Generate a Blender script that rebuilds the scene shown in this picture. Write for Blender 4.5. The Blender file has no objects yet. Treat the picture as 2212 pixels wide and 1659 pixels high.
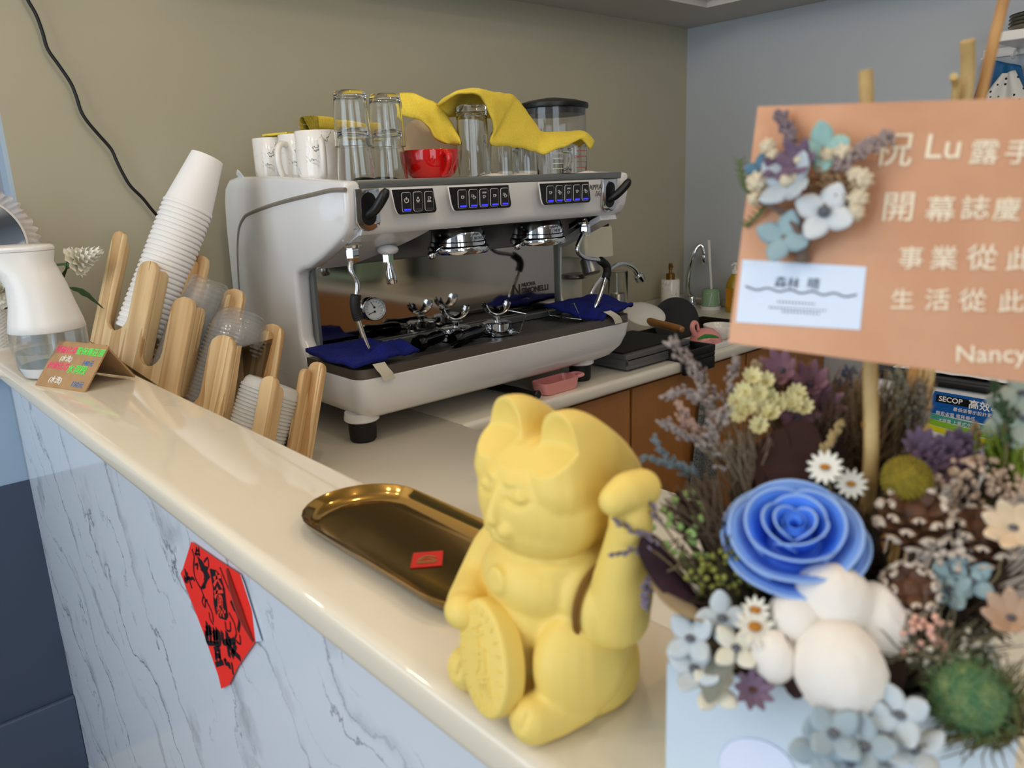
import bpy, bmesh, math, random
from mathutils import Vector as V, Matrix as MX, noise as NZ
PI = math.pi
sc = bpy.context.scene
COL = sc.collection

# ------------------------------------------------------------------ camera
F_PX, CX, CY = 1689.75, 1106.0, 829.5
CAM = V((0.0, 0.0, 0.47))
RIGHT = V((0.74199618, -0.66932536, -0.0380162))
DOWN = V((-0.19423288, -0.16035473, -0.96776027))
FWD = V((0.64165041, 0.72545843, -0.24898759))
cam_data = bpy.data.cameras.new('camera')
cam = bpy.data.objects.new('camera', cam_data)
COL.objects.link(cam)
UPV, BACK = -DOWN, -FWD
cam.matrix_world = MX(((RIGHT.x, UPV.x, BACK.x, CAM.x), (RIGHT.y, UPV.y, BACK.y, CAM.y),
                       (RIGHT.z, UPV.z, BACK.z, CAM.z), (0, 0, 0, 1)))
cam_data.sensor_fit = 'HORIZONTAL'
cam_data.sensor_width = 36.0
cam_data.lens = 36.0 * F_PX / 2212.0
cam_data.clip_start = 0.02
cam_data.dof.use_dof = True
cam_data.dof.focus_distance = 1.45
cam_data.dof.aperture_fstop = 10.5
sc.camera = cam
sc.view_settings.view_transform = 'Standard'
sc.view_settings.look = 'None'
sc.view_settings.gamma = 1.0
sc.view_settings.use_curve_mapping = False
sc.view_settings.exposure = 0.15
sc.cycles.use_denoising = True
sc.cycles.max_bounces = 14
sc.cycles.transmission_bounces = 14
sc.cycles.transparent_max_bounces = 96
sc.cycles.glossy_bounces = 6
sc.cycles.caustics_reflective = False
sc.cycles.caustics_refractive = False
sc.cycles.sample_clamp_indirect = 4.0

def lin(c):
    c = c / 255.0
    return c / 12.92 if c <= 0.04045 else ((c + 0.055) / 1.055) ** 2.4
def rgb(r, g, b, a=1.0): return (lin(r), lin(g), lin(b), a)

# ------------------------------------------------------------------ sky and lights
world = bpy.data.worlds.new('sky')
sc.world = world
world.use_nodes = True
wb = world.node_tree.nodes['Background']
wb.inputs[0].default_value = (0.62, 0.72, 0.86, 1)
wb.inputs[1].default_value = 0.30
def area(name, loc, target, sx, sy, power, color, spread=PI):
    d = bpy.data.lights.new(name, 'AREA')
    d.shape = 'RECTANGLE'; d.size = sx; d.size_y = sy; d.energy = power; d.color = color; d.spread = spread
    o = bpy.data.objects.new(name, d); COL.objects.link(o)
    o.location = loc
    o.rotation_euler = (V(target) - V(loc)).to_track_quat('-Z', 'Y').to_euler()
    return o
def spot_lamp(name, loc, power, color, radius=0.05):
    d = bpy.data.lights.new(name, 'POINT'); d.energy = power; d.color = color; d.shadow_soft_size = radius
    o = bpy.data.objects.new(name, d); COL.objects.link(o); o.location = loc
    return o
# daylight through the shop windows on the guests' side
area('window_daylight', (-2.05, 0.9, 0.70), (0.3, 0.9, 0.25), 1.7, 1.9, 34, (0.74, 0.87, 1.0))
area('door_daylight', (-0.9, -2.30, 0.70), (0.3, 0.6, 0.2), 1.6, 1.9, 26, (0.78, 0.89, 1.0))
# warm ceiling lamps; final pair added to brighten back wall and service side
for k, (lx, ly, lp) in enumerate([(0.55, 0.75, 5.0), (1.15, 0.15, 5.0), (0.2, -0.4, 4.0), (-0.6, 0.6, 4.0), (-0.75, 1.05, 6.0), (0.85, -1.2, 5.0)]):
    spot_lamp('ceiling_bulb_and_fill', (lx, ly, 1.30), lp, (1.0, 0.80, 0.56), 0.04)

# ------------------------------------------------------------------ materials
MATS = {}
def M(name, col, rough=0.5, metal=0.0, trans=0.0, ior=1.45, coat=0.0, sheen=0.0, bump=None, emit=0.0, alpha=1.0, spec=0.5, var=None, sss=0.0):
    if name in MATS: return MATS[name]
    m = bpy.data.materials.new(name); m.use_nodes = True
    nt = m.node_tree; p = nt.nodes['Principled BSDF']
    c = rgb(*col)
    p.inputs['Base Color'].default_value = c
    p.inputs['Roughness'].default_value = rough
    p.inputs['Metallic'].default_value = metal
    p.inputs['Transmission Weight'].default_value = trans
    p.inputs['IOR'].default_value = ior
    p.inputs['Coat Weight'].default_value = coat
    p.inputs['Sheen Weight'].default_value = sheen
    p.inputs['Specular IOR Level'].default_value = spec
    p.inputs['Alpha'].default_value = alpha
    if sss:
        p.inputs['Subsurface Weight'].default_value = sss
        p.inputs['Subsurface Radius'].default_value = (0.01, 0.008, 0.005)
    if emit:
        p.inputs['Emission Color'].default_value = c
        p.inputs['Emission Strength'].default_value = emit
    if var or bump:
        tc = nt.nodes.new('ShaderNodeTexCoord')
    if var:      # (scale, second colour)
        n = nt.nodes.new('ShaderNodeTexNoise'); n.inputs['Scale'].default_value = var[0]; n.inputs['Detail'].default_value = 4
        nt.links.new(tc.outputs['Object'], n.inputs['Vector'])
        r = nt.nodes.new('ShaderNodeValToRGB')
        r.color_ramp.elements[0].position = 0.35; r.color_ramp.elements[1].position = 0.65
        r.color_ramp.elements[0].color = c; r.color_ramp.elements[1].color = rgb(*var[1])
        nt.links.new(n.outputs['Fac'], r.inputs['Fac']); nt.links.new(r.outputs['Color'], p.inputs['Base Color'])
    if bump:     # (scale, strength, distance)
        n = nt.nodes.new('ShaderNodeTexNoise'); n.inputs['Scale'].default_value = bump[0]; n.inputs['Detail'].default_value = 3
        nt.links.new(tc.outputs['Object'], n.inputs['Vector'])
        b = nt.nodes.new('ShaderNodeBump'); b.inputs['Strength'].default_value = bump[1]
        b.inputs['Distance'].default_value = bump[2] if len(bump) > 2 else 0.002
        nt.links.new(n.outputs['Fac'], b.inputs['Height']); nt.links.new(b.outputs['Normal'], p.inputs['Normal'])
    MATS[name] = m
    return m

def math_node(nt, op, a, b=None, clamp=False):
    n = nt.nodes.new('ShaderNodeMath'); n.operation = op; n.use_clamp = clamp
    for i, x in enumerate((a, b)):
        if x is None: continue
        if isinstance(x, (int, float)): n.inputs[i].default_value = x
        else: nt.links.new(x, n.inputs[i])
    return n.outputs[0]

def marble(name, base, vein, scale, stretch, rot, width=0.02, rough=0.12, strength=0.8, mask=0.5, soft=None):
    m = bpy.data.materials.new(name); m.use_nodes = True
    nt = m.node_tree; p = nt.nodes['Principled BSDF']
    tc = nt.nodes.new('ShaderNodeTexCoord'); mp = nt.nodes.new('ShaderNodeMapping')
    mp.vector_type = 'TEXTURE'
    nt.links.new(tc.outputs['Object'], mp.inputs['Vector'])
    mp.inputs['Rotation'].default_value = rot; mp.inputs['Scale'].default_value = stretch
    def veins(sc_, w, off):
        n = nt.nodes.new('ShaderNodeTexNoise'); n.inputs['Scale'].default_value = sc_; n.inputs['Detail'].default_value = 7
        n.inputs['Roughness'].default_value = 0.58; n.inputs['Distortion'].default_value = 0.35
        ad = nt.nodes.new('ShaderNodeVectorMath'); ad.operation = 'ADD'; ad.inputs[1].default_value = (off, off * 2, off * 3)
        nt.links.new(mp.outputs['Vector'], ad.inputs[0]); nt.links.new(ad.outputs[0], n.inputs['Vector'])
        d = math_node(nt, 'ABSOLUTE', math_node(nt, 'SUBTRACT', n.outputs['Fac'], 0.5))
        return math_node(nt, 'SUBTRACT', 1.0, math_node(nt, 'DIVIDE', d, w), True)
    v1 = veins(scale, width, 3.1)
    v2 = veins(scale * 2.3, width * 0.8, 11.7)
    mk = nt.nodes.new('ShaderNodeTexNoise'); mk.inputs['Scale'].default_value = scale * 1.1; mk.inputs['Detail'].default_value = 2
    nt.links.new(mp.outputs['Vector'], mk.inputs['Vector'])
    mask_v = math_node(nt, 'MULTIPLY', math_node(nt, 'SUBTRACT', mk.outputs['Fac'], mask), 6.0, True)
    tot = math_node(nt, 'MULTIPLY', v1, mask_v)
    tot = math_node(nt, 'MAXIMUM', tot, math_node(nt, 'MULTIPLY', math_node(nt, 'MULTIPLY', v2, mask_v), 0.45))
    if soft:     # broad grey clouds beside the veins
        w = veins(scale, width * soft[0], 3.1)
        tot = math_node(nt, 'MAXIMUM', tot, math_node(nt, 'MULTIPLY', math_node(nt, 'MULTIPLY', w, mask_v), soft[1]))
    tot = math_node(nt, 'MULTIPLY', tot, strength, True)
    mx = nt.nodes.new('ShaderNodeMix'); mx.data_type = 'RGBA'
    mx.inputs['A'].default_value = rgb(*base); mx.inputs['B'].default_value = rgb(*vein)
    nt.links.new(tot, mx.inputs['Factor']); nt.links.new(mx.outputs['Result'], p.inputs['Base Color'])
    p.inputs['Roughness'].default_value = rough
    MATS[name] = m
    return m

def wood(name, c1, c2, scale, axis='X', rough=0.45, dist=3.0, stretch=0.12, bands=True):
    m = bpy.data.materials.new(name); m.use_nodes = True
    nt = m.node_tree; p = nt.nodes['Principled BSDF']
    tc = nt.nodes.new('ShaderNodeTexCoord'); mp = nt.nodes.new('ShaderNodeMapping')
    nt.links.new(tc.outputs['Object'], mp.inputs['Vector'])
    s = [1, 1, 1]; s['XYZ'.index(axis)] = stretch
    mp.inputs['Scale'].default_value = s
    w = nt.nodes.new('ShaderNodeTexNoise'); w.inputs['Scale'].default_value = scale; w.inputs['Detail'].default_value = 3
    w.inputs['Distortion'].default_value = dist * 0.1
    nt.links.new(mp.outputs['Vector'], w.inputs['Vector'])
    f = w.outputs['Fac']
    if bands:
        f = math_node(nt, 'FRACT', math_node(nt, 'MULTIPLY', f, dist * 2.2))
    fine = nt.nodes.new('ShaderNodeTexNoise'); fine.inputs['Scale'].default_value = scale * 9; fine.inputs['Detail'].default_value = 2
    nt.links.new(mp.outputs['Vector'], fine.inputs['Vector'])
    f = math_node(nt, 'ADD', math_node(nt, 'MULTIPLY', f, 0.75), math_node(nt, 'MULTIPLY', fine.outputs['Fac'], 0.35))
    r = nt.nodes.new('ShaderNodeValToRGB')
    r.color_ramp.elements[0].color = rgb(*c1); r.color_ramp.elements[1].color = rgb(*c2)
    r.color_ramp.elements[0].position = 0.25; r.color_ramp.elements[1].position = 0.95
    nt.links.new(f, r.inputs['Fac']); nt.links.new(r.outputs['Color'], p.inputs['Base Color'])
    p.inputs['Roughness'].default_value = rough
    MATS[name] = m
    return m

# ------------------------------------------------------------------ mesh helpers
def new(): return bmesh.new()
def T(x=0, y=0, z=0): return MX.Translation((x, y, z))
def RX(a): return MX.Rotation(a, 4, 'X')
def RY(a): return MX.Rotation(a, 4, 'Y')
def RZ(a): return MX.Rotation(a, 4, 'Z')
def frame(o, x, y):           # matrix with given local x and (roughly) local y axes
    x = V(x).normalized(); z = x.cross(V(y)).normalized(); y = z.cross(x)
    o = V(o)
    return MX(((x.x, y.x, z.x, o.x), (x.y, y.y, z.y, o.y), (x.z, y.z, z.z, o.z), (0, 0, 0, 1)))
def aim(o, z, hint=(0, 0, 1)):  # local z along z
    z = V(z).normalized(); h = V(hint)
    if abs(z.dot(h)) > 0.98: h = V((1, 0, 0))
    x = h.cross(z).normalized(); y = z.cross(x); o = V(o)
    return MX(((x.x, y.x, z.x, o.x), (x.y, y.y, z.y, o.y), (x.z, y.z, z.z, o.z), (0, 0, 0, 1)))
def add(bm, src, Mt=None, mi=0):
    if Mt is not None: bmesh.ops.transform(src, matrix=Mt, verts=src.verts)
    mp = {v: bm.verts.new(v.co) for v in src.verts}
    for f in src.faces:
        try:
            g = bm.faces.new([mp[v] for v in f.verts]); g.material_index = mi
        except ValueError: pass
    src.free()
    return bm
def box(bm, lo, hi, bev=0.0, seg=2, Mt=None, mi=0):
    b = new(); bmesh.ops.create_cube(b, size=1)
    for v in b.verts:
        v.co = V([lo[i] + (v.co[i] + 0.5) * (hi[i] - lo[i]) for i in range(3)])
    if bev: bmesh.ops.bevel(b, geom=b.edges[:], offset=bev, segments=seg, profile=0.5, affect='EDGES', clamp_overlap=True)
    return add(bm, b, Mt, mi)
def lathe(bm, prof, n=32, Mt=None, mi=0, arc=2 * PI, start=0.0):
    b = new(); full = arc > 2 * PI - 1e-4; rings = []
    cnt = n if full else n + 1
    for r, z in prof:
        if r < 1e-6: rings.append([b.verts.new((0, 0, z))])
        else: rings.append([b.verts.new((r * math.cos(start + arc * i / n), r * math.sin(start + arc * i / n), z)) for i in range(cnt)])
    for a, c in zip(rings, rings[1:]):
        for i in range(n):
            j = (i + 1) % cnt
            try:
                if len(a) == 1 and len(c) == 1: continue
                if len(a) == 1: b.faces.new((a[0], c[i], c[j]))
                elif len(c) == 1: b.faces.new((a[i], a[j], c[0]))
                else: b.faces.new((a[i], a[j], c[j], c[i]))
            except ValueError: pass
    bmesh.ops.recalc_face_normals(b, faces=b.faces)
    return add(bm, b, Mt, mi)
def cr(pts, n=6, closed=False):   # Catmull-Rom resampling
    P = [V(p) for p in pts]; out = []
    m = len(P)
    rng = range(m if closed else m - 1)
    for i in rng:
        if closed: a, b, c, d = P[(i - 1) % m], P[i], P[(i + 1) % m], P[(i + 2) % m]
        else: a, b, c, d = P[max(i - 1, 0)], P[i], P[i + 1], P[min(i + 2, m - 1)]
        for k in range(n):
            t = k / n
            out.append(0.5 * ((2 * b) + (c - a) * t + (2 * a - 5 * b + 4 * c - d) * t * t + (3 * b - a - 3 * c + d) * t ** 3))
    if not closed: out.append(P[-1])
    return out
def tube(bm, pts, r, n=10, closed=False, caps=True, Mt=None, mi=0, flat=1.0):
    P = [V(p) for p in pts]; m = len(P)
    rad = r if isinstance(r, (list, tuple)) else [r] * m
    if len(rad) != m: rad = [rad[0] + (rad[-1] - rad[0]) * i / (m - 1) for i in range(m)] if len(rad) == 2 else \
        [rad[min(int(i * (len(rad) - 1) / (m - 1)), len(rad) - 2)] * (1 - (i * (len(rad) - 1) / (m - 1) - min(int(i * (len(rad) - 1) / (m - 1)), len(rad) - 2))) + rad[min(int(i * (len(rad) - 1) / (m - 1)), len(rad) - 2) + 1] * (i * (len(rad) - 1) / (m - 1) - min(int(i * (len(rad) - 1) / (m - 1)), len(rad) - 2)) for i in range(m)]
    b = new(); rings = []
    def tan(i):
        if closed: t = P[(i + 1) % m] - P[(i - 1) % m]
        else: t = P[min(i + 1, m - 1)] - P[max(i - 1, 0)]
        return t.normalized() if t.length > 1e-9 else V((0, 0, 1))
    t0 = tan(0); u = t0.orthogonal().normalized()
    for i in range(m):
        t = tan(i)
        u = u - t * u.dot(t)
        u = u.normalized() if u.length > 1e-6 else t.orthogonal().normalized()
        w = t.cross(u)
        rings.append([b.verts.new(P[i] + (u * math.cos(2 * PI * k / n) + w * math.sin(2 * PI * k / n) * flat) * rad[i]) for k in range(n)])
    for i in range(m if closed else m - 1):
        a, c = rings[i], rings[(i + 1) % m]
        sh = 0
        if closed and i == m - 1:
            sh = min(range(n), key=lambda s: (a[0].co - c[s].co).length)
        for k in range(n):
            try: b.faces.new((a[k], a[(k + 1) % n], c[(k + 1 + sh) % n], c[(k + sh) % n]))
            except ValueError: pass
    if caps and not closed:
        try: b.faces.new(rings[0][::-1]); b.faces.new(rings[-1])
        except ValueError: pass
    bmesh.ops.recalc_face_normals(b, faces=b.faces)
    return add(bm, b, Mt, mi)
def prism(bm, pts, th, Mt=None, bev=0.0, seg=2, mi=0, all_edges=False):  # outline in local xy, extruded along z 0..th
    b = new()
    lo = [b.verts.new((p[0], p[1], 0)) for p in pts]
    f = b.faces.new(lo)
    r = bmesh.ops.extrude_face_region(b, geom=[f])
    for v in r['geom']:
        if isinstance(v, bmesh.types.BMVert): v.co.z += th
    bmesh.ops.recalc_face_normals(b, faces=b.faces)
    if bev:
        es = [e for e in b.edges if all_edges or abs(e.verts[0].co.z - e.verts[1].co.z) < 1e-9]
        bmesh.ops.bevel(b, geom=es, offset=bev, segments=seg, profile=0.5, affect='EDGES', clamp_overlap=True)
    return add(bm, b, Mt, mi)
def rrect(w, h, r, n=5, cx=0, cy=0):   # rounded rectangle outline
    r = min(r, w / 2 - 1e-5, h / 2 - 1e-5); out = []
    for sx, sy, a0 in ((1, 1, 0), (-1, 1, PI / 2), (-1, -1, PI), (1, -1, 1.5 * PI)):
        for k in range(n + 1):
            a = a0 + PI / 2 * k / n
            out.append((cx + sx * (w / 2 - r) + r * math.cos(a), cy + sy * (h / 2 - r) + r * math.sin(a)))
    return out
def ball(bm, c, r, n=16, m=10, Mt=None, mi=0, rot=None):
    b = new(); bmesh.ops.create_uvsphere(b, u_segments=n, v_segments=m, radius=1)
    rr = r if isinstance(r, (list, tuple)) else (r, r, r)
    S = MX.Diagonal((rr[0], rr[1], rr[2], 1))
    X = T(*c) @ (rot if rot is not None else MX.Identity(4)) @ S
    if Mt is not None: X = Mt @ X
    return add(bm, b, X, mi)
def ico(bm, c, r, sub=1, mi=0, Mt=None):
    b = new(); bmesh.ops.create_icosphere(b, subdivisions=sub, radius=1)
    rr = r if isinstance(r, (list, tuple)) else (r, r, r)
    X = T(*c) @ (Mt if Mt is not None else MX.Identity(4)) @ MX.Diagonal((rr[0], rr[1], rr[2], 1))
    return add(bm, b, X, mi)
def grid(bm, fn, nu, nv, th=0.0, closed_u=False, mi=0, Mt=None):   # fn(u, v) -> point ; optional thickness
    b = new()
    cu = nu if closed_u else nu + 1
    R = [[b.verts.new(fn(i / nu, j / nv)) for j in range(nv + 1)] for i in range(cu)]
    for i in range(nu):
        for j in range(nv):
            try: b.faces.new((R[i][j], R[(i + 1) % cu][j], R[(i + 1) % cu][j + 1], R[i][j + 1]))
            except ValueError: pass
    if th:
        b.normal_update()
        bmesh.ops.solidify(b, geom=b.faces[:], thickness=th)
    return add(bm, b, Mt, mi)
def loft(bm, rings, cap=True, Mt=None, mi=0):
    b = new(); R = [[b.verts.new(p) for p in r] for r in rings]; n = len(R[0])
    for a, c in zip(R, R[1:]):
        for k in range(n): b.faces.new((a[k], a[(k + 1) % n], c[(k + 1) % n], c[k]))
    if cap: b.faces.new(R[0][::-1]); b.faces.new(R[-1])
    bmesh.ops.recalc_face_normals(b, faces=b.faces)
    return add(bm, b, Mt, mi)

def props(o, label=None, cat=None, group=None, kind=None):
    if label: o['label'] = label
    if cat: o['category'] = cat
    if group: o['group'] = group
    if kind: o['kind'] = kind
    return o
def obj(name, bm, mat, parent=None, label=None, cat=None, group=None, kind=None, smooth=True, ang=35, sub=0, loc=None, mtx=None):
    me = bpy.data.meshes.new(name)
    bm.to_mesh(me); bm.free()
    for m in (mat if isinstance(mat, (list, tuple)) else [mat]): me.materials.append(m)
    if smooth:
        me.polygons.foreach_set('use_smooth', [True] * len(me.polygons))
        if ang < 180: me.set_sharp_from_angle(angle=math.radians(ang))
    o = bpy.data.objects.new(name, me); COL.objects.link(o)
    if parent is not None: o.parent = parent
    if loc is not None: o.location = loc
    if mtx is not None: o.matrix_local = mtx
    if sub:
        s = o.modifiers.new('smooth', 'SUBSURF'); s.levels = sub; s.render_levels = sub
    return props(o, label, cat, group, kind)
def thing(name, label, cat, loc=(0, 0, 0), rz=0.0, group=None, mtx=None):
    o = bpy.data.objects.new(name, None); COL.objects.link(o)
    o.empty_display_size = 0.02
    if mtx is not None: o.matrix_world = mtx
    else: o.location = loc; o.rotation_euler = (0, 0, rz)
    return props(o, label, cat, group)
def dup(o, loc=None, rz=None, label=None, group=None, mtx=None):
    r = o.copy(); COL.objects.link(r)
    if mtx is not None: r.matrix_world = mtx
    else:
        if loc is not None: r.location = loc
        if rz is not None: r.rotation_euler = (0, 0, rz)
    if label: r['label'] = label
    if group: r['group'] = group
    for ch in [c for c in COL.objects if c.parent == o]:
        c = ch.copy(); COL.objects.link(c); c.parent = r
        for g in [x for x in COL.objects if x.parent == ch]:
            d = g.copy(); COL.objects.link(d); d.parent = c
    return r
def text(bm, s, size, Mt, th=0.0006, mi=0, align='LEFT', shear=0.0, bold=0.0):
    cu = bpy.data.curves.new('text', 'FONT'); cu.body = s; cu.size = size; cu.extrude = th / 2
    cu.align_x = align; cu.shear = shear; cu.offset = bold; cu.resolution_u = 3
    o = bpy.data.objects.new('text', cu); COL.objects.link(o)
    dg = bpy.context.evaluated_depsgraph_get(); dg.update()
    me = bpy.data.meshes.new_from_object(o.evaluated_get(dg))
    b = new(); b.from_mesh(me)
    bpy.data.objects.remove(o); bpy.data.curves.remove(cu); bpy.data.meshes.remove(me)
    return add(bm, b, Mt, mi)
def strokes(bm, lines, w, Mt, th=0.0005, mi=0):   # hand-drawn strokes in local xy, as flat ribbons
    for ln in lines:
        pts = cr([(p[0], p[1], 0) for p in ln], 4) if len(ln) > 2 else [V((p[0], p[1], 0)) for p in ln]
        b = new(); L, Rr = [], []
        for i, p in enumerate(pts):
            t = (pts[min(i + 1, len(pts) - 1)] - pts[max(i - 1, 0)])
            t = t.normalized() if t.length > 1e-9 else V((1, 0, 0))
            nrm = V((-t.y, t.x, 0)) * w / 2
            e = t * (w * 0.3) * (-1 if i == 0 else (1 if i == len(pts) - 1 else 0))
            L.append(b.verts.new(p + nrm + e)); Rr.append(b.verts.new(p - nrm + e))
        for i in range(len(pts) - 1):
            b.faces.new((Rr[i], Rr[i + 1], L[i + 1], L[i]))
        ex = bmesh.ops.extrude_face_region(b, geom=b.faces[:])
        for v in ex['geom']:
            if isinstance(v, bmesh.types.BMVert): v.co.z += th
        bmesh.ops.recalc_face_normals(b, faces=b.faces)
        add(bm, b, Mt, mi)
    return bm
def at(px, py, axis, val):      # the point of the plane (axis = val) seen at a place of the 2212 x 1659 frame
    d = RIGHT * (px - CX) + DOWN * (py - CY) + FWD * F_PX
    return CAM + d * ((val - CAM[axis]) / d[axis])
def deep(px, py, d):            # the point d metres into the scene along the camera's axis
    return CAM + (RIGHT * (px - CX) + DOWN * (py - CY) + FWD * F_PX) * (d / F_PX)
rnd = random.Random(7)
# ------------------------------------------------------------------ shared materials
WHITE_PL = M('white_plastic', (232, 230, 226), 0.28)
BLACK_PL = M('black_plastic', (14, 14, 15), 0.38)
BLACK_GL = M('black_gloss', (8, 8, 9), 0.10, coat=0.5)
RUBBER = M('black_rubber', (16, 16, 16), 0.6)
CHROME = M('chrome', (218, 222, 226), 0.06, 1.0)
STEEL = M('brushed_steel', (150, 148, 146), 0.30, 1.0)
DARKSTEEL = M('dark_steel', (96, 92, 90), 0.34, 1.0)
GLASS = M('clear_glass', (250, 252, 252), 0.02, trans=1.0, ior=1.46)
CLEARPET = M('clear_plastic', (246, 246, 246), 0.06, trans=0.96, ior=1.40)
PAPER = M('white_paper', (240, 238, 236), 0.75)
CERAMIC = M('white_ceramic', (236, 232, 224), 0.12, coat=0.3)
GOLD = M('gold_metal', (176, 142, 72), 0.16, 1.0)
BRASS = M('brass', (150, 112, 58), 0.35, 1.0)

# ------------------------------------------------------------------ thin clear plastic (single walls that let light straight through)
def thin(name, col, gloss=0.10, ior=1.4, alpha=0.93):
    m = bpy.data.materials.new(name); m.use_nodes = True; nt = m.node_tree
    out = nt.nodes['Material Output']; nt.nodes.remove(nt.nodes['Principled BSDF'])
    tr = nt.nodes.new('ShaderNodeBsdfTransparent'); tr.inputs[0].default_value = rgb(*col)
    gl = nt.nodes.new('ShaderNodeBsdfGlossy'); gl.inputs['Roughness'].default_value = gloss
    df = nt.nodes.new('ShaderNodeBsdfDiffuse'); df.inputs[0].default_value = (0.88, 0.88, 0.87, 1)
    lw = nt.nodes.new('ShaderNodeLayerWeight'); lw.inputs[0].default_value = 0.5
    fac = math_node(nt, 'ADD', math_node(nt, 'MULTIPLY', math_node(nt, 'POWER', lw.outputs['Facing'], 3.5), (ior - 1) * 1.5), 0.03, True)
    m1 = nt.nodes.new('ShaderNodeMixShader'); m1.inputs[0].default_value = 1 - alpha
    nt.links.new(tr.outputs[0], m1.inputs[1]); nt.links.new(df.outputs[0], m1.inputs[2])
    m2 = nt.nodes.new('ShaderNodeMixShader'); nt.links.new(fac, m2.inputs[0])
    nt.links.new(m1.outputs[0], m2.inputs[1]); nt.links.new(gl.outputs[0], m2.inputs[2])
    nt.links.new(m2.outputs[0], out.inputs['Surface'])
    MATS[name] = m; return m
THIN = thin('thin_clear_plastic', (250, 250, 250), 0.06, 1.35, 0.985)
FROST = thin('frosted_plastic', (250, 250, 248), 0.25, 1.3, 0.42)
LIDM = thin('lid_clear_plastic', (250, 250, 250), 0.08, 1.5, 0.925)

# ------------------------------------------------------------------ the room
ceil_m = M('ceiling_paint', (186, 184, 180), 0.6)
beige = M('beige_glossy_wall', (180, 174, 151), 0.30, coat=0.15)
bluegrey = M('blue_grey_paint', (184, 190, 196), 0.55)
navy = M('navy_paint', (62, 72, 90), 0.5)
floor_m = M('floor_tiles', (140, 128, 112), 0.4, var=(6, (120, 108, 94)))
def struct(name, bm, mat, label, parent=None):
    return obj(name, bm, mat, parent, label=label, kind='structure', cat=name.split('_')[0] if parent is None else None, smooth=False)
FZ, WZ, CZ = -0.88, 0.0, 0.975
b = new(); box(b, (0.33, 1.80, FZ), (2.55, 1.86, CZ + 0.6)); struct('wall_back', b, beige, 'beige glossy back wall behind the white espresso machine')
b = new(); box(b, (0.322, 1.80, FZ), (0.33, 1.86, CZ + 0.6)); struct('trim_1', b, M('end_face_daylit_blue', (176, 196, 214), 0.5), 'narrow light blue end face of the beige back wall')  # window daylight on this end face is put into its colour
b = new(); box(b, (2.49, -2.4, FZ), (2.55, 1.80, CZ + 0.6)); struct('wall_right', b, bluegrey, 'blue grey painted wall on the right behind the sink')
b = new(); box(b, (-2.2, 2.6, FZ), (0.322, 2.66, 1.8)); struct('wall_far', b, M('grey_paint', (176, 182, 188), 0.55), 'pale grey far wall behind the mirror at the left')
# lowered ceiling border and the raised white ceiling inside it
b = new(); box(b, (0.322, 1.55, CZ), (2.49, 1.80, CZ + 0.22)); box(b, (2.243, -2.4, CZ), (2.49, 1.55, CZ + 0.22))
struct('ceiling_border', b, ceil_m, 'lowered grey ceiling border along the back and right walls')
b = new(); box(b, (-2.2, 1.53, CZ + 0.02), (2.243, 1.55, CZ + 0.6)); box(b, (2.223, -2.4, CZ + 0.02), (2.243, 1.53, CZ + 0.6))
struct('trim_2', b, M('white_paint', (238, 236, 232), 0.5), 'white upright edge of the ceiling recess')
b = new(); box(b, (-2.2, -2.4, CZ + 0.6), (2.55, 2.66, CZ + 0.66)); struct('ceiling', b, M('white_ceiling', (214, 210, 204), 0.6), 'white raised ceiling')
b = new(); box(b, (-2.2, -2.4, -0.675), (0.21, 2.66, -0.615)); struct('floor', b, floor_m, 'brown floor on the guest side of the counter')
b = new(); box(b, (0.21, -2.4, FZ - 0.06), (2.55, 2.66, FZ)); struct('floor_service', b, floor_m, 'floor behind the counter')
# window wall far to the left and the shop front behind the camera
def window_wall(name, n, M4, w, h, sill, total_w, total_h):
    b = new(); x0 = -w / 2; x1 = w / 2
    box(b, (-total_w / 2, 0, 0), (x0, 0.06, total_h), Mt=M4.copy()); box(b, (x1, 0, 0), (total_w / 2, 0.06, total_h), Mt=M4.copy())
    box(b, (x0, 0, 0), (x1, 0.06, sill), Mt=M4.copy()); box(b, (x0, 0, sill + h), (x1, 0.06, total_h), Mt=M4.copy())
    struct(name, b, M('grey_paint', (176, 182, 188), 0.55), 'painted wall around the shop window ' + n)
    f = new()
    for xx in (x0, -0.02, x1 - 0.04): box(f, (xx, 0.005, sill), (xx + 0.04, 0.055, sill + h), Mt=M4.copy())
    for zz in (sill, sill + h - 0.04): box(f, (x0, 0.005, zz), (x1, 0.055, zz + 0.04), Mt=M4.copy())
    struct('window_' + n, f, M('window_frame', (60, 62, 66), 0.4), 'dark framed shop window ' + n)
window_wall('wall_left', '1', T(-2.26, 0.13, -0.615) @ RZ(PI / 2), 1.9, 1.9, 0.25, 5.06, 2.08)
window_wall('wall_front', '2', T(-0.9, -2.46, -0.615), 1.8, 1.9, 0.15, 2.6, 2.08)
b = new(); box(b, (0.4, -2.46, FZ), (2.55, -2.40, 1.6)); struct('wall_service', b, M('dark_wall', (120, 114, 106), 0.6), 'darker wall on the service side behind the photographer')

# low wall below the left leg of the bar
LY = 1.57
b = new(); box(b, (-2.2, LY, -0.012), (0.2245, LY + 0.08, 0.178)); struct('wall_partition', b, M('pale_blue_paint', (150, 172, 192), 0.5), 'low wall below the bar, pale blue above and navy below')
b = new(); box(b, (-2.2, LY - 0.002, -0.615), (0.2245, LY + 0.08, -0.012)); o = struct('wall_partition_lower', b, navy, 'navy lower half of the low wall at the left')
b = new(); box(b, (-2.2, LY - 0.012, -0.615), (0.2245, LY - 0.002, -0.453), 0.003); struct('baseboard_left', b, M('navy_base', (70, 80, 98), 0.45), 'navy baseboard along the low wall at the left')

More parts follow.
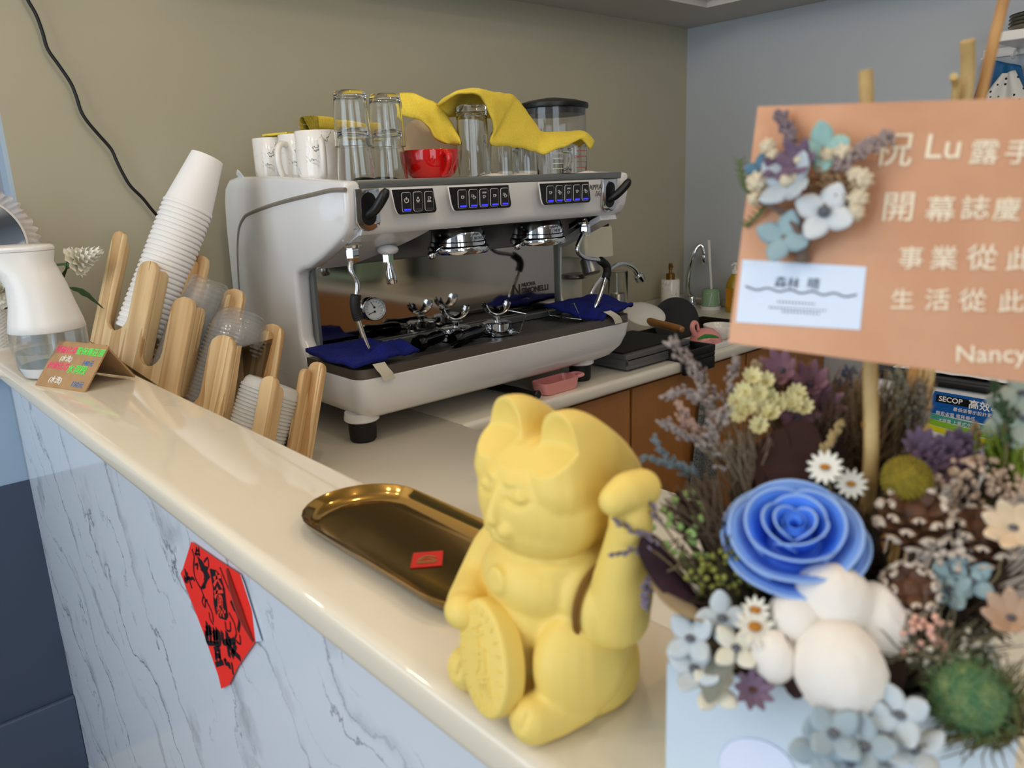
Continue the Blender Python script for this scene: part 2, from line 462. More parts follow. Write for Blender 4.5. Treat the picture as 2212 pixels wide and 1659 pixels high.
# ------------------------------------------------------------------ bar
BZ = 0.21
def vein_marble(name, base, vein):
    m = bpy.data.materials.new(name); m.use_nodes = True; nt = m.node_tree; p = nt.nodes['Principled BSDF']
    tc = nt.nodes.new('ShaderNodeTexCoord'); sx = nt.nodes.new('ShaderNodeSeparateXYZ'); nt.links.new(tc.outputs['Object'], sx.inputs[0])
    s_ = math_node(nt, 'SUBTRACT', math_node(nt, 'MULTIPLY', sx.outputs['Y'], 0.66), math_node(nt, 'MULTIPLY', sx.outputs['Z'], 0.72))
    def nz(scale, det, rough=0.6):
        n = nt.nodes.new('ShaderNodeTexNoise'); n.inputs['Scale'].default_value = scale; n.inputs['Detail'].default_value = det; n.inputs['Roughness'].default_value = rough
        nt.links.new(tc.outputs['Object'], n.inputs['Vector']); return n.outputs['Fac']
    big, mid, mask, mask2 = nz(3.2, 2), nz(12, 6, 0.65), nz(5.5, 2), nz(9.0, 3)
    warp = math_node(nt, 'ADD', math_node(nt, 'MULTIPLY', big, 0.34), math_node(nt, 'MULTIPLY', mid, 0.11))
    ph = math_node(nt, 'ADD', s_, warp)
    def line(freq, off, w):
        f = math_node(nt, 'FRACT', math_node(nt, 'ADD', math_node(nt, 'MULTIPLY', ph, freq), off))
        d = math_node(nt, 'ABSOLUTE', math_node(nt, 'SUBTRACT', f, 0.5))
        return math_node(nt, 'SUBTRACT', 1.0, math_node(nt, 'DIVIDE', d, w), True)
    mk = math_node(nt, 'MULTIPLY', math_node(nt, 'SUBTRACT', mask, 0.40), 5.0, True)
    mk2 = math_node(nt, 'MULTIPLY', math_node(nt, 'SUBTRACT', mask2, 0.46), 6.0, True)
    v = math_node(nt, 'MULTIPLY', line(7.5, 0.1, 0.030), math_node(nt, 'ADD', math_node(nt, 'MULTIPLY', mk, 0.75), 0.25))
    v = math_node(nt, 'MAXIMUM', v, math_node(nt, 'MULTIPLY', math_node(nt, 'MULTIPLY', line(16.0, 0.4, 0.036), mk2), 0.8))
    v = math_node(nt, 'MAXIMUM', v, math_node(nt, 'MULTIPLY', math_node(nt, 'MULTIPLY', line(7.5, 0.16, 0.15), mk2), 0.46))
    mx = nt.nodes.new('ShaderNodeMix'); mx.data_type = 'RGBA'; mx.inputs['A'].default_value = rgb(*base); mx.inputs['B'].default_value = rgb(*vein)
    nt.links.new(math_node(nt, 'MULTIPLY', v, 0.92, True), mx.inputs['Factor']); nt.links.new(mx.outputs['Result'], p.inputs['Base Color']); p.inputs['Roughness'].default_value = 0.10
    MATS[name] = m; return m
bar_marble = vein_marble('bar_front_marble', (214, 220, 228), (72, 76, 86))
top_m = marble('bar_top_stone', (228, 217, 196), (186, 174, 152), 5.0, (1, 1, 1), (0, 0, 0.5), 0.02, 0.05, 0.5, 0.56)
bar = thing('bar_counter', 'L-shaped bar with glossy cream stone top and white marble front panel', 'bar counter', (0.22, 1.4, FZ))
ox, oy = 0.22, 1.4
b = new()
# outline of the top with a rounded inner corner
R = 0.03; IX, OX = 0.346, 0.205
pts = [(IX, -0.6), (IX, 1.795), (-1.6, 1.795), (-1.6, LY - 0.012)]
for k in range(9):
    a = PI / 2 - PI / 2 * k / 8
    pts.append((OX - R + R * math.cos(a), LY - 0.012 - R + R * math.sin(a)))
pts.append((OX, -0.6))
prism(b, [(x - ox, y - oy) for x, y in pts], 0.03, T(0, 0, BZ - 0.03 - FZ), bev=0.010, seg=4)
obj('countertop', b, top_m, bar, label='glossy cream stone top with rounded edge', ang=60)
b = new(); box(b, (0.225 - ox, -0.6 - oy, FZ - FZ), (0.338 - ox, LY - oy - 0.002, BZ - 0.03 - FZ)); obj('marble_panel', b, bar_marble, bar, label='white marble front panel with grey veins', smooth=False)
# ------------------------------------------------------------------ worktops and cabinets
work_m = marble('worktop_stone', (228, 222, 208), (198, 192, 180), 6.0, (1, 1.6, 1), (0, 0, 0.3), 0.05, 0.16, 0.35, 0.52)
b = new(); box(b, (0.342, -0.6, -0.03), (0.925, 1.795, 0.0), 0.003, 2)
props(obj('worktop', b, work_m), 'pale stone worktop between the bar and the espresso machine', 'worktop')
wk = thing('worktop', 'pale stone worktop with rounded front edge that carries machine and sink', 'worktop', (0.926, 1.195, 0))
b = new()
SX0, SX1, SY0, SY1 = 1.87, 2.27, 1.285, 1.56
ol = [(0.926, 1.195), (2.488, 1.195), (2.488, 1.795), (0.926, 1.795)]
for lo, hi in (((0.0, 0.0), (SX0 - 0.926, 0.6)), ((SX1 - 0.926, 0.0), (1.562, 0.6))): box(b, (lo[0], lo[1] + 0.012, -0.03), (hi[0], hi[1], 0.0))
box(b, (SX0 - 0.926, 0.012, -0.03), (SX1 - 0.926, SY0 - 1.195, 0)); box(b, (SX0 - 0.926, SY1 - 1.195, -0.03), (SX1 - 0.926, 0.6, 0))
obj('top', b, work_m, wk, smooth=False)
b = new(); prism(b, [(0.0135, -0.03), (0.0135, 0.0), (0.006, -0.0005), (0.002, -0.003), (0, -0.008), (0, -0.022), (0.002, -0.027), (0.006, -0.03)], 1.562, frame((0, 0, 0), (0, 1, 0), (0, 0, 1)))
obj('rounded_edge', b, work_m, wk, ang=60)
b = new(); box(b, (0.93, 1.776, 0.0005), (2.488, 1.799, 0.035), 0.004); box(b, (2.467, 1.2, 0.0005), (2.489, 1.776, 0.02), 0.004); obj('trim_3', b, M('upstand', (190, 186, 174), 0.35), label='low pale stone strip where the worktop meets the walls', kind='structure', cat='trim')
sk = thing('sink', 'dark rectangular sink set into the worktop under the swan neck tap', 'sink', (SX0, SY0, -0.001))
b = new(); w, d = SX1 - SX0, SY1 - SY0
box(b, (0.002, 0.002, -0.18), (w - 0.002, 0.006, 0)); box(b, (0.002, d - 0.006, -0.18), (w - 0.002, d - 0.002, 0))
box(b, (0.002, 0.006, -0.18), (0.006, d - 0.006, 0)); box(b, (w - 0.006, 0.006, -0.18), (w - 0.002, d - 0.006, 0)); box(b, (0.002, 0.002, -0.184), (w - 0.002, d - 0.002, -0.18))
obj('basin', b, M('sink_steel', (84, 78, 70), 0.4, 0.8), sk, smooth=False)
cab_m = wood('cabinet_wood', (178, 120, 62), (150, 98, 46), 14, 'Z', 0.42, 2.0, 0.06, bands=False)
for k, (x0, x1, hasb, lab) in enumerate([(0.95, 1.475, 0, 'orange wood cabinet door unit nearest the yellow cat'), (1.479, 2.001, 0, 'middle orange wood cabinet unit below the steel drawer'),
                             (2.005, 2.485, 0, 'orange wood cabinet unit at the right end below the sink')]):
    c = thing('base_cabinet', lab, 'cabinet', (x0, 1.22, FZ), group='cabinets under the worktop')
    b = new(); w = x1 - x0
    for lo, hi in (((0, 0.02, 0.08), (0.018, 0.55, 0.69)), ((w - 0.018, 0.02, 0.08), (w, 0.55, 0.69)), ((0.018, 0.02, 0.08), (w - 0.018, 0.55, 0.1)), ((0.018, 0.53, 0.1), (w - 0.018, 0.55, 0.69)), ((0, 0.02, 0.69), (w, 0.06, 0.846)), ((0, 0.06, 0), (w, 0.55, 0.08))): box(b, lo, hi)
    obj('body', b, cab_m, c, smooth=False)
    b = new(); box(b, (0.003, 0.0, 0.085), (w - 0.003, 0.019, 0.838), 0.002); obj('door', b, cab_m, c, smooth=False)
b = new(); box(b, (0.36, -0.6, FZ), (0.90, 1.15, -0.032)); props(obj('counter_base', b, cab_m, smooth=False), 'wooden base below the worktop beside the bar', 'cabinet')
# ------------------------------------------------------------------ espresso machine
MX0, MY0 = 0.70, 1.21
mw = M('machine_white', (224, 224, 225), 0.16, coat=0.4)
mirror = M('mirror_steel', (176, 170, 162), 0.06, 1.0)
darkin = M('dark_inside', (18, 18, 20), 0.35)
railm = M('rail_steel', (132, 136, 134), 0.32, 0.65)
groove_m = M('groove_grey', (128, 122, 112), 0.35)
icon_m = M('icon_white', (225, 225, 225), 0.5)
led_m = M('led_blue', (40, 40, 255), 0.4, emit=2.2)
print_m = M('print_grey', (70, 68, 66), 0.4)
em = thing('espresso_machine', 'white two-group espresso machine with chrome fittings on the stone worktop', 'espresso machine', (MX0, MY0, 0))
UW, BW = 0.742, 0.772      # width of the upper housing and of the base
def ring(x0, x1, y0, y1, z, r, n=6):
    w, h = x1 - x0, y1 - y0
    return [V((p[0], p[1], z)) for p in rrect(w, h, r, n, (x0 + x1) / 2, (y0 + y1) / 2)]
# base
prof = [(0.085, 0.046), (0.060, 0.049), (0.035, 0.058), (0.015, 0.078), (0.004, 0.104), (0.0, 0.131), (0.003, 0.1325)]
b = new(); loft(b, [ring(i * 0.55, BW - i * 1.3, i * 0.55, 0.50, z, 0.028) for i, z in prof]); obj('base', b, mw, em, ang=50)
# drip tray rim
b = new()
o1 = rrect(BW - 0.004, 0.22, 0.025, 6, BW / 2, 0.112); o2 = rrect(BW - 0.03, 0.19, 0.02, 6, BW / 2, 0.112)
def ringwall(b, oa, ob, z0, z1):
    n = len(oa)
    A0 = [b.verts.new((p[0], p[1], z0)) for p in oa]; A1 = [b.verts.new((p[0], p[1], z1)) for p in oa]
    B1 = [b.verts.new((p[0], p[1], z1)) for p in ob]; B0 = [b.verts.new((p[0], p[1], z0)) for p in ob]
    for k in range(n):
        j = (k + 1) % n
        for q in ((A0[k], A0[j], A1[j], A1[k]), (A1[k], A1[j], B1[j], B1[k]), (B1[k], B1[j], B0[j], B0[k])): b.faces.new(q)
    f = b.faces.new(B0); bmesh.ops.recalc_face_normals(b, faces=b.faces)
ringwall(b, o1, o2, 0.1325, 0.151)
obj('drip_tray', b, M('rim_steel', (112, 106, 102), 0.38, 0.75), em, label='brushed grey drip tray rim', ang=50)
b = new()
for k in range(19):
    y = 0.024 + 0.0095 * k
    box(b, (0.02, y, 0.1335), (BW - 0.02, y + 0.0066, 0.1425), 0.001, 1)
for x in (0.03, BW / 2 - 0.004, BW - 0.04): box(b, (x, 0.022, 0.1328), (x + 0.008, 0.205, 0.139))
obj('drip_grate', b, DARKSTEEL, em, label='slotted grate of the drip tray', smooth=False)
# side panels
def side_outline():
    o = [(0.515, 0.10), (0.515, 0.27), (0.508, 0.40), (0.500, 0.455), (0.487, 0.484), (0.462, 0.500), (0.42, 0.504)]
    o += [(0.25, 0.499), (0.10, 0.490), (0.0, 0.484), (-0.010, 0.4815), (-0.013, 0.476)]
    o += [(-0.012, 0.44), (-0.006, 0.415), (0.0, 0.403), (0.012, 0.391), (0.05, 0.371), (0.10, 0.348), (0.145, 0.330), (0.175, 0.324), (0.195, 0.318), (0.202, 0.305)]
    o += [(0.206, 0.25), (0.208, 0.19), (0.204, 0.178), (0.194, 0.166), (0.19, 0.150), (0.19, 0.10)]
    return o
so = side_outline()
pf = frame((0, 0, 0), (0, 1, 0), (0, 0, 1))    # local x = depth, y = height, z = across
for nm, x0 in (('side_panel', 0.0), ('side_panel', UW - 0.034)):
    b = new(); prism(b, so, 0.034, T(x0, 0, 0) @ pf, bev=0.011, seg=4, all_edges=False); obj(nm, b, mw, em, ang=55)
gp = cr([(-0.014, 0.4690), (0.035, 0.469), (0.10, 0.463), (0.186, 0.455), (0.28, 0.444), (0.37, 0.430), (0.405, 0.420), (0.436, 0.396), (0.455, 0.355), (0.468, 0.30), (0.475, 0.24), (0.478, 0.12)], 5)
for x, in ((0.0002,), (UW - 0.0002,)):
    b = new(); tube(b, [(x, p[0], p[1]) for p in gp], [0.0042, 0.0042, 0.0036, 0.003, 0.0022], 8, flat=1.0); obj('seam_strip', b, groove_m, em, label='grey seam strip curving along the side panel')
# housing between the side panels
b = new(); box(b, (0.03, 0.20, 0.135), (UW - 0.03, 0.49, 0.470)); obj('back_housing', b, M('machine_grey', (120, 118, 116), 0.3, 0.6), em, smooth=False)
b = new(); prism(b, [(-0.012, 0.470), (-0.009, 0.405), (0.0, 0.391), (0.006, 0.390), (0.012, 0.396), (0.03, 0.470)], UW - 0.064, T(0.032, 0, 0) @ pf, 0.0); obj('front_panel', b, mw, em, ang=50)
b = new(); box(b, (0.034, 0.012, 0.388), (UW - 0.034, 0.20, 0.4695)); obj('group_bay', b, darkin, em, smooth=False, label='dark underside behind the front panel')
# white fairings beside the group heads
def fairing(xa, xb, xc):
    b = new()
    def fn(u, v):       # u along slope from front to back, v across
        y = 0.004 + 0.165 * u; z = 0.391 - 0.068 * u
        xr = xb + (xc - xb) * (u ** 1.6)
        return V((xa + (xr - xa) * v, y, z))
    grid(b, fn, 10, 6, th=0.012)
    return b
obj('fairing', fairing(0.030, 0.185, 0.10), mw, em, ang=60)
obj('fairing', fairing(UW - 0.030, UW - 0.085, UW - 0.05), mw, em, ang=60)
# top cup rail
b = new()
box(b, (0.026, -0.0125, 0.4705), (UW - 0.026, 0.004, 0.4845), 0.002, 2); box(b, (0.034, 0.004, 0.472), (UW - 0.034, 0.44, 0.478))
obj('cup_rail', b, railm, em, label='brushed steel cup rail along the top', ang=30)
# backsplash with the maker's name
b = new(); box(b, (0.036, 0.194, 0.158), (UW - 0.036, 0.199, 0.322)); bs = obj('backsplash', b, mirror, em, smooth=False, label='mirror polished steel backsplash')
b = new()
text(b, 'NUOVA', 0.013, T(0.585, 0.1935, 0.2235) @ RX(PI / 2), 0.0008, bold=0.0004); text(b, 'SIMONELLI', 0.019, T(0.585, 0.1935, 0.207) @ RX(PI / 2), 0.0008, bold=0.0007)
box(b, (0.556, 0.193, 0.206), (0.560, 0.1940, 0.2315)); box(b, (0.576, 0.193, 0.206), (0.580, 0.1940, 0.2315))
prism(b, [(0.556, 0.2315), (0.5605, 0.2315), (0.580, 0.206), (0.5755, 0.206)], 0.001, T(0, 0.194, 0) @ RX(PI / 2))
obj('maker_name', b, M('name_grey', (84, 74, 68), 0.4, 0.5), bs, smooth=False)
b = new(); box(b, (0.036, 0.175, 0.143), (UW - 0.036, 0.199, 0.157), 0.001, 1); box(b, (0.030, 0.186, 0.150), (0.0365, 0.2, 0.326)); box(b, (UW - 0.0365, 0.186, 0.150), (UW - 0.030, 0.2, 0.326))
obj('splash_frame', b, railm, em, smooth=False)
# steam levers
def lever(x, tilt):
    fr = frame((x, -0.0135, 0.436), (1, 0, 0), (0, -0.06, 1))
    b = new()
    ol = [(-0.024, 0.034), (0.024, 0.034), (0.024, -0.022)] + [(0.024 * math.cos(a), -0.022 - 0.016 * math.sin(a)) for a in [PI * k / 8 for k in range(1, 8)]] + [(-0.024, -0.022)]
    prism(b, ol, 0.006, fr @ T(0, 0, -0.001), bev=0.002)
    # chrome chute running back under the panel
    prism(b, [(-0.022, 0), (0.022, 0), (0.016, -0.012), (-0.016, -0.012)], 0.10, frame((x, 0.0, 0.402), (1, 0, 0), (0, -0.42, -0.9)) @ RX(0), bev=0.0)
    lv = obj('steam_lever', b, CHROME, em, label='chrome steam lever housing')
    b = new(); prism(b, rrect(0.029, 0.056, 0.0144, 6, 0, 0.0), 0.0012, fr @ T(0, 0, 0.0052)); obj('recess', b, darkin, lv, smooth=False)
    b = new()
    p0 = fr @ V((-0.002, -0.012, 0.002)); p1 = fr @ V((0.004, 0.0, 0.020)); p2 = fr @ V((0.013 + tilt, 0.022, 0.033)); p3 = fr @ V((0.019 + tilt, 0.034, 0.036))
    tube(b, cr([p0, p1, p2, p3], 5), [0.0075, 0.0085, 0.0092, 0.0088, 0.0045], 12); obj('lever_handle', b, BLACK_PL, lv, label='black lever handle')
lever(0.040, 0.0); lever(0.669, 0.008)
# key pads
def icon(b, kind, c, s, Mf):
    x, y = c
    if kind == 'power':
        pts = [(x + s * .42 * math.sin(a), y + s * .42 * math.cos(a)) for a in [0.6 + (2 * PI - 1.2) * k / 12 for k in range(13)]]
        strokes(b, [pts, [(x, y + s * .12), (x, y + s * .55)]], s * 0.12, Mf, 0.0004)
    elif kind == 'wash':
        strokes(b, [[(x - s * .1, y + s * .5), (x - s * .1, y + s * .25), (x - s * .35, y - s * .1), (x + s * .35, y - s * .1), (x + s * .1, y + s * .25), (x + s * .1, y + s * .5)]] + [[(x + d * s, y - s * .25), (x + d * s, y - s * .42)] for d in (-.22, 0, .22)], s * 0.1, Mf, 0.0004)
    elif kind == 'warm':
        cup(b, x, y + s * .2, s * .8, Mf); strokes(b, [[(x - s * .4, y - s * d), (x - s * .2, y - s * (d - .1)), (x, y - s * d), (x + s * .2, y - s * (d - .1)), (x + s * .4, y - s * d)] for d in (.28, .45)], s * 0.09, Mf, 0.0004)
    elif kind == 'one': cup(b, x, y, s, Mf)
    elif kind == 'two': cup(b, x - s * .25, y + s * .2, s * .85, Mf); cup(b, x + s * .18, y - s * .18, s * .95, Mf)
    elif kind == 'stop':
        text(b, 'STOP', s * .48, Mf @ T(x - s * .5, y + s * .62, 0.0004), 0.0004, bold=0.0001); cup(b, x, y - s * .1, s * .9, Mf)
def cup(b, x, y, s, Mf):
    strokes(b, [[(x - s * .32, y + s * .3), (x + s * .3, y + s * .3)], [(x - s * .3, y + s * .3), (x - s * .24, y - s * .2), (x + s * .22, y - s * .2), (x + s * .28, y + s * .3)],
                [(x + s * .3, y + s * .2), (x + s * .48, y + s * .15), (x + s * .42, y - s * .02), (x + s * .27, y - s * .03)]], s * 0.1, Mf, 0.0004)
def keypad(xl, w, keys, lit):
    fr = frame((0, -0.0125, 0), (1, 0, 0), (0, -0.04, 1))
    b = new(); ol = []
    z0, z1 = 0.4235, 0.4665
    def corner(cx, cz, r, a0, a1): return [(cx + r * math.cos(a0 + (a1 - a0) * k / 5), cz + r * math.sin(a0 + (a1 - a0) * k / 5)) for k in range(6)]
    ol += [(xl, z1), (xl + 0.006, z0 + 0.012)] + corner(xl + 0.0165, z0 + 0.008, 0.008, PI * 1.05, 1.5 * PI)
    ol += corner(xl + w + 0.0, z0 + 0.007, 0.007, 1.5 * PI, 2 * PI) + [(xl + w, z1)]
    b2 = [(p[0], p[1]) for p in ol]
    cxm = sum(p[0] for p in b2) / len(b2); czm = sum(p[1] for p in b2) / len(b2)
    prism(b, [(cxm + (p[0] - cxm) * 1.035, czm + (p[1] - czm) * 1.07) for p in b2], 0.0022, fr, bev=0.0008)
    kp = obj('keypad_surround', b, mw, em, ang=50)
    b = new(); prism(b, b2, 0.0028, fr); obj('keypad_face', b, M('keypad_black', (20, 20, 21), 0.35), kp, smooth=False)
    n = len(keys); kw = (w - 0.014) / n
    for i, kd in enumerate(keys):
        cx = xl + 0.0165 + kw * (i + 0.5); cz = 0.4445
        b = new(); prism(b, rrect(kw * 0.80, 0.034, 0.004, 4, cx, cz), 0.0012, fr @ T(0, 0, 0.0028), bev=0.0006)
        prism(b, rrect(kw * 0.55, 0.0028, 0.001, 3, cx + 0.001, cz - 0.0132), 0.0007, fr @ T(0, 0, 0.0039), mi=2 if lit[i] else 3)
        icon(b, kd, (cx, cz + 0.003), 0.0098 if n == 3 else 0.0088, fr @ T(0, 0, 0.0041))
        for f in b.faces:
            if f.material_index == 0 and f.calc_area() < 2.0e-5 and f.calc_center_median().y < -0.0163: f.material_index = 1
        obj('button', b, [M('key_black', (30, 30, 31), 0.4), icon_m, led_m, M('led_off', (60, 62, 66), 0.4)], kp, smooth=False)
keypad(0.080, 0.088, ['power', 'wash', 'warm'], [1, 0, 0])
keypad(0.205, 0.146, ['one', 'two', 'stop', 'one', 'two'], [1] * 5)
keypad(0.436, 0.146, ['one', 'two', 'stop', 'one', 'two'], [1] * 5)
b = new(); fr = frame((0, -0.0128, 0), (1, 0, 0), (0, -0.04, 1))
text(b, 'APPIA', 0.0155, fr @ T(0.587, 0.449, 0), 0.0006, bold=0.0002); text(b, 'life', 0.017, fr @ T(0.606, 0.4345, 0), 0.0006, shear=0.3)
obj('model_lettering', b, print_m, em, smooth=False)
# group heads
for gx in (0.312, 0.540):
    b = new()
    lathe(b, [(0, 0.333), (0.050, 0.333), (0.061, 0.334), (0.0635, 0.338), (0.0635, 0.3465), (0.062, 0.349), (0.059, 0.3505), (0.0585, 0.357), (0.056, 0.359), (0.0555, 0.376), (0.050, 0.388), (0.040, 0.396), (0, 0.398)], 40, T(gx, 0.085, 0))
    g = obj('group_head', b, CHROME, em, ang=40, label='chrome group head')
    b = new()
    for i, ch in enumerate('SIMONELLI'):
        a = -PI / 2 + 0.02 + (i - 2) * 0.13
        text(b, ch, 0.0085, T(gx, 0.085, 0) @ RZ(a + PI / 2) @ T(0, -0.0558, 0.362) @ RX(PI / 2), 0.0006, align='CENTER', bold=0.0002)
    for i, ch in enumerate('NUOVA'):
        a = -PI / 2 - 0.20 + i * 0.09
        text(b, ch, 0.0055, T(gx, 0.085, 0) @ RZ(a + PI / 2) @ T(0, -0.0558, 0.371) @ RX(PI / 2), 0.0006, align='CENTER', bold=0.0002)
    obj('engraving', b, M('engraved', (120, 120, 122), 0.4, 0.8), g, smooth=False)
    b = new(); tube(b, cr([(gx - 0.05, 0.075, 0.350), (gx - 0.075, 0.06, 0.346), (gx - 0.092, 0.05, 0.340)], 4), [0.006, 0.005, 0.006], 10); ball(b, (gx - 0.096, 0.048, 0.338), 0.0085, 12, 8)
    obj('flush_knob', b, CHROME, g)
for x in (0.215, 0.405, 0.455, 0.62):
    b = new(); ball(b, (x, 0.10, 0.386), (0.008, 0.008, 0.005), 12, 8); obj('bolt', b, CHROME, em)
# steam wands and water spout (local coordinates from places on the y = 1.25 plane)
def L(px, py, Y): return at(px, py, 1, Y) - V((MX0, MY0, 0))
def wand(nut, pts, grip, tipdir, Y, rr=0.0052):
    nx = L(nut[0], nut[1], Y[0])
    b = new(); lathe(b, [(0.0, -0.012), (0.0115, -0.012), (0.0125, -0.009), (0.0125, 0.009), (0.0115, 0.012), (0.0, 0.012)], 6, T(*nx)); lathe(b, [(0.009, 0.012), (0.017, 0.014), (0.018, 0.019), (0.011, 0.028), (0, 0.03)], 24, T(*nx))
    ob = obj('steam_wand', b, CHROME, em, ang=30, label='chrome steam wand')
    P = [nx] + [L(p[0], p[1], Y[min(i + 1, len(Y) - 1)]) for i, p in enumerate(pts)]
    b = new(); tube(b, cr(P, 7), [rr] * (len(cr(P, 7)) - 3) + [rr * 1.05, rr * 0.8, rr * 0.55], 12); obj('wand_tube', b, STEEL if False else CHROME, ob)
    b = new(); Q = cr([L(p[0], p[1], Y[2]) for p in grip], 8); tube(b, Q, [0.0095 + (0.0007 if i % 2 else 0) for i in range(len(Q))], 12); obj('wand_grip', b, RUBBER, ob, label='black rubber grip')
wand((762, 552), [(757, 580), (771, 612), (770, 640), (768, 668), (776, 700), (788, 735), (797, 758)], [(769, 636), (767, 655), (770, 676), (775, 690)], None, [1.262, 1.255, 1.25])
wand((1264, 497), [(1254, 515), (1247, 540), (1262, 556), (1296, 563), (1311, 580), (1307, 604), (1297, 635), (1286, 665)], [(1296, 562), (1309, 573), (1312, 586), (1308, 601)], None, [1.262, 1.255, 1.25])
nx = L(838, 553, 1.275)
b = new(); lathe(b, [(0.0, -0.011), (0.011, -0.011), (0.0115, 0.011), (0.0, 0.012)], 6, T(*nx)); sp = obj('water_spout', b, CHROME, em, ang=30, label='chrome hot water spout')
p1 = L(847, 612, 1.275)
b = new(); dirv = (p1 - nx); Mz = aim(nx, dirv); ln = dirv.length
lathe(b, [(0.0045, 0.0), (0.005, ln * .3), (0.0075, ln * .45), (0.0095, ln * .62), (0.0105, ln * 0.8), (0.0105, ln * 0.97), (0.0095, ln), (0.007, ln), (0.006, ln * .8), (0, ln * .7)], 20, Mz); obj('nozzle', b, CHROME, sp)
b = new(); ball(b, L(838, 540, 1.275), (0.021, 0.02, 0.010), 16, 8); obj('nozzle_cover', b, mw, sp)
# pressure gauge
gc = L(808, 668, 1.392); ga = aim(gc, (-0.25, -1, 0.12))
b = new(); lathe(b, [(0.0, -0.012), (0.021, -0.012), (0.0245, -0.006), (0.0245, 0.004), (0.0225, 0.0075), (0.0205, 0.004), (0.0205, 0.001), (0, 0.001)], 36, ga); gg = obj('pressure_gauge', b, CHROME, em, label='round chrome pressure gauge')
b = new(); lathe(b, [(0.0, 0.0012), (0.0200, 0.0012), (0.0200, 0.0022), (0, 0.0022)], 32, ga); obj('dial', b, M('dial_white', (206, 206, 202), 0.4), gg, smooth=False)
b = new()
for k in range(13):
    a = -0.7 + (PI + 1.4) * k / 12; c, s = math.cos(a), math.sin(a)
    strokes(b, [[(c * 0.0145, s * 0.0145), (c * 0.0175, s * 0.0175)]], 0.0008, ga @ T(0, 0, 0.0024), 0.0003)
strokes(b, [[(0, 0.004), (-0.006, 0.015)], [(0, -0.005), (-0.013, -0.009)]], 0.0013, ga @ T(0, 0, 0.0028), 0.0004)
for q in ((0, 0.004), (0, -0.005)): lathe(b, [(0, 0.0026), (0.0024, 0.0026), (0.0024, 0.0036), (0, 0.0036)], 12, ga @ T(q[0], q[1], 0))
text(b, '2.5', 0.004, ga @ T(0.008, 0.003, 0.0024), 0.0003)
obj('needles', b, M('ink_black', (18, 18, 18), 0.5), gg, smooth=False)
# feet
for fx, fy in ((0.037, 0.062), (BW - 0.125, 0.062), (0.060, 0.42), (BW - 0.125, 0.42)):
    b = new(); lathe(b, [(0, 0.0), (0.022, 0.0), (0.0255, 0.004), (0.0265, 0.02), (0.0265, 0.044), (0, 0.044)], 28, T(fx, fy, 0)); ft = obj('foot', b, RUBBER, em, label='black rubber foot')
    b = new(); lathe(b, [(0, 0.0405), (0.031, 0.0405), (0.034, 0.043), (0.034, 0.049), (0.032, 0.058), (0, 0.06)], 28, T(fx, fy, 0)); obj('foot_mount', b, mw, ft, label='white mount above the foot')

# ------------------------------------------------------------------ portafilters lying upside down on the grate
def portafilter(name, base, hend, label):
    t = thing(name, label, 'portafilter', base)
    hv = (hend - base); hv.z = 0; ln = hv.length; d = hv.normalized(); side = V((-d.y, d.x, 0))
    b = new(); lathe(b, [(0.0, 0.030), (0.026, 0.030), (0.033, 0.027), (0.034, 0.012), (0.0375, 0.010), (0.0375, 0.002), (0.034, 0.0), (0.030, 0.0), (0.029, 0.02), (0, 0.022)], 36)
    for s in (-1, 1): box(b, (-0.006, s * 0.041 - 0.005, 0.003), (0.006, s * 0.041 + 0.005, 0.009), 0.001, 1, RZ(math.atan2(d.y, d.x)))
    obj('basket_holder', b, CHROME, t, ang=35)
    b = new(); pts = []
    tube(b, [(0, 0, 0.028), (0, 0, 0.040)], 0.008, 14)
    u = V((0.97, -0.22, 0))
    arc = [(-0.029, 0.070), (-0.0255, 0.059), (-0.016, 0.049), (0, 0.0445), (0.016, 0.049), (0.0255, 0.059), (0.029, 0.070)]
    P = cr([(u.x * a, u.y * a, z) for a, z in arc], 5)
    w = V((-u.y, u.x, 0))
    def fn(i, v):
        q = P[min(int(round(i * (len(P) - 1))), len(P) - 1)]
        t2 = i * 2 - 1
        hw = 0.0135 * math.sqrt(max(0.12, 1 - 0.9 * abs(t2) ** 8))
        a = (v - 0.5) * 2
        return V(q) + w * (a * hw) + V((0, 0, 0.004 * a * a))
    grid(b, fn, len(P) - 1, 6, th=0.0025); obj('double_spout', b, CHROME, t, ang=60, label='curved double spout pointing up')
    b = new(); p0 = d * 0.034 + V((0, 0, 0.018)); p1 = d * 0.055 + V((0, 0, 0.0195)); tube(b, [p0, p1], [0.007, 0.0085], 14); obj('neck', b, CHROME, t)
    b = new(); Q = [d * (0.052 + (ln - 0.052) * k / 9) + V((0, 0, 0.0195 - 0.0030 * k / 9)) for k in range(10)]
    tube(b, Q, [0.0105, 0.0140, 0.0148, 0.0146, 0.0142, 0.0142, 0.0152, 0.0172, 0.0180, 0.0135], 18); obj('handle', b, BLACK_GL, t, label='glossy black handle')
    return t
GZ = 0.1426
def flat_(px, py, Y): p = at(px, py, 1, Y); p.z = GZ; return p
portafilter('portafilter', flat_(985, 722, 1.340), at(899, 742, 2, GZ + 0.018), 'chrome portafilter upside down, the left of two, its handle nearest the blue cloth')
portafilter('portafilter', flat_(1074, 716, 1.312), at(977, 733, 2, GZ + 0.018), 'chrome portafilter upside down, the right of two, beside the wire stand')
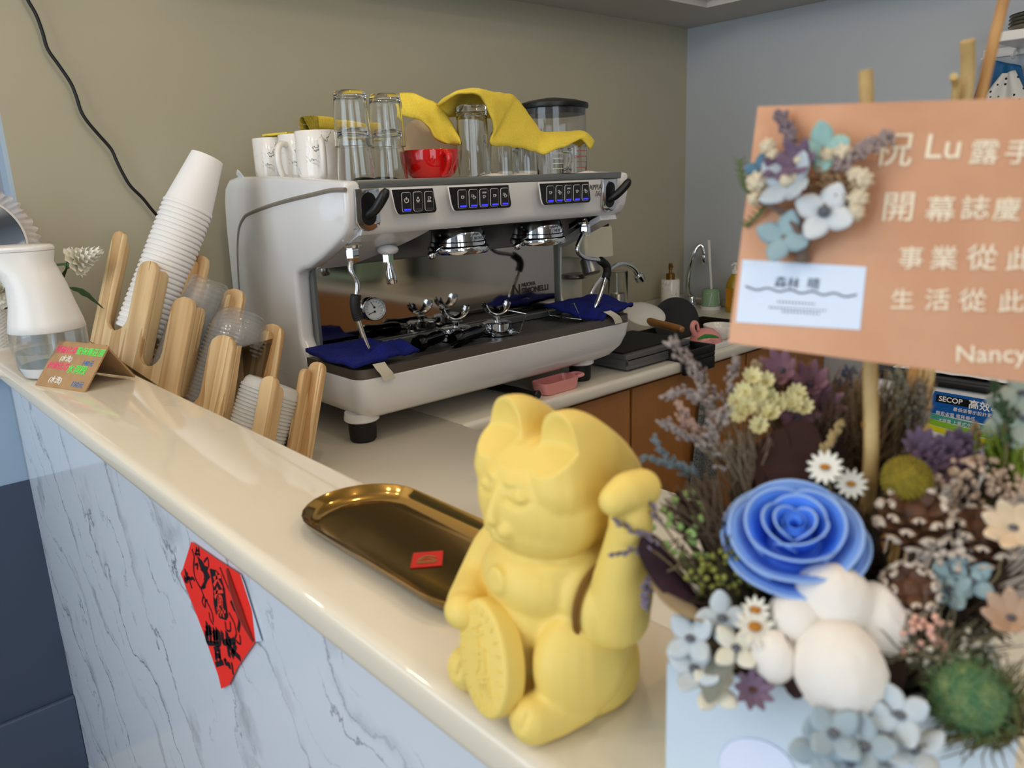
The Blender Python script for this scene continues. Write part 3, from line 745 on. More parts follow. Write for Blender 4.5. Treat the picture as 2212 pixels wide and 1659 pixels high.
# wire stands on the tray
def wire(name, pts, label):
    b = new(); P = [at(p[0], p[1], 1, p[2]) for p in pts]; o0 = P[0].copy()
    tube(b, [p - o0 for p in P], 0.0017, 8)
    props(obj(name, b, CHROME, loc=o0), label, 'wire stand')
wire('wire_stand', [(1078, 668, 1.38), (1105, 672, 1.37), (1138, 678, 1.345), (1122, 718, 1.253), (1092, 712, 1.29), (1080, 720, 1.285)], 'bent chrome wire stand on the grate beside the right portafilter')
wire('wire_stand', [(1180, 668, 1.38), (1188, 682, 1.33), (1255, 690, 1.253), (1240, 656, 1.32), (1222, 662, 1.35)], 'bent chrome wire stand poking out from under the blue cloth at the right')

# ------------------------------------------------------------------ blue cloths on the drip tray
BLUE = M('blue_terry', (6, 32, 150), 0.95, bump=(900, 0.9, 0.004), var=(300, (2, 16, 100)))
TAG = M('care_tag_cloth', (206, 200, 184), 0.8)
def cloth_patch(name, quad, zbase, hfun, nu, nv, mat, label, cat, th=0.004, edge=None):
    Q = [at(q[0], q[1], 1, q[2]) for q in quad]; o0 = (Q[0] + Q[2]) / 2; o0.z = zbase
    b = new()
    def fn(u, v):
        p = Q[0] * (1 - u) * (1 - v) + Q[1] * u * (1 - v) + Q[2] * u * v + Q[3] * (1 - u) * v
        z = max(hfun(u, v, p), p.z + 0.3 * (hfun(u, v, p) - 0.1525))
        wob = 0.004 * NZ.noise(V((p.x * 30, p.y * 30, 3))) if True else 0
        return V((p.x + wob, p.y + wob, z)) - o0
    grid(b, fn, nu, nv, th=th)
    o = obj(name, b, mat, loc=o0, ang=180)
    return props(o, label, cat), o0
def hleft(u, v, p):
    base = 0.1525
    n = NZ.noise(V((p.x * 22, p.y * 22, 0))) * 0.008 + NZ.noise(V((p.x * 60, p.y * 60, 5))) * 0.002
    fold = 0.019 * math.exp(-((v - 0.75 + 0.25 * (u - 0.7)) / 0.12) ** 2) * min(1, max(0, (u - 0.3) / 0.3)) + 0.012 * math.exp(-((u - 0.92) / 0.08) ** 2) * max(0, math.sin(v * 9))
    return base + 0.007 + n + fold + 0.003 * math.sin(u * 5)
cl, o0 = cloth_patch('blue_cloth', [(660, 764, 1.385), (796, 738, 1.385), (905, 768, 1.235), (768, 806, 1.199)], 0.1525, hleft, 46, 46, BLUE, 'crumpled blue terry cloth with white tag at the left front of the machine', 'cloth', 0.007)
def tag_mesh(pts, w, o0):
    b = new(); P = cr([at(*p) - o0 for p in pts], 6)
    def fn(u, v):
        q = P[int(round(u * (len(P) - 1)))]
        return q + V((w * (v - 0.5), -0.0015 * math.sin(v * PI), 0))
    grid(b, fn, len(P) - 1, 4, th=0.0008); return b
obj('care_tag', tag_mesh([(818, 784, 1, 1.203), (826, 796, 1, 1.2015), (835, 806, 1, 1.201), (842, 820, 1, 1.203)], 0.026, o0), TAG, cl, label='white care tag')
def hright(u, v, p):
    return 0.1565 + 0.010 * math.sin(u * PI) * (0.4 + 0.6 * math.sin(v * PI)) + NZ.noise(V((p.x * 30, p.y * 30, 2))) * 0.016 + NZ.noise(V((p.x * 70, p.y * 70, 5))) * 0.003
cl, o0 = cloth_patch('blue_cloth', [(1176, 664, 1.375), (1300, 640, 1.36), (1368, 668, 1.225), (1300, 700, 1.199)], 0.1525, hright, 46, 46, BLUE, 'crumpled blue terry cloth with white tag at the right end of the drip tray', 'cloth', 0.007)
obj('care_tag', tag_mesh([(1311, 672, 1, 1.206), (1322, 678, 1, 1.2025), (1332, 686, 1, 1.2015), (1337, 698, 1, 1.203)], 0.026, o0), TAG, cl, label='white care tag')
# ------------------------------------------------------------------ things on top of the machine
TOPZ = 0.4792
YEL = M('yellow_terry', (255, 234, 100), 0.95, bump=(700, 0.8, 0.003), var=(260, (254, 222, 70)))
mug_m = marble('mug_glaze', (240, 236, 230), (16, 16, 18), 17, (1, 1, 0.8), (0.5, 0.3, 0), 0.013, 0.10, 1.0, 0.43)
b = new()
def liner(u, v):
    x = 0.715 + 0.71 * u; y = 1.215 + 0.30 * v
    z = TOPZ - 0.0008 + max(0, NZ.noise(V((x * 14, y * 14, 1))) * 0.012 + 0.004) * (1.3 if x < 0.82 else 1.0)
    if v == 0: y += 0.004 * math.sin(u * 31)
    return V((x, y, z)) - V((1.0, 1.3, TOPZ))
grid(b, liner, 60, 24); props(obj('paper_liner', b, PAPER, loc=(1.0, 1.3, TOPZ), ang=180), 'crinkled white paper lining the top of the espresso machine', 'paper')
b = new(); c0 = at(545, 380, 1, 1.60); c0.z = TOPZ + 0.001
def flap(u, v): return V((-0.012 - 0.018 * u * u + 0.03 * v - 0.010 * v * u, 0.02 * v + 0.02 * math.sin(v * 3) * u, 0.037 * u * (1 - 0.55 * v)))
grid(b, flap, 10, 10, th=0.0006); props(obj('paper_napkin', b, PAPER, loc=c0, ang=180), 'curled white paper napkin standing beside the leftmost mug', 'napkin')

def make_mug(p, hdir, label):
    t = thing('marble_mug', label, 'mug', p, group=None)
    b = new(); r, h = 0.0435, 0.099
    lathe(b, [(0, 0.0), (r - 0.004, 0.0), (r - 0.001, 0.002), (r, 0.006), (r, h - 0.002), (r - 0.0012, h), (r - 0.0026, h - 0.001), (r - 0.0035, h - 0.004), (r - 0.0035, 0.006), (0, 0.005)], 48)
    obj('body', b, mug_m, t, ang=50)
    b = new(); a = hdir
    P = cr([(r - 0.002, 0, 0.078), (r + 0.012, 0, 0.080), (r + 0.024, 0, 0.070), (r + 0.027, 0, 0.048), (r + 0.021, 0, 0.026), (r + 0.010, 0, 0.016), (r - 0.002, 0, 0.016)], 6)
    tube(b, P, 0.0062, 14, Mt=RZ(a)); obj('handle', b, CERAMIC, t)
    return t
def flat(px, py, Y, z): p = at(px, py, 1, Y); p.z = z; return p
make_mug(flat(594, 335, 1.61, TOPZ + 0.001), -1.85, 'white marble-patterned mug at the far left of the machine top')
make_mug(flat(652, 335, 1.50, TOPZ + 0.001), -2.75, 'white marble-patterned mug in the middle of three, handle to the left')
make_mug(flat(690, 330, 1.405, TOPZ + 0.001), -1.99, 'white marble-patterned mug nearest the stacked tumblers, handle to the front')
# folded yellow towel across the mugs
def pad(name, pts, z0, z1, w, label, dz=0.0):
    b = new(); P = cr([V(p) for p in pts], 8); o0 = P[0].copy(); n = len(P) - 1
    def fn(u, v):
        q = P[int(round(u * n))] - o0; t = (P[min(int(round(u * n)) + 1, n)] - P[max(int(round(u * n)) - 1, 0)]).normalized(); s = V((-t.y, t.x, 0)).normalized()
        a = v * 2 * PI; cx = math.copysign(abs(math.cos(a)) ** 0.45, math.cos(a)); cz = math.copysign(abs(math.sin(a)) ** 0.45, math.sin(a))
        nn = NZ.noise(q * 40 + V((0, 0, v * 4))) * 0.0015
        return q + s * (cx * w + nn) + V((0, 0, (z1 - z0) / 2 * cz + (z0 + z1) / 2 - z0 + nn))
    grid(b, fn, n, 20)
    for e in (0, n * 20): pass
    bmesh.ops.holes_fill(b, edges=[e for e in b.edges if e.is_boundary], sides=0)
    return props(obj(name, b, YEL, loc=o0, ang=70), label, 'towel')
zt = TOPZ + 0.1015
a1, a2 = flat(668, 268, 1.41, zt), flat(800, 262, 1.47, zt)
pad('yellow_towel', [a1, (a1 + a2) / 2 + V((0, 0.004, 0)), a2], zt, zt + 0.026, 0.024, 'folded thick yellow terry towel lying on the mug beside the tumblers')
a1, a2 = flat(582, 290, 1.60, zt), flat(636, 286, 1.53, zt)
pad('yellow_towel', [a1, a2], zt, zt + 0.006, 0.02, 'thin yellow cloth lying over the two leftmost mugs')

# tumblers, upside down, two stacks of two
def make_tumbler(name, label, p, r0, r1, h, th=0.0022, base=0.008, group=None):   # r0 rim (down), r1 base (up)
    b = new(); lathe(b, [(r0 - th, 0.0008), (r0 - th * .5, 0), (r0, 0.0008), (r0 + (r1 - r0) * .25 + .0006, h * .25), (r1 + 0.0004, h * 0.8), (r1, h - 0.004), (r1 - 0.003, h), (0, h - 0.0005)], 40)
    lathe(b, [(r0 - th, 0.0008), (r0 - th + (r1 - r0) * .25 + .0004, h * .25), (r1 - th, h * .8), (r1 - th - 0.001, h - base - 0.003), (r1 - th - 0.005, h - base), (0, h - base)], 40)
    bmesh.ops.remove_doubles(b, verts=b.verts, dist=1e-5); bmesh.ops.recalc_face_normals(b, faces=b.faces)
    return props(obj(name, b, GLASS, loc=p, ang=50), label, 'glass', group)
s1, s2 = flat(763, 300, 1.272, TOPZ + 0.0015), flat(837, 300, 1.295, TOPZ + 0.0015)
for s, nm in ((s1, 'left stack beside the marble mug'), (s2, 'right stack beside the red cup')):
    make_tumbler('tumbler', 'clear glass tumbler upside down, lower of the ' + nm, s, 0.0335, 0.0275, 0.094)
    make_tumbler('tumbler', 'clear glass tumbler upside down, upper of the ' + nm, s + V((0, 0, 0.0625)), 0.0335, 0.0285, 0.094)
# tall glasses under the towel
for px, Y, r, h, lab in ((1023, 1.272, 0.0325, 0.142, 'tall clear glass upside down, partly wrapped by the yellow towel'), (1090, 1.345, 0.031, 0.100, 'tall clear glass upside down under the towel, second from the red cup'),
                    (1138, 1.355, 0.031, 0.080, 'tall clear glass upside down under the towel, third from the red cup')):
    make_tumbler('tall_glass', lab, flat(px, 340, Y, TOPZ + 0.001), r, r * 0.94, h, 0.003, 0.014)
# red cup and cream plate
rc = flat(931, 350, 1.292, TOPZ + 0.001)
RED = M('red_glaze', (196, 16, 14), 0.08, coat=0.4)
t = thing('red_cup', 'wide glossy red cappuccino cup in the middle of the machine top', 'cup', rc)
b = new(); lathe(b, [(0, 0.002), (0.028, 0.002), (0.030, 0), (0.033, 0.002), (0.046, 0.012), (0.053, 0.028), (0.056, 0.056), (0.0555, 0.0575), (0.053, 0.057), (0.050, 0.030), (0.040, 0.012), (0, 0.008)], 56); obj('body', b, RED, t, ang=50)
b = new(); P = cr([(0.054, 0, 0.050), (0.068, 0, 0.050), (0.075, 0, 0.040), (0.070, 0, 0.026), (0.060, 0, 0.014), (0.046, 0, 0.012)], 6); tube(b, P, 0.006, 14, Mt=RZ(-1.72)); obj('handle', b, RED, t, ang=60)
b = new(); pc = flat(930, 300, 1.375, 0)
lathe(b, [(0, 0), (0.03, 0.001), (0.062, 0.010), (0.0625, 0.0125), (0.06, 0.0125), (0.03, 0.0045), (0, 0.0035)], 48)
props(obj('saucer', b, M('cream_glaze', (206, 184, 150), 0.3), mtx=frame((pc.x, pc.y + 0.012, TOPZ + 0.066), (0.93, -0.30, -0.22), (0.12, 0.30, 0.93))), 'cream saucer leaning upright behind the red cup', 'saucer')
# measuring cups
for px, Y, rr, hh, lab in ((1188, 1.29, 0.030, 0.058, 'small clear glass jug with handle under the yellow towel, left of the measuring cup'), (1240, 1.298, 0.030, 0.064, 'clear glass measuring cup with red scale marks at the right end of the machine top')):
    p = flat(px, 345, Y, TOPZ + 0.001); t = thing('measuring_cup', lab, 'measuring cup', p)
    b = new(); lathe(b, [(0, 0), (rr * .9, 0), (rr * .96, 0.003), (rr, hh), (rr - .001, hh + .0008), (rr - .0022, hh), (rr * .9, 0.006), (0, 0.005)], 40); obj('body', b, GLASS, t, ang=50)
    b = new(); tube(b, cr([(rr - .001, 0, hh * .9), (rr + .014, 0, hh * .88), (rr + .018, 0, hh * .6), (rr + .010, 0, hh * .3), (rr - .001, 0, hh * .22)], 6), 0.0035, 10, Mt=RZ(-0.6 if px < 1200 else 3.6)); obj('handle', b, GLASS, t)
    b = new(); mk = M('red_print', (190, 30, 36), 0.5) if px > 1200 else M('white_print', (230, 230, 230), 0.5)
    for k in range(4):
        z = hh * (0.28 + 0.19 * k); a0 = -2.1
        for j in range(8): box(b, (-0.0022, 0, -0.0006), (0.0022, 0.0004, 0.0006), Mt=RZ(a0 + 0.14 * j + PI / 2) @ T(0, -rr * (0.965 + .03 * z / hh) - 0.0006, z))
    if px > 1200:
        text(b, 'OZ', 0.009, RZ(-2.35 + PI / 2) @ T(0, -rr * 1.0 - 0.0004, hh * 0.6) @ RX(PI / 2), 0.0004)
    obj('scale_marks', b, mk, t, smooth=False)
# draped yellow towel
hem = [(942, 228, 1.31), (958, 217, 1.27), (982, 203, 1.238), (1012, 200, 1.232), (1036, 204, 1.232), (1051, 226, 1.236), (1064, 258, 1.240), (1069, 285, 1.245), (1061, 310, 1.245), (1090, 315, 1.25), (1130, 320, 1.26), (1160, 326, 1.262), (1179, 331, 1.255), (1210, 319, 1.255), (1240, 309, 1.26), (1258, 300, 1.262), (1276, 321, 1.262)]
top = [(945, 224, 1.325), (962, 209, 1.30), (986, 196, 1.275), (1010, 193, 1.275), (1036, 193, 1.275), (1061, 196, 1.28), (1086, 199, 1.29), (1105, 202, 1.30), (1117, 211, 1.31), (1129, 225, 1.315), (1143, 243, 1.32), (1157, 266, 1.32), (1169, 283, 1.31), (1200, 284, 1.30), (1235, 283, 1.305), (1262, 284, 1.31), (1282, 302, 1.31)]
hem3 = cr([at(p[0], p[1], 1, p[2]) for p in hem], 4); top3 = cr([at(p[0], p[1], 1, p[2]) for p in top], 4)
bak3 = [p + V((0.012, 0.055, -0.012 - 0.5 * max(0, p.z - 0.56) * 0.7)) for p in top3]
o0 = V((1.1, 1.29, TOPZ)); n = len(hem3) - 1
def drape(u, v):
    i = int(round(u * n)); a, c, d = hem3[i], top3[i], bak3[i]
    if v < 0.6:
        t = v / 0.6; p = a.lerp(c, t); p = p + V((-0.2, -0.9, 0.25)) * 0.012 * math.sin(t * PI) * min(1, (c - a).length / 0.05)
    else: t = (v - 0.6) / 0.4; p = c.lerp(d, t) + V((0, 0, 0.004 * math.sin(t * PI)))
    return p + V((0, NZ.noise(p * 45) * 0.003, NZ.noise(p * 38 + V((5, 5, 5))) * 0.003)) - o0
b = new(); grid(b, drape, n, 18, th=0.0045); props(obj('yellow_towel', b, YEL, loc=o0, ang=180), 'yellow terry towel draped over the tall glasses and measuring cups', 'towel')
up = [(864, 201, 1.37), (892, 201, 1.36), (908, 209, 1.35), (940, 225, 1.34), (964, 249, 1.325), (979, 271, 1.31), (989, 285, 1.30), (991, 297, 1.295), (986, 311, 1.29)]
lo = [(864, 249, 1.36), (884, 255, 1.345), (903, 262, 1.335), (923, 276, 1.32), (937, 294, 1.305), (950, 303, 1.30), (964, 308, 1.295), (975, 311, 1.29), (986, 314, 1.288)]
up3 = cr([at(p[0], p[1], 1, p[2]) for p in up], 5); lo3 = cr([at(p[0], p[1], 1, p[2]) for p in lo], 5); n2 = len(up3) - 1
def strip(u, v):
    i = int(round(u * n2)); a, c = lo3[i], up3[i]
    p = a.lerp(c, v) + V((-0.2, -0.9, 0)) * (0.014 * math.sin(v * PI) + 0.010 * math.sin(v * 2 * PI + u * 5) * min(1, u * 3))
    return p + V((0, NZ.noise(p * 40) * 0.003, NZ.noise(p * 50) * 0.002)) - o0
b = new(); grid(b, strip, n2, 14, th=0.0045); props(obj('yellow_towel', b, YEL, loc=o0, ang=180), 'twisted yellow terry towel hanging between the tumblers and the red cup', 'towel')

# ------------------------------------------------------------------ coffee grinder behind the machine
gr_w = M('grinder_cream', (206, 200, 178), 0.35)
g = thing('coffee_grinder', 'cream coffee grinder with clear hopper and black lid at the right behind the machine', 'coffee grinder', (1.565, 1.565, 0))
b = new(); box(b, (-0.075, -0.15, 0.0), (0.075, 0.12, 0.05), 0.012, 3); box(b, (-0.065, -0.05, 0.05), (0.065, 0.10, 0.40), 0.02, 4); obj('body', b, gr_w, g)
b = new(); prism(b, [(-0.17, 0.27), (-0.165, 0.345), (-0.06, 0.43), (0.09, 0.43), (0.09, 0.27)], 0.115, T(-0.0575, 0, 0) @ pf, bev=0.012, seg=3); hd = obj('head', b, gr_w, g)
b = new(); prism(b, rrect(0.095, 0.075, 0.008, 4), 0.003, frame((0.0, -0.128, 0.385), (1, 0, 0), (0, 0.62, 0.78)) @ T(0, -0.012, 0)); obj('display', b, M('display_black', (12, 12, 13), 0.15), hd, smooth=False)
b = new(); lathe(b, [(0, -0.04), (0.021, -0.04), (0.024, -0.036), (0.024, 0.0), (0.018, 0.006), (0, 0.006)], 28, aim((0, -0.125, 0.262), (0, 0.35, 1))); obj('chute', b, STEEL, g)
b = new(); lathe(b, [(0, 0.21), (0.038, 0.21), (0.040, 0.214), (0.036, 0.222), (0, 0.222)], 28, T(0, -0.07, 0)); obj('tamper_ring', b, STEEL, g)
b = new()
for s in (-1, 1): tube(b, cr([(s * 0.03, -0.06, 0.135), (s * 0.035, -0.12, 0.132), (s * 0.033, -0.165, 0.138)], 4), 0.006, 10)
box(b, (-0.04, -0.062, 0.12), (0.04, -0.05, 0.15), 0.003); obj('fork', b, BLACK_PL, g)
b = new(); lathe(b, [(0.05, 0.43), (0.062, 0.44), (0.088, 0.50), (0.091, 0.52), (0.091, 0.655), (0.089, 0.655), (0.089, 0.52), (0.086, 0.502), (0.060, 0.442), (0.048, 0.432)], 48); bmesh.ops.recalc_face_normals(b, faces=b.faces); obj('hopper', b, THIN, g, ang=50, label='clear bean hopper')
b = new(); lathe(b, [(0, 0.640), (0.0885, 0.640), (0.0885, 0.656), (0.097, 0.656), (0.098, 0.660), (0.097, 0.668), (0.07, 0.676), (0.02, 0.684), (0, 0.685)], 48); obj('hopper_lid', b, BLACK_PL, g, label='black hopper lid')

# ------------------------------------------------------------------ taps and things beside the sink
def tap(name, base, path, noz, label, lever=None):
    t = thing(name, label, 'tap', base)
    b = new(); lathe(b, [(0, 0), (0.024, 0), (0.024, 0.004), (0.016, 0.010), (0.013, 0.03), (0.010, 0.034), (0, 0.034)], 24); obj('tap_base', b, CHROME, t)
    b = new(); P = cr([V((0, 0, 0.03))] + [p - base for p in path], 7); tube(b, P, 0.0085, 14); obj('spout', b, CHROME, t)
    e = P[-1]; d = (P[-1] - P[-3]).normalized()
    b = new(); lathe(b, [(0, 0), (0.011, 0), (0.0165 if noz else 0.0125, 0.004), (0.0175 if noz else 0.0125, 0.026), (0.015 if noz else 0.011, 0.031), (0, 0.029)], 24, aim(e - d * 0.004, d)); obj('nozzle', b, CHROME, t)
    if lever is not None:
        b = new(); tube(b, [V((0.01, -0.005, 0.022)), V((0.035, -0.035, 0.018)), V((0.05, -0.06, 0.006))], [0.005, 0.006, 0.009], 10, flat=0.6); obj('tap_lever', b, M('lever_white', (214, 212, 206), 0.4), t, label='white lever')
    return t
Yt = 1.66
bs_ = at(1262, 664, 1, Yt); base = V((bs_.x - 0.005, Yt, 0.0))
tap('swivel_tap', base, [at(1274, 640, 1, Yt), at(1296, 602, 1, Yt), at(1326, 575, 1, Yt), at(1350, 570, 1, Yt), at(1369, 580, 1, Yt), at(1378, 594, 1, Yt)], True, 'chrome gooseneck tap arching out from behind the espresso machine')
base = at(1491, 655, 2, 0.0); base.x -= 0.02; base.y = 1.735
tap('sink_tap', base, [at(1486, 625, 1, 1.73), at(1489, 585, 1, 1.715), at(1498, 550, 1, 1.70), at(1508, 532, 1, 1.69), at(1516, 531, 1, 1.68), at(1521, 545, 1, 1.67), at(1521, 553, 1, 1.67)], False, 'tall chrome swan neck tap at the sink in the room corner', True)
# glass and steel cup by the wall
p = at(1335, 640, 1, 1.715); zt = at(1335, 586, 1, 1.715).z; p.z = 0
b = new(); lathe(b, [(0, 0), (0.030, 0), (0.032, 0.003), (0.0335, zt), (0.032, zt + .001), (0.031, zt), (0.030, 0.008), (0, 0.006)], 40); props(obj('glass_jar', b, GLASS, loc=p, ang=50), 'tall clear glass cylinder against the back wall right of the machine', 'glass')
p = at(1334, 640, 1, 1.635); zt = at(1334, 634, 1, 1.635).z; p.z = 0
b = new(); lathe(b, [(0, 0), (0.022, 0), (0.0235, 0.003), (0.0235, zt), (0.0225, zt + .001), (0.0215, zt), (0.021, 0.004), (0, 0.004)], 32); props(obj('steel_beaker', b, STEEL, loc=p, ang=50), 'small brushed steel cup standing in front of the tall glass', 'cup')
# marble soap pump
p = at(1448, 620, 1, 1.70); zt = at(1448, 603, 1, 1.70).z; p.z = 0
t = thing('soap_pump', 'white marble soap pump bottle with gold pump in the corner by the sink', 'soap bottle', p)
b = new(); lathe(b, [(0, 0), (0.031, 0), (0.033, 0.003), (0.033, zt - .004), (0.031, zt), (0, zt)], 40); obj('bottle', b, mug_m, t, ang=50)
b = new(); lathe(b, [(0, zt), (0.0155, zt), (0.0155, zt + 0.019), (0.014, zt + .021), (0.006, zt + 0.022), (0.0055, zt + 0.034), (0.0075, zt + 0.036), (0.0075, zt + 0.054), (0.006, zt + 0.056), (0, zt + 0.056)], 28)
tube(b, [(0, 0, zt + 0.050), (-0.018, -0.022, zt + 0.046)], 0.004, 10); obj('pump', b, BRASS, t, label='gold pump')
# brush in green holder
p = at(1535, 667, 2, 0.0)
t = thing('brush_holder', 'pale green tapered brush holder standing on the worktop by the right wall', 'holder', p)
b = new(); lathe(b, [(0, 0.010), (0.034, 0.010), (0.030, 0.07), (0.026, 0.073), (0.012, 0.073), (0.012, 0.05), (0, 0.05)], 36); obj('cup', b, M('pale_green', (136, 170, 136), 0.4), t, ang=50)
b = new(); lathe(b, [(0, 0), (0.036, 0), (0.0365, 0.010), (0.0345, 0.0115), (0, 0.0115)], 36); obj('foot', b, WHITE_PL, t)
b = new(); c2 = -2.2
for q in ([(-0.9, 0.06), (-0.25, 0.06), (-0.5, 0.016)], [(0.9, 0.062), (0.62, 0.062), (0.75, 0.02)]): tube(b, [V(((0.0345 - (z - .01) * .0667) * math.cos(c2 + a), (0.0345 - (z - .01) * .0667) * math.sin(c2 + a), z)) for a, z in q], 0.001, 6)
obj('stripes', b, WHITE_PL, t)
b = new(); hp = at(1531, 519, 1, p.y + 0.004) - p
tube(b, cr([(0, 0, 0.051), (0, 0, 0.085), hp * 0.7 + V((0.003, 0, 0)), hp], 6), [0.0055, 0.0045, 0.0042, 0.0055, 0.0048], 10); props(obj('dish_brush', b, WHITE_PL, loc=p), 'white long-handled brush standing upright in the green holder', 'brush')
# yellow detergent bottle
p = at(1584, 673, 2, 0.0)
t = thing('detergent_bottle', 'yellow detergent bottle half hidden behind the left edge of the card', 'bottle', p)
b = new(); H = 0.125
loft(b, [[V((q[0], q[1], z)) for q in rrect(0.062 * s, 0.04 * s, 0.016 * s, 5)] for s, z in ((0.9, 0), (1, 0.006), (1, 0.085), (0.96, 0.10), (0.7, 0.118), (0.42, 0.128), (0.36, 0.134))]); obj('bottle', b, M('yellow_liquid', (196, 164, 20), 0.12, trans=0.35), t, ang=50)
b = new(); box(b, (-0.0305, -0.0208, 0.02), (0.0305, -0.0202, 0.085), 0.0); box(b, (-0.0316, -0.012, 0.02), (-0.0310, 0.012, 0.085)); lb = obj('bottle_label', b, M('orange_label', (196, 132, 24), 0.4), t, smooth=False)
b = new(); lathe(b, [(0, 0.134), (0.011, 0.134), (0.011, 0.146), (0.006, 0.148), (0.005, 0.162), (0.009, 0.164), (0.009, 0.172), (0, 0.174)], 20); tube(b, [(0, 0, 0.169), (-0.022, -0.004, 0.166)], 0.004, 10); obj('pump', b, WHITE_PL, t)

# ------------------------------------------------------------------ drying things in front of the sink
fl = at(1357, 806, 2, 0.0); YF = fl.y + 0.004
x0 = fl.x; x1 = at(1490, 745, 1, YF).x
zt = at(1357, 768, 1, YF).z
t = thing('steel_stand', 'two-tier stainless steel stand on the worktop right of the espresso machine', 'stand', (x0, YF, 0.0))
W_ = x1 - x0; D_ = 0.20
b = new(); box(b, (0, 0, zt - 0.013), (W_, D_, zt), 0.002); obj('top_tray', b, M('stand_steel', (112, 112, 112), 0.4, 0.5), t, smooth=False)
b = new(); box(b, (0, 0, 0.006), (W_, D_, 0.016), 0.001); box(b, (0, 0, 0.016), (W_, 0.004, 0.028), 0.001); obj('lower_tray', b, MATS['stand_steel'], t, smooth=False)
for xx in (0.0, W_ - 0.004):
    b = new(); box(b, (xx, 0.0, 0.016), (xx + 0.004, D_, zt - 0.013)); obj('side_plate', b, MATS['stand_steel'], t, smooth=False)
for xx in (0.03, W_ - 0.03):
    for yy in (0.02, D_ - 0.02):
        b = new(); lathe(b, [(0, 0), (0.009, 0), (0.009, 0.006), (0, 0.006)], 14, T(xx, yy, 0)); obj('foot', b, RUBBER, t)
b = new(); box(b, (0.0045, 0.012, 0.0162), (W_ - 0.0045, D_ - 0.01, zt - 0.0135)); obj('tier_gap_shade', b, M('tier_shade_black', (10, 10, 10), 0.6), t, smooth=False)  # black block standing in for the shade between the tiers
b = new(); box(b, (0.006, 0.02, zt), (W_ - 0.006, D_ - 0.006, zt + 0.004), 0.001); obj('rubber_mat', b, M('black_mat', (12, 12, 12), 0.7), t, smooth=False)
zs = zt + 0.004
# wooden pestle lying on the stand
pa = at(1374, 688, 2, zs + 0.013); pb = at(1475, 712, 2, zs + 0.013)
pb = pa + (pb - pa)
d = pb - pa; ln = d.length
b = new(); prof = [(0, 0), (0.007, 0.001), (0.0105, 0.006), (0.0115, ln * .12), (0.0100, ln * .2), (0.0100, ln * .28), (0.0125, ln * .32), (0.0118, ln * .36), (0.0122, ln * .40), (0.0112, ln * .44), (0.0112, ln * .7), (0.0105, ln * .92), (0.0085, ln * .985), (0.004, ln), (0, ln)]
lathe(b, prof, 20, aim((0, 0, 0), d)); props(obj('wooden_pestle', b, wood('pestle_wood', (176, 122, 62), (132, 84, 38), 40, 'X', 0.4, 2, 0.2, False), loc=pa), 'turned wooden pestle lying on the steel stand', 'pestle')
# cream lid and black plate leaning
pw = at(1424, 700, 1, 1.405)
b = new(); lathe(b, [(0, 0.016), (0.02, 0.015), (0.045, 0.009), (0.062, 0.0), (0.0635, 0.001), (0.0625, 0.003), (0.046, 0.0115), (0.02, 0.0175), (0, 0.0185)], 44)
props(obj('cream_plate', b, CERAMIC, mtx=frame((pw.x, pw.y + 0.055, zs + 0.028), (0.86, -0.5, -0.05), (0.40, 0.78, 0.42))), 'cream round plate leaning between the pestle and the black plate', 'plate')
pk = at(1459, 690, 1, 1.50)
b = new(); lathe(b, [(0, 0), (0.05, 0.0005), (0.074, 0.006), (0.0745, 0.008), (0.072, 0.0085), (0.05, 0.0035), (0, 0.003)], 48)
props(obj('black_plate', b, M('black_plate', (12, 11, 10), 0.55), mtx=frame((pk.x, pk.y, pk.z - 0.004), (0.80, -0.60, 0), (0.16, 0.22, 0.96))), 'round black plate standing upright in front of the marble soap bottle', 'plate')
# black tray overhanging the worktop edge
q0 = at(1476, 792, 1, 1.172); q1 = at(1545, 775, 1, 1.172)
t = thing('black_tray', 'black tray pushed over the worktop edge beside the steel stand', 'tray', (q0.x + 0.012, 1.172, 0.001))
b = new(); w_ = q1.x - q0.x - 0.012
box(b, (0, 0, 0), (w_, 0.24, 0.012), 0.003); box(b, (0, 0, 0.012), (w_, 0.008, 0.03), 0.002); box(b, (0, 0.232, 0.012), (w_, 0.24, 0.03), 0.002); box(b, (0, 0.008, 0.012), (0.008, 0.232, 0.03), 0.002); box(b, (w_ - 0.008, 0.008, 0.012), (w_, 0.232, 0.03), 0.002)
box(b, (0, -0.0, -0.034), (w_, 0.014, 0.0), 0.003)
obj('tray_body', b, M('tray_black', (10, 10, 11), 0.5), t)
# pink strainer, white bowl, white tray
PINK = M('pink_plastic', (226, 150, 146), 0.25, coat=0.2)
wt = at(1552, 738, 2, 0.0)
b = new(); w_, d_ = 0.19, 0.12
box(b, (0, 0, 0), (w_, d_, 0.004), 0.002); 
for lo, hi in (((0, 0, 0.004), (w_, 0.005, 0.014)), ((0, d_ - 0.005, 0.004), (w_, d_, 0.014)), ((0, 0.005, 0.004), (0.005, d_ - 0.005, 0.014)), ((w_ - 0.005, 0.005, 0.004), (w_, d_ - 0.005, 0.014))): box(b, lo, hi, 0.0015)
tr0 = V((x1 + 0.075, 1.215, 0.0))
tt = thing('white_tray', 'white plastic dish tray at the front of the sink below the bowls', 'tray', tr0)
obj('tray_body', b, WHITE_PL, tt)
b = new(); tube(b, cr([(w_, 0.03, 0.012), (w_ + 0.022, 0.034, 0.014), (w_ + 0.024, 0.06, 0.014), (w_ + 0.022, 0.086, 0.014), (w_, 0.09, 0.012)], 5), 0.0035, 8); obj('tray_handle', b, WHITE_PL, tt)
pb_ = at(1512, 748, 2, 0.030); pb_.z = 0.0045 + tr0.z
pb_ = V((min(max(pb_.x, tr0.x + 0.05), tr0.x + w_ - 0.05), tr0.y + 0.055, 0.0045))
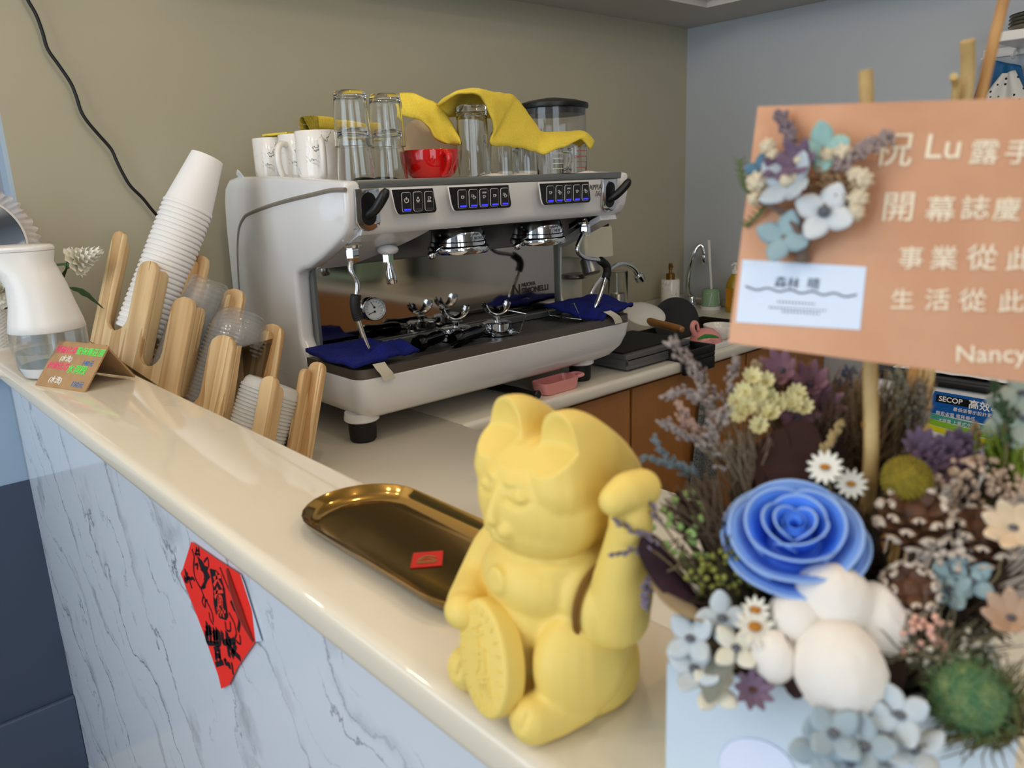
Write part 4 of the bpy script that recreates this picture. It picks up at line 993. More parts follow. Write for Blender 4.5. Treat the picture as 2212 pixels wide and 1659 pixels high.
t = thing('pink_strainer', 'pink plastic bowl upside down with a loop handle beside the steel stand', 'bowl', V((tr0.x + 0.052, tr0.y + 0.05, 0.0045)))
b = new(); lathe(b, [(0.046, 0.0), (0.048, 0.001), (0.046, 0.012), (0.038, 0.030), (0.022, 0.043), (0, 0.047), ], 40); lathe(b, [(0.046, 0.0), (0.044, 0.012), (0.036, 0.028), (0.021, 0.041), (0, 0.045)], 40); bmesh.ops.remove_doubles(b, verts=b.verts, dist=1e-5); obj('bowl', b, PINK, t, ang=60)
b = new(); P = cr([(-0.036, 0.01, 0.030), (-0.048, 0.012, 0.052), (-0.042, 0.012, 0.066), (-0.026, 0.012, 0.062), (-0.022, 0.01, 0.042)], 6); tube(b, P, 0.0045, 10, flat=1.6); obj('loop_handle', b, PINK, t)
t0 = V((tr0.x + 0.142, tr0.y + 0.066, 0.0045))
b = new(); lathe(b, [(0, 0.002), (0.02, 0.002), (0.022, 0), (0.026, 0.003), (0.040, 0.018), (0.046, 0.040), (0.0455, 0.0415), (0.0438, 0.041), (0.038, 0.02), (0.022, 0.006), (0, 0.005)], 44); props(obj('white_bowl', b, CERAMIC, loc=t0, ang=50), 'small white bowl in the dish tray behind the pink bowl', 'bowl')
b = new(); gl = V((tr0.x + 0.005, tr0.y - 0.012, 0.014))
tube(b, cr([(-0.03, 0, 0.0), (0.0, -0.005, 0.004), (0.03, -0.01, 0.0), (0.05, -0.014, -0.006)], 5), [0.002, 0.007, 0.006, 0.002], 8, flat=0.4)
props(obj('green_scraper', b, M('leaf_green', (40, 120, 44), 0.5), loc=V((tr0.x - 0.02, tr0.y + 0.006, 0.040))), 'small green plastic scraper between the black tray and the pink bowl', 'scraper')
# pink scoop and black tool below the machine
ps = at(1172, 835, 2, 0.0)
t = thing('pink_scoop', 'pink plastic scoop tray lying below the front of the espresso machine', 'scoop', (1.235, 1.245, 0.001))
b = new(); ol = rrect(0.115, 0.055, 0.014, 5); il = rrect(0.107, 0.047, 0.011, 5)
loft(b, [[V((p[0] * s, p[1] * s, z)) for p in rrect(0.115, 0.055, 0.014, 5)] for s, z in ((0.86, 0), (0.9, 0.002), (1, 0.026), (1.0, 0.028), (0.96, 0.028), (0.95, 0.026), (0.86, 0.004))]); obj('tray', b, PINK, t, ang=50)
b = new(); tube(b, cr([(0.055, -0.016, 0.0245), (0.078, -0.014, 0.0245), (0.084, 0.0, 0.0245), (0.078, 0.014, 0.0245), (0.055, 0.016, 0.0245)], 5), 0.0042, 8); obj('loop_handle', b, PINK, t)
q0 = at(1162, 853, 2, 0.012); q1 = at(1085, 838, 2, 0.012)
q1 = q0 + (q1 - q0).normalized() * 0.16
b = new(); tube(b, [V((0, 0, 0)), V((q1 - q0) * .07), V((q1 - q0) * .12), V((q1 - q0) * .4), (q1 - q0)], [0.0105, 0.0075, 0.0065, 0.009, 0.0095], 14); lathe(b, [(0, -0.003), (0.008, -0.003), (0.0105, 0.0), (0, 0.003)], 16, aim((0, 0, 0), q1 - q0))
props(obj('black_tamper_handle', b, BLACK_PL, loc=q0), 'black tool handle with round end poking out from under the machine', 'tool')
# ------------------------------------------------------------------ wooden cup holder with its stacks
pine = wood('pine_wood', (226, 198, 152), (190, 150, 100), 20, 'Z', 0.5, 2.6, 0.045)
PHI, THE = 0.45, math.radians(25)
cph, sph = math.cos(PHI), math.sin(PHI)
dv = V((sph, -cph, 0)); nh = V((cph, sph, 0)); av = nh * math.sin(THE) + V((0, 0, math.cos(THE))); mv = nh * math.cos(THE) - V((0, 0, math.sin(THE)))
P0 = V((0.360, 1.30, 0))
H = MX(((dv.x, mv.x, av.x, P0.x), (dv.y, mv.y, av.y, P0.y), (dv.z, mv.z, av.z, P0.z), (0, 0, 0, 1)))
hold = thing('cup_holder', 'stepped pine wood cup holder with four slots between bar and espresso machine', 'cup holder', mtx=H)
tops = [0.455, 0.398, 0.333, 0.269, 0.205]
fing = [(-0.226, -0.197), (-0.146, -0.102), (-0.051, -0.001), (0.049, 0.100), (0.168, 0.200)]
nbot = [0.268, 0.207, 0.146, 0.088]
def bot(u): return 0.245 - (u + 0.226) * 0.40
def comb(dw, du):
    o = []
    for k, (a, c) in enumerate(fing):
        r = (c - a) * 0.42; t = tops[k] + dw
        for j in range(7):
            ang = PI - PI * j / 6
            o.append(((a + c) / 2 + (c - a) / 2 * math.cos(ang) * (1.0 if abs(math.cos(ang)) > .9 else .97), t - r + r * math.sin(ang) ** 0.8))
        if k < 4:
            n0, n1 = c, fing[k + 1][0]; w = n1 - n0; nb = nbot[k] + dw * 0.6
            for j in range(9):
                ang = PI + PI * j / 8
                o.append(((n0 + n1) / 2 + w / 2 * math.cos(ang), nb + w / 2 + w / 2 * math.sin(ang) * 1.0))
    o.append((fing[4][1], bot(fing[4][1]))); o.append((fing[0][0], bot(fing[0][0])))
    return [(p[0] + du, p[1]) for p in o]
TB = 0.012
wf = frame((0, 0, 0), (1, 0, 0), (0, 0, 1))      # local x = u, y = w, z = -m
for dw, du, off in ((0.0, 0.0, TB), (0.046, 0.012, 0.112)):
    b = new(); prism(b, comb(dw, du), TB, T(0, off, 0) @ wf, bev=0.0025, seg=2); obj('front_board' if dw == 0 else 'rear_board', b, pine, hold, ang=50)
for k in range(5):
    a, c = fing[k]; uc = (c - 0.008) if k < 4 else 0.186
    if k == 0: uc = a + 0.006
    r0, r1 = TB + 0.0005, 0.100; pw = 0.023
    o = []; tf = tops[k] - 0.013; tr_ = tops[k] + 0.046 - 0.016; nb = (nbot[min(k, 3)] if k < 4 else 0.08) + 0.0
    if k == 4: nb = 0.075
    for j in range(7): g = PI - PI * j / 6; o.append((r0 + pw / 2 + pw / 2 * math.cos(g), tf - pw / 2 + pw / 2 * math.sin(g)))
    w = r1 - r0 - 2 * pw
    for j in range(9): g = PI + PI * j / 8; o.append(((r0 + r1) / 2 + w / 2 * math.cos(g), nb + w / 2 + w / 2 * math.sin(g)))
    for j in range(7): g = PI - PI * j / 6; o.append((r1 - pw / 2 + pw / 2 * math.cos(g), tr_ - pw / 2 + pw / 2 * math.sin(g)))
    o += [(r1, bot(uc) + 0.001), (r0, bot(uc) + 0.001)]
    b = new(); prism(b, o, 0.011, T(uc - 0.0055, 0, 0) @ frame((0, 0, 0), (0, 1, 0), (0, 0, 1)), bev=0.002, seg=2); obj('divider', b, pine, hold, ang=50)
b = new()
q = [(-0.226, 0.0), (0.2, 0.0), (0.2, 0.124), (-0.226, 0.124)]
topq = [P0 + dv * u + mv * m_ + av * (bot(u) - 0.0005) for u, m_ in q]
Hi = H.inverted()
loft(b, [[Hi @ V((p.x, p.y, 0.0)) for p in topq], [Hi @ p for p in topq]]); obj('plinth', b, pine, hold, smooth=False)

def axis_mtx(u, off, w, tilt=0.23, spin=0.0):    # local z along the stack axis
    ax = (av + dv * tilt).normalized()
    return aim(P0 + dv * u + mv * off + av * w, ax) @ RZ(spin)
# paper cups, upside down (mouth at z = 0)
def cup_mesh(r0, r1, h, rim=0.0013, th=0.0006, foot=0.004, base=True):
    b = new(); pr = [(r0 - th, 0.0012), (r0, 0.0), (r0 + 0.0010, 0.0006), (r0 + 0.0013, 0.0018), (r0 + 0.0012, 0.0048), (r0 + 0.0004, 0.0062), (r0 - 0.0006, 0.0070)]
    pr += [(r1, h)]
    pr += [(r1 - th * 2, h), (r1 - th * 2 - 0.0003, h - foot), (0, h - foot)]
    lathe(b, pr, 40); return b
cm = cup_mesh(0.044, 0.0295, 0.106)
me_obj = None
step = 0.0092; nc = 27; w_rim = 0.278
first = None
for k in range(nc):
    w = w_rim + step * k; u = -0.172 + 0.225 * (w - 0.278); mt = axis_mtx(u, 0.058, w)
    if first is None:
        first = obj('paper_cup', cm, PAPER, ang=40); first.matrix_world = mt
        props(first, 'white paper cup nested in the tall leaning stack in the wooden holder', 'paper cup', 'nested white paper cups'); c = first
    else:
        c = first.copy(); COL.objects.link(c); c.matrix_world = mt
c['label'] = 'topmost white paper cup of the tall leaning stack, its whole side showing'
# tall clear cups
cc = new(); lathe(cc, [(0.045, 0), (0.0465, 0.001), (0.0465, 0.003), (0.044, 0.004), (0.0335, 0.098), (0.0325, 0.103), (0.030, 0.106), (0.026, 0.1045), (0, 0.104)], 40)
first = None
for k in range(12):
    w = 0.180 + 0.0088 * k; u = -0.068 + 0.20 * (w - 0.20); mt = axis_mtx(u, 0.058, w)
    if first is None:
        first = obj('clear_cup', cc, LIDM, ang=50); first.matrix_world = mt
        props(first, 'clear plastic cup nested in the stack between paper cups and domed lids', 'plastic cup', 'nested clear cups'); c = first
    else: c = first.copy(); COL.objects.link(c); c.matrix_world = mt
c['label'] = 'topmost clear plastic cup, bottom up, of the stack beside the paper cups'
dm = new(); lathe(dm, [(0.050, 0), (0.0515, 0.001), (0.0515, 0.004), (0.0485, 0.0055), (0.0480, 0.012), (0.0455, 0.024), (0.039, 0.036), (0.029, 0.043), (0.018, 0.0455), (0, 0.046)], 40)
first = None
for k in range(24):
    w = 0.130 + 0.0066 * k; u = 0.028 + 0.18 * (w - 0.146); mt = axis_mtx(u, 0.060, w)
    if first is None:
        first = obj('dome_lid', dm, LIDM, ang=50); first.matrix_world = mt
        props(first, 'clear domed plastic lid nested in the third stack of the wooden holder', 'lid', 'nested clear domed lids'); c = first
    else: c = first.copy(); COL.objects.link(c); c.matrix_world = mt
c['label'] = 'topmost clear domed lid, its round dome showing above the third slot'
fm = new(); lathe(fm, [(0.048, 0), (0.0495, 0.001), (0.0495, 0.004), (0.047, 0.0055), (0.0455, 0.014), (0.041, 0.019), (0.036, 0.0195), (0.033, 0.0175), (0, 0.0172)], 40)
first = None
for k in range(18):
    w = 0.082 + 0.0060 * k; u = 0.136 + 0.15 * (w - 0.13); mt = axis_mtx(u, 0.057, w)
    if first is None:
        first = obj('flat_lid', fm, FROST, ang=50); first.matrix_world = mt
        props(first, 'frosted white plastic lid nested in the stack nearest the machine front', 'lid', 'nested frosted lids'); c = first
    else: c = first.copy(); COL.objects.link(c); c.matrix_world = mt
c['label'] = 'topmost frosted white lid of the stack nearest the machine front'

# ------------------------------------------------------------------ kraft price card
KRAFT = M('kraft_card', (176, 140, 98), 0.8, var=(60, (166, 130, 90)))
A = at(75, 832, 2, BZ); Bq = at(182, 848, 2, BZ); E_ = at(298, 818, 2, BZ)
apx = at(228, 748, 2, BZ + 0.056)
xd = (Bq - A); xd.z = 0; wS = xd.length; xd.normalize()
fr = frame(Bq, xd, apx - Bq)                       # x to the right, y up the slope, z outward
hS = (apx - Bq).length
t = thing('price_card', 'folded kraft cardboard price card with pink and green writing on the bar', 'sign', A)
def loc_m(M4): return T(-A.x, -A.y, -A.z) @ M4
FRM = frame(A + V((0, 0, 0.0005)), xd, apx - Bq)
b = new(); box(b, (0, 0, -0.003), (wS, hS, 0.0), 0.0006, 1, loc_m(FRM))
Ex = V((E_.x, E_.y, BZ + 0.0005)); Dx = Ex - Bq + A
F2 = frame(A + (apx - Bq) + V((0, 0, 0.0)), xd, (Ex - apx))
box(b, (0, 0, 0.0), (wS, (Ex - apx).length - 0.001, 0.003), 0.0006, 1, loc_m(F2))
obj('card', b, KRAFT, t, ang=40)
PINKI = M('pink_ink', (255, 70, 130), 0.6); GREENI = M('green_ink', (90, 240, 100), 0.6); BLUEI = M('blue_ink', (50, 120, 190), 0.6); WHITEI = M('white_ink', (245, 245, 240), 0.6)
for nm, mt_, items in (('pink_writing', PINKI, [('哥倫比亞', 0.004, 0.76, 0.0128), ('衣索比亞', 0.004, 0.40, 0.0128)]), ('green_writing', GREENI, [('聖保羅莊園', 0.053, 0.77, 0.0128), ('水洞殿', 0.054, 0.36, 0.0148)]),
                       ('white_writing', WHITEI, [('(水洗)', 0.026, 0.585, 0.0105), ('(水洗)', 0.026, 0.11, 0.0115)]), ('blue_writing', BLUEI, [('140元', 0.080, 0.545, 0.0100), ('150元', 0.080, 0.08, 0.0110)])):
    b = new()
    for s, x, y, sz in items: text(b, s, sz, loc_m(FRM) @ T(x, y * hS, 0.0003), 0.0004, shear=0.08, bold=0.00004)
    obj(nm, b, mt_, t, smooth=False)

# ------------------------------------------------------------------ foam soap dispenser
sp_ = at(119, 800, 2, BZ); so0 = V((0.256, 1.352, BZ))
t = thing('soap_dispenser', 'white automatic soap dispenser with clear bottle behind the price card', 'soap dispenser', so0)
b = new(); lathe(b, [(0, 0.0005), (0.036, 0.0005), (0.042, 0.003), (0.0475, 0.015), (0.051, 0.035), (0.0525, 0.052), (0.0525, 0.074), (0.0505, 0.074), (0.0500, 0.035), (0.045, 0.019), (0, 0.019)], 48); obj('bottle', b, thin('bottle_clear', (253, 254, 254), 0.05, 1.45, 0.96), t, ang=60, label='clear plastic bottle')
b = new(); lathe(b, [(0, 0.001), (0.035, 0.001), (0.041, 0.0035), (0.0455, 0.015), (0.046, 0.018), (0, 0.018)], 40); obj('bottle_base', b, WHITE_PL, t)
b = new(); tube(b, [(0.004, 0, 0.02), (0.01, 0.0, 0.10)], 0.0035, 10); obj('dip_tube', b, M('tube_clear', (220, 222, 222), 0.2), t)
b = new(); lathe(b, [(0, 0.019), (0.0445, 0.0192), (0.0485, 0.035), (0.0495, 0.040), (0, 0.040)], 40); obj('soap_liquid', b, thin('soap_water', (246, 250, 250), 0.05, 1.33, 0.96), t)
sd = V((-0.78, 0.60, 0)).normalized()        # the spout points to the left
b = new(); rings = []
def ell(cx, cz, rx, ry, tilt=0.0, n=32):
    out = []
    s2 = V((-sd.y, sd.x, 0))
    for k in range(n):
        a = 2 * PI * k / n
        out.append(sd * (cx + rx * math.cos(a) * math.cos(tilt)) + s2 * ry * math.sin(a) + V((0, 0, cz + rx * math.cos(a) * math.sin(tilt))))
    return out
for cx, cz, rx, ry, tl in ((0, 0.0705, 0.0515, 0.0515, 0), (0, 0.072, 0.053, 0.053, 0), (0, 0.085, 0.0505, 0.0505, 0), (0.001, 0.11, 0.0445, 0.0450, 0), (0.004, 0.138, 0.0405, 0.041, 0), (0.012, 0.158, 0.0425, 0.0385, 0.05), (0.030, 0.172, 0.055, 0.037, 0.0), (0.036, 0.184, 0.064, 0.037, 0.0), (0.037, 0.1895, 0.066, 0.0375, 0)):
    rings.append(ell(cx, cz, rx, ry, tl))
loft(b, rings); bd = obj('body', b, WHITE_PL, t, ang=60)
b = new(); loft(b, [ell(0.037, z, 0.066 + e, 0.0375 + e, 0) for z, e in ((0.190, 0.0), (0.1935, 0.0008), (0.1965, -0.0005), (0.198, -0.004))]); obj('cap', b, WHITE_PL, t)
b = new(); tube(b, cr([sd * 0.06 + V((0, 0, 0.178)), sd * 0.095 + V((0, 0, 0.180)), sd * 0.12 + V((0, 0, 0.176)), sd * 0.132 + V((0, 0, 0.160))], 6), [0.016, 0.0145, 0.013, 0.012], 18); obj('spout', b, WHITE_PL, t)

# ------------------------------------------------------------------ planter with carnations, round mirror
pc = at(-12, 752, 2, BZ)
t = thing('flower_pot', 'white woven-texture pot at the left edge behind the soap dispenser', 'pot', pc)
b = new()
def potw(u, v):
    a = 2 * PI * u; z = 0.001 + 0.088 * v; r = 0.041 + 0.010 * v + 0.0010 * math.sin(v * 2 * PI * 14 + (PI if int(u * 48) % 2 else 0))
    return V((r * math.cos(a), r * math.sin(a), z))
grid(b, potw, 96, 84, closed_u=True); lathe(b, [(0, 0.001), (0.041, 0.001)], 48); lathe(b, [(0.0515, 0.089), (0.0525, 0.090), (0.0505, 0.091), (0.047, 0.088), (0.046, 0.075), (0, 0.075)], 48)
obj('pot_body', b, WHITE_PL, t, ang=60)
b = new()
for k in range(10):
    a0 = 2 * PI * k / 10
    tube(b, cr([V((0.0505 * math.cos(a0 + x), 0.0505 * math.sin(a0 + x), 0.089 + z)) for x, z in ((0, 0), (0.12, 0.018), (0.31, 0.026), (0.50, 0.018), (0.62, 0))], 4), 0.0014, 6)
obj('scalloped_rim', b, WHITE_PL, t)
b = new(); lathe(b, [(0, 0.076), (0.0455, 0.076), (0.0455, 0.0765), (0, 0.0795)], 32); obj('soil', b, M('soil', (38, 32, 26), 0.9), t)
PETALW = M('petal_cream', (238, 234, 218), 0.7, sss=0.1); LEAFD = M('leaf_dark', (34, 66, 34), 0.6); PETALV = M('petal_violet', (120, 92, 170), 0.7)
STEMG = M('stem_green', (66, 92, 52), 0.7)
def ruffle(b, c, nrm, r, layers=4, n=11, seed=0, cup_=0.5):
    fr_ = aim(c, nrm); rr = random.Random(seed)
    for L_ in range(layers):
        f = 1 - 0.125 * L_; ph = rr.random() * 6
        def fn(u, v):
            a = 2 * PI * u; w = 1 + 0.07 * math.sin(n * a + ph + L_) * v + 0.06 * math.sin(29 * a + ph) * v
            rad = r * f * v * w
            z = r * (0.15 * L_ + (cup_ - 0.55 + 0.16 * L_) * v * v + 0.10 * math.sin(n * a + ph * 2) * v * v)
            return V((rad * math.cos(a), rad * math.sin(a), z))
        grid(b, fn, 44, 5, closed_u=True, Mt=fr_)
def carnation(px, py, Y, r, label, seed, mat=PETALW, nrm=(-0.4, -0.8, 0.4)):
    c = at(px, py, 1, Y); root = pc + V((0.03 * math.cos(seed), 0.03 * math.sin(seed), 0.082))
    t = thing('carnation', label, 'flower', root)
    b = new(); ruffle(b, c - root, V(nrm), r, 7, 10, seed); obj('bloom', b, mat, t, ang=180)
    b = new(); tube(b, cr([V((0, 0, -0.004)), (c - root) * 0.5 + V((0, 0, 0.02)), c - root - V(nrm).normalized() * r * 0.15], 5), 0.002, 6); lathe(b, [(0, -0.02), (0.005, -0.018), (0.008, -0.002), (0.004, 0.002)], 12, aim(c - root, V(nrm))); obj('stem', b, STEMG, t)
carnation(163, 566, 1.55, 0.027, 'cream carnation rising above the right side of the soap dispenser', 1, nrm=(0.7, -0.5, 0.35))
carnation(8, 578, 1.60, 0.024, 'cream carnation under the spout of the soap dispenser', 2)
carnation(6, 634, 1.58, 0.026, 'cream carnation just above the rim of the white pot', 3, nrm=(-0.2, -0.9, 0.3))
carnation(36, 612, 1.60, 0.010, 'small violet flower among the leaves beside the soap dispenser', 4, PETALV)
def leaf_blade(b, pts, w, fold=0.25, n=12, serr=0.0):
    P = cr([V(p) for p in pts], max(2, n // (len(pts) - 1)))
    m_ = len(P) - 1
    def fn(u, v):
        i = int(round(u * m_)); q_ = P[i]; t_ = (P[min(i + 1, m_)] - P[max(i - 1, 0)]).normalized()
        s_ = t_.cross(V((0, 0, 1))); s_ = s_.normalized() if s_.length > 1e-4 else V((1, 0, 0)); nn = s_.cross(t_)
        hw = w * math.sin(PI * min(1, u * 0.97 + 0.03)) ** 0.7 * (1 + serr * (1 if i % 2 else -1) * abs(v - .5) * 2)
        k = (v - 0.5) * 2
        return q_ + s_ * hw * k + nn * (-fold * hw * abs(k))
    grid(b, fn, m_, 4)
def pot_leaf(pts, w, label, serr=0.12):
    P = [at(*p) for p in pts]; b = new(); leaf_blade(b, [p - P[0] for p in P], w, 0.2, 18, serr)
    props(obj('fern_leaf', b, LEAFD, loc=P[0], ang=180), label, 'leaf')
pot_leaf([(60, 650, 1, 1.62), (120, 630, 1, 1.54), (160, 620, 1, 1.52), (195, 640, 1, 1.50), (226, 668, 1, 1.49)], 0.012, 'long serrated green leaf arching from the pot toward the wooden holder')
pot_leaf([(20, 660, 1, 1.64), (30, 630, 1, 1.62), (35, 600, 1, 1.60), (20, 575, 1, 1.58)], 0.016, 'dark green leaf between the cream carnations in the pot')
pot_leaf([(10, 668, 1, 1.62), (30, 650, 1, 1.60), (44, 640, 1, 1.585), (60, 628, 1, 1.57)], 0.015, 'dark green leaf low over the rim of the white pot')
pot_leaf([(110, 640, 1, 1.60), (130, 600, 1, 1.57), (146, 570, 1, 1.56), (150, 552, 1, 1.555)], 0.009, 'narrow green leaf below the right carnation behind the soap dispenser', 0.0)
# round mirror on a stand with a lace border
mc = at(-50, 527, 1, 1.70); rM = 0.083
t = thing('round_mirror', 'round table mirror with pale pink lace border at the left edge', 'mirror', V((mc.x, mc.y, BZ)))
Mm = aim(V((0, 0, mc.z - BZ)), (0.25, -1, 0.1))
b = new(); lathe(b, [(0, 0), (rM - 0.002, 0), (rM - 0.002, 0.003), (0, 0.003)], 64, Mm); obj('mirror_glass', b, M('mirror_glass', (190, 196, 204), 0.05, 1.0), t, smooth=False)
b = new(); lathe(b, [(rM - 0.002, -0.002), (rM + 0.002, -0.002), (rM + 0.002, 0.004), (rM - 0.002, 0.004)], 64, Mm); obj('mirror_frame', b, WHITE_PL, t)
b = new()
def lace(u, v):
    a = 2 * PI * u; r = rM + 0.002 + 0.022 * v * (1 + 0.14 * math.sin(40 * a)); z = 0.004 * math.sin(52 * a + v * 5) * v + 0.003 * v
    return V((r * math.cos(a), r * math.sin(a), z))
grid(b, lace, 260, 4, closed_u=True, Mt=Mm); obj('lace_border', b, thin('lace_pink', (236, 216, 212), 0.5, 1.1, 0.55), t, ang=180)
b = new(); tube(b, [(0, 0.01, 0), (0, 0.01, mc.z - BZ - rM + 0.004)], 0.006, 12); lathe(b, [(0, 0), (0.05, 0), (0.05, 0.004), (0.01, 0.010), (0, 0.01)], 36, T(0, 0.01, 0)); obj('mirror_stand', b, WHITE_PL, t)

# ------------------------------------------------------------------ cable on the wall
cab = [(-30, -420), (10, -220), (28, -110), (48, -30), (60, 0), (78, 32), (92, 70), (103, 106), (128, 142), (152, 178), (164, 206), (175, 240), (190, 264), (214, 292), (240, 322), (252, 348), (266, 376), (282, 402), (308, 428), (330, 455), (370, 500), (430, 560)]
b = new(); P = cr([at(p[0], p[1], 1, 1.785) for p in cab], 5); o0 = P[0].copy(); tube(b, [p - o0 for p in P], 0.0034, 8)
props(obj('power_cable', b, BLACK_PL, loc=o0), 'black power cable hanging in waves down the beige back wall', 'cable')

# ------------------------------------------------------------------ red paper on the bar front
RX_ = 0.2235
r0 = at(470, 1330, 0, RX_)
def rp(px, py): p = at(px, py, 0, RX_); return (-(p.y - r0.y), p.z - r0.z)
t = thing('red_paper', 'red new year paper with black brush writing stuck on the marble bar front', 'paper sign', r0)
RF = frame((0, 0, 0), (0, -1, 0), (0, 0, 1))
b = new(); ol = [rp(*p) for p in ((415, 1170), (470, 1208), (520, 1240), (545, 1318), (553, 1385), (515, 1440), (497, 1478), (480, 1487), (474, 1460), (440, 1362), (392, 1238), (397, 1228))]
prism(b, ol[::-1], 0.0006, RF @ T(0, 0, 0.0004)); obj('sheet', b, M('red_paper', (240, 42, 28), 0.55), t, smooth=False)
b = new(); cl_ = [(495, 1226), (508, 1262), (522, 1300), (536, 1342), (552, 1384)]
def curl(u, v):
    x, y = rp(*cl_[int(round(u * 4))]); return RF @ V((x + 0.0015 * v, y, 0.0012 + 0.0065 * math.sin(v * 2.2) * (0.35 + 0.65 * math.sin(u * PI))))
grid(b, curl, 4, 8, th=0.0005); obj('curled_edge', b, M('red_paper_back', (150, 60, 50), 0.7), t, ang=180, label='curled edge showing the pale red back')
b = new(); prism(b, [rp(*p) for p in ((520, 1240), (528, 1260), (566, 1384), (552, 1386))][::-1], 0.0003, RF @ T(0, 0, 0.0001)); obj('tape', b, M('clear_tape', (206, 220, 236), 0.2), t, smooth=False)
INK = M('brush_ink', (16, 10, 14), 0.5)
b = new()
def zc(cx, cy): return rp(370 + cx / 4.6095, 1150 + cy / 4.6083)      # from the close-up crop
def S(w, *lines): strokes(b, [[zc(*p) for p in ln] for ln in lines], w, RF @ T(0, 0, 0.0011), 0.0003)
prism(b, [zc(*p) for p in ((395, 355), (455, 370), (500, 420), (545, 560), (560, 700), (580, 830), (560, 870), (500, 850), (455, 800), (435, 700), (430, 560), (410, 440))][::-1], 0.0003, RF @ T(0, 0, 0.0011))
prism(b, [zc(*p) for p in ((270, 230), (320, 280), (345, 330), (385, 340), (370, 380), (400, 440), (370, 480), (350, 540), (310, 540), (345, 470), (320, 400), (290, 310))][::-1], 0.0003, RF @ T(0, 0, 0.0011))
S(0.0023, [(220, 170), (240, 240), (235, 330), (245, 430), (280, 510), (310, 550), (350, 540)], [(265, 150), (255, 220)], [(285, 150), (290, 225)], [(262, 175), (290, 180)], [(250, 210), (295, 215)], [(250, 320), (275, 310), (270, 360)])
S(0.0020, [(310, 560), (345, 650), (385, 720), (420, 800), (430, 880)], [(330, 640), (320, 690), (350, 740), (350, 680), (370, 670)], [(390, 800), (400, 860), (430, 910)], [(590, 800), (640, 900), (660, 1000), (650, 1060), (700, 1105), (695, 1020)], [(550, 890), (560, 960), (600, 975), (600, 890)], [(500, 350), (560, 500), (620, 640), (670, 760), (690, 860)], [(340, 290), (375, 250), (385, 330)])
S(0.0043, [(610, 690), (640, 760)], [(650, 760), (690, 870), (680, 970)])
S(0.0032, [(150, 370), (160, 430)], [(145, 440), (150, 480), (165, 490)], [(170, 400), (175, 480)], [(150, 460), (195, 450)], [(185, 440), (215, 545)], [(205, 460), (225, 450), (240, 470)])
S(0.0049, [(355, 990), (370, 1090), (430, 1100), (495, 1105), (490, 990)], [(365, 900), (375, 1080)], [(360, 950), (395, 940)], [(365, 1000), (410, 990)], [(400, 940), (405, 1080)], [(435, 960), (445, 1090)], [(430, 1000), (470, 990)], [(435, 1045), (480, 1040)], [(465, 960), (470, 1090)])
S(0.0052, [(445, 1160), (490, 1150)], [(455, 1190), (460, 1260)], [(490, 1180), (500, 1260)], [(465, 1225), (495, 1220)], [(460, 1310), (525, 1290)])
S(0.0061, [(520, 1000), (530, 1090), (570, 1080)], [(565, 1000), (575, 1110), (590, 1220)], [(590, 1050), (600, 1120)], [(600, 1090), (640, 1070)], [(590, 1130), (640, 1190), (695, 1245)], [(650, 1120), (620, 1220)])
S(0.0032, [(540, 1270), (555, 1260), (550, 1300), (570, 1310)], [(575, 1290), (590, 1340)], [(590, 1300), (600, 1345)], [(615, 1300), (628, 1400)])
obj('brush_writing', b, INK, t, smooth=False)
b = new()
def S2(w, *lines): strokes(b, [[zc(*p) for p in ln] for ln in lines], w, RF @ T(0, 0, 0.0016), 0.0003)
S2(0.0032, [(445, 450), (510, 430)], [(470, 400), (470, 460), (445, 520)], [(480, 460), (525, 540)], [(450, 590), (530, 580)], [(480, 550), (470, 600), (455, 640)], [(490, 630), (490, 730)], [(490, 630), (520, 640), (525, 730)], [(495, 670), (520, 675)], [(495, 700), (520, 705)])
S2(0.0026, [(475, 750), (485, 820)], [(475, 750), (505, 755), (510, 820)], [(480, 785), (508, 788)], [(515, 790), (555, 780)], [(535, 750), (540, 830)], [(300, 380), (330, 400), (340, 430), (330, 460)])
obj('banner_writing', b, M('red_writing', (236, 60, 44), 0.55), t, smooth=False)

# ------------------------------------------------------------------ gold tray
tc_ = V((0.297, 0.447, BZ))
t = thing('gold_tray', 'oval polished gold tray on the bar in front of the yellow cat', 'tray', tc_)
def stad(hw, hl, n=14):
    o = []
    for s in (1, -1):
        for k in range(n + 1):
            a = (0 if s == 1 else PI) + PI * k / n
            o.append((hw * math.cos(a), s * (hl - hw) + hw * math.sin(a)))
    return o
b = new(); prof_ = [(0.0, 0.0012), (0.0001, 0.0032)]
levels = [(-0.013, 0.0005), (-0.006, 0.0015), (-0.002, 0.006), (0.0005, 0.0115), (0.0008, 0.0122), (0.0002, 0.0126), (-0.0008, 0.012), (-0.0035, 0.0065), (-0.0075, 0.0028), (-0.0135, 0.0018)]
loft(b, [[V((p[0], p[1], z)) for p in stad(0.049 + e, 0.122 + e)] for e, z in levels], cap=False)
for e, z, fl_ in ((-0.013, 0.0005, True), (-0.0135, 0.0018, False)):
    vs = [b.verts.new((p[0], p[1], z)) for p in stad(0.049 + e, 0.122 + e)]
    b.faces.new(vs[::-1] if fl_ else vs)
bmesh.ops.remove_doubles(b, verts=b.verts, dist=1e-6); bmesh.ops.recalc_face_normals(b, faces=b.faces)
obj('tray_body', b, M('gold_mirror', (160, 126, 66), 0.10, 1.0), t, ang=50)
q = [at(*p, 2, BZ + 0.0021) - tc_ for p in ((893, 1195), (957, 1190), (955, 1222), (886, 1228))]
b = new(); prism(b, [(p.x, p.y) for p in q][::-1], 0.0005, T(0, 0, 0.0019))
stk = obj('sticker', b, M('red_sticker', (200, 30, 16), 0.5), t, smooth=False, label='small red sticker on the tray')
b = new(); cS = sum(q, V()) / 4
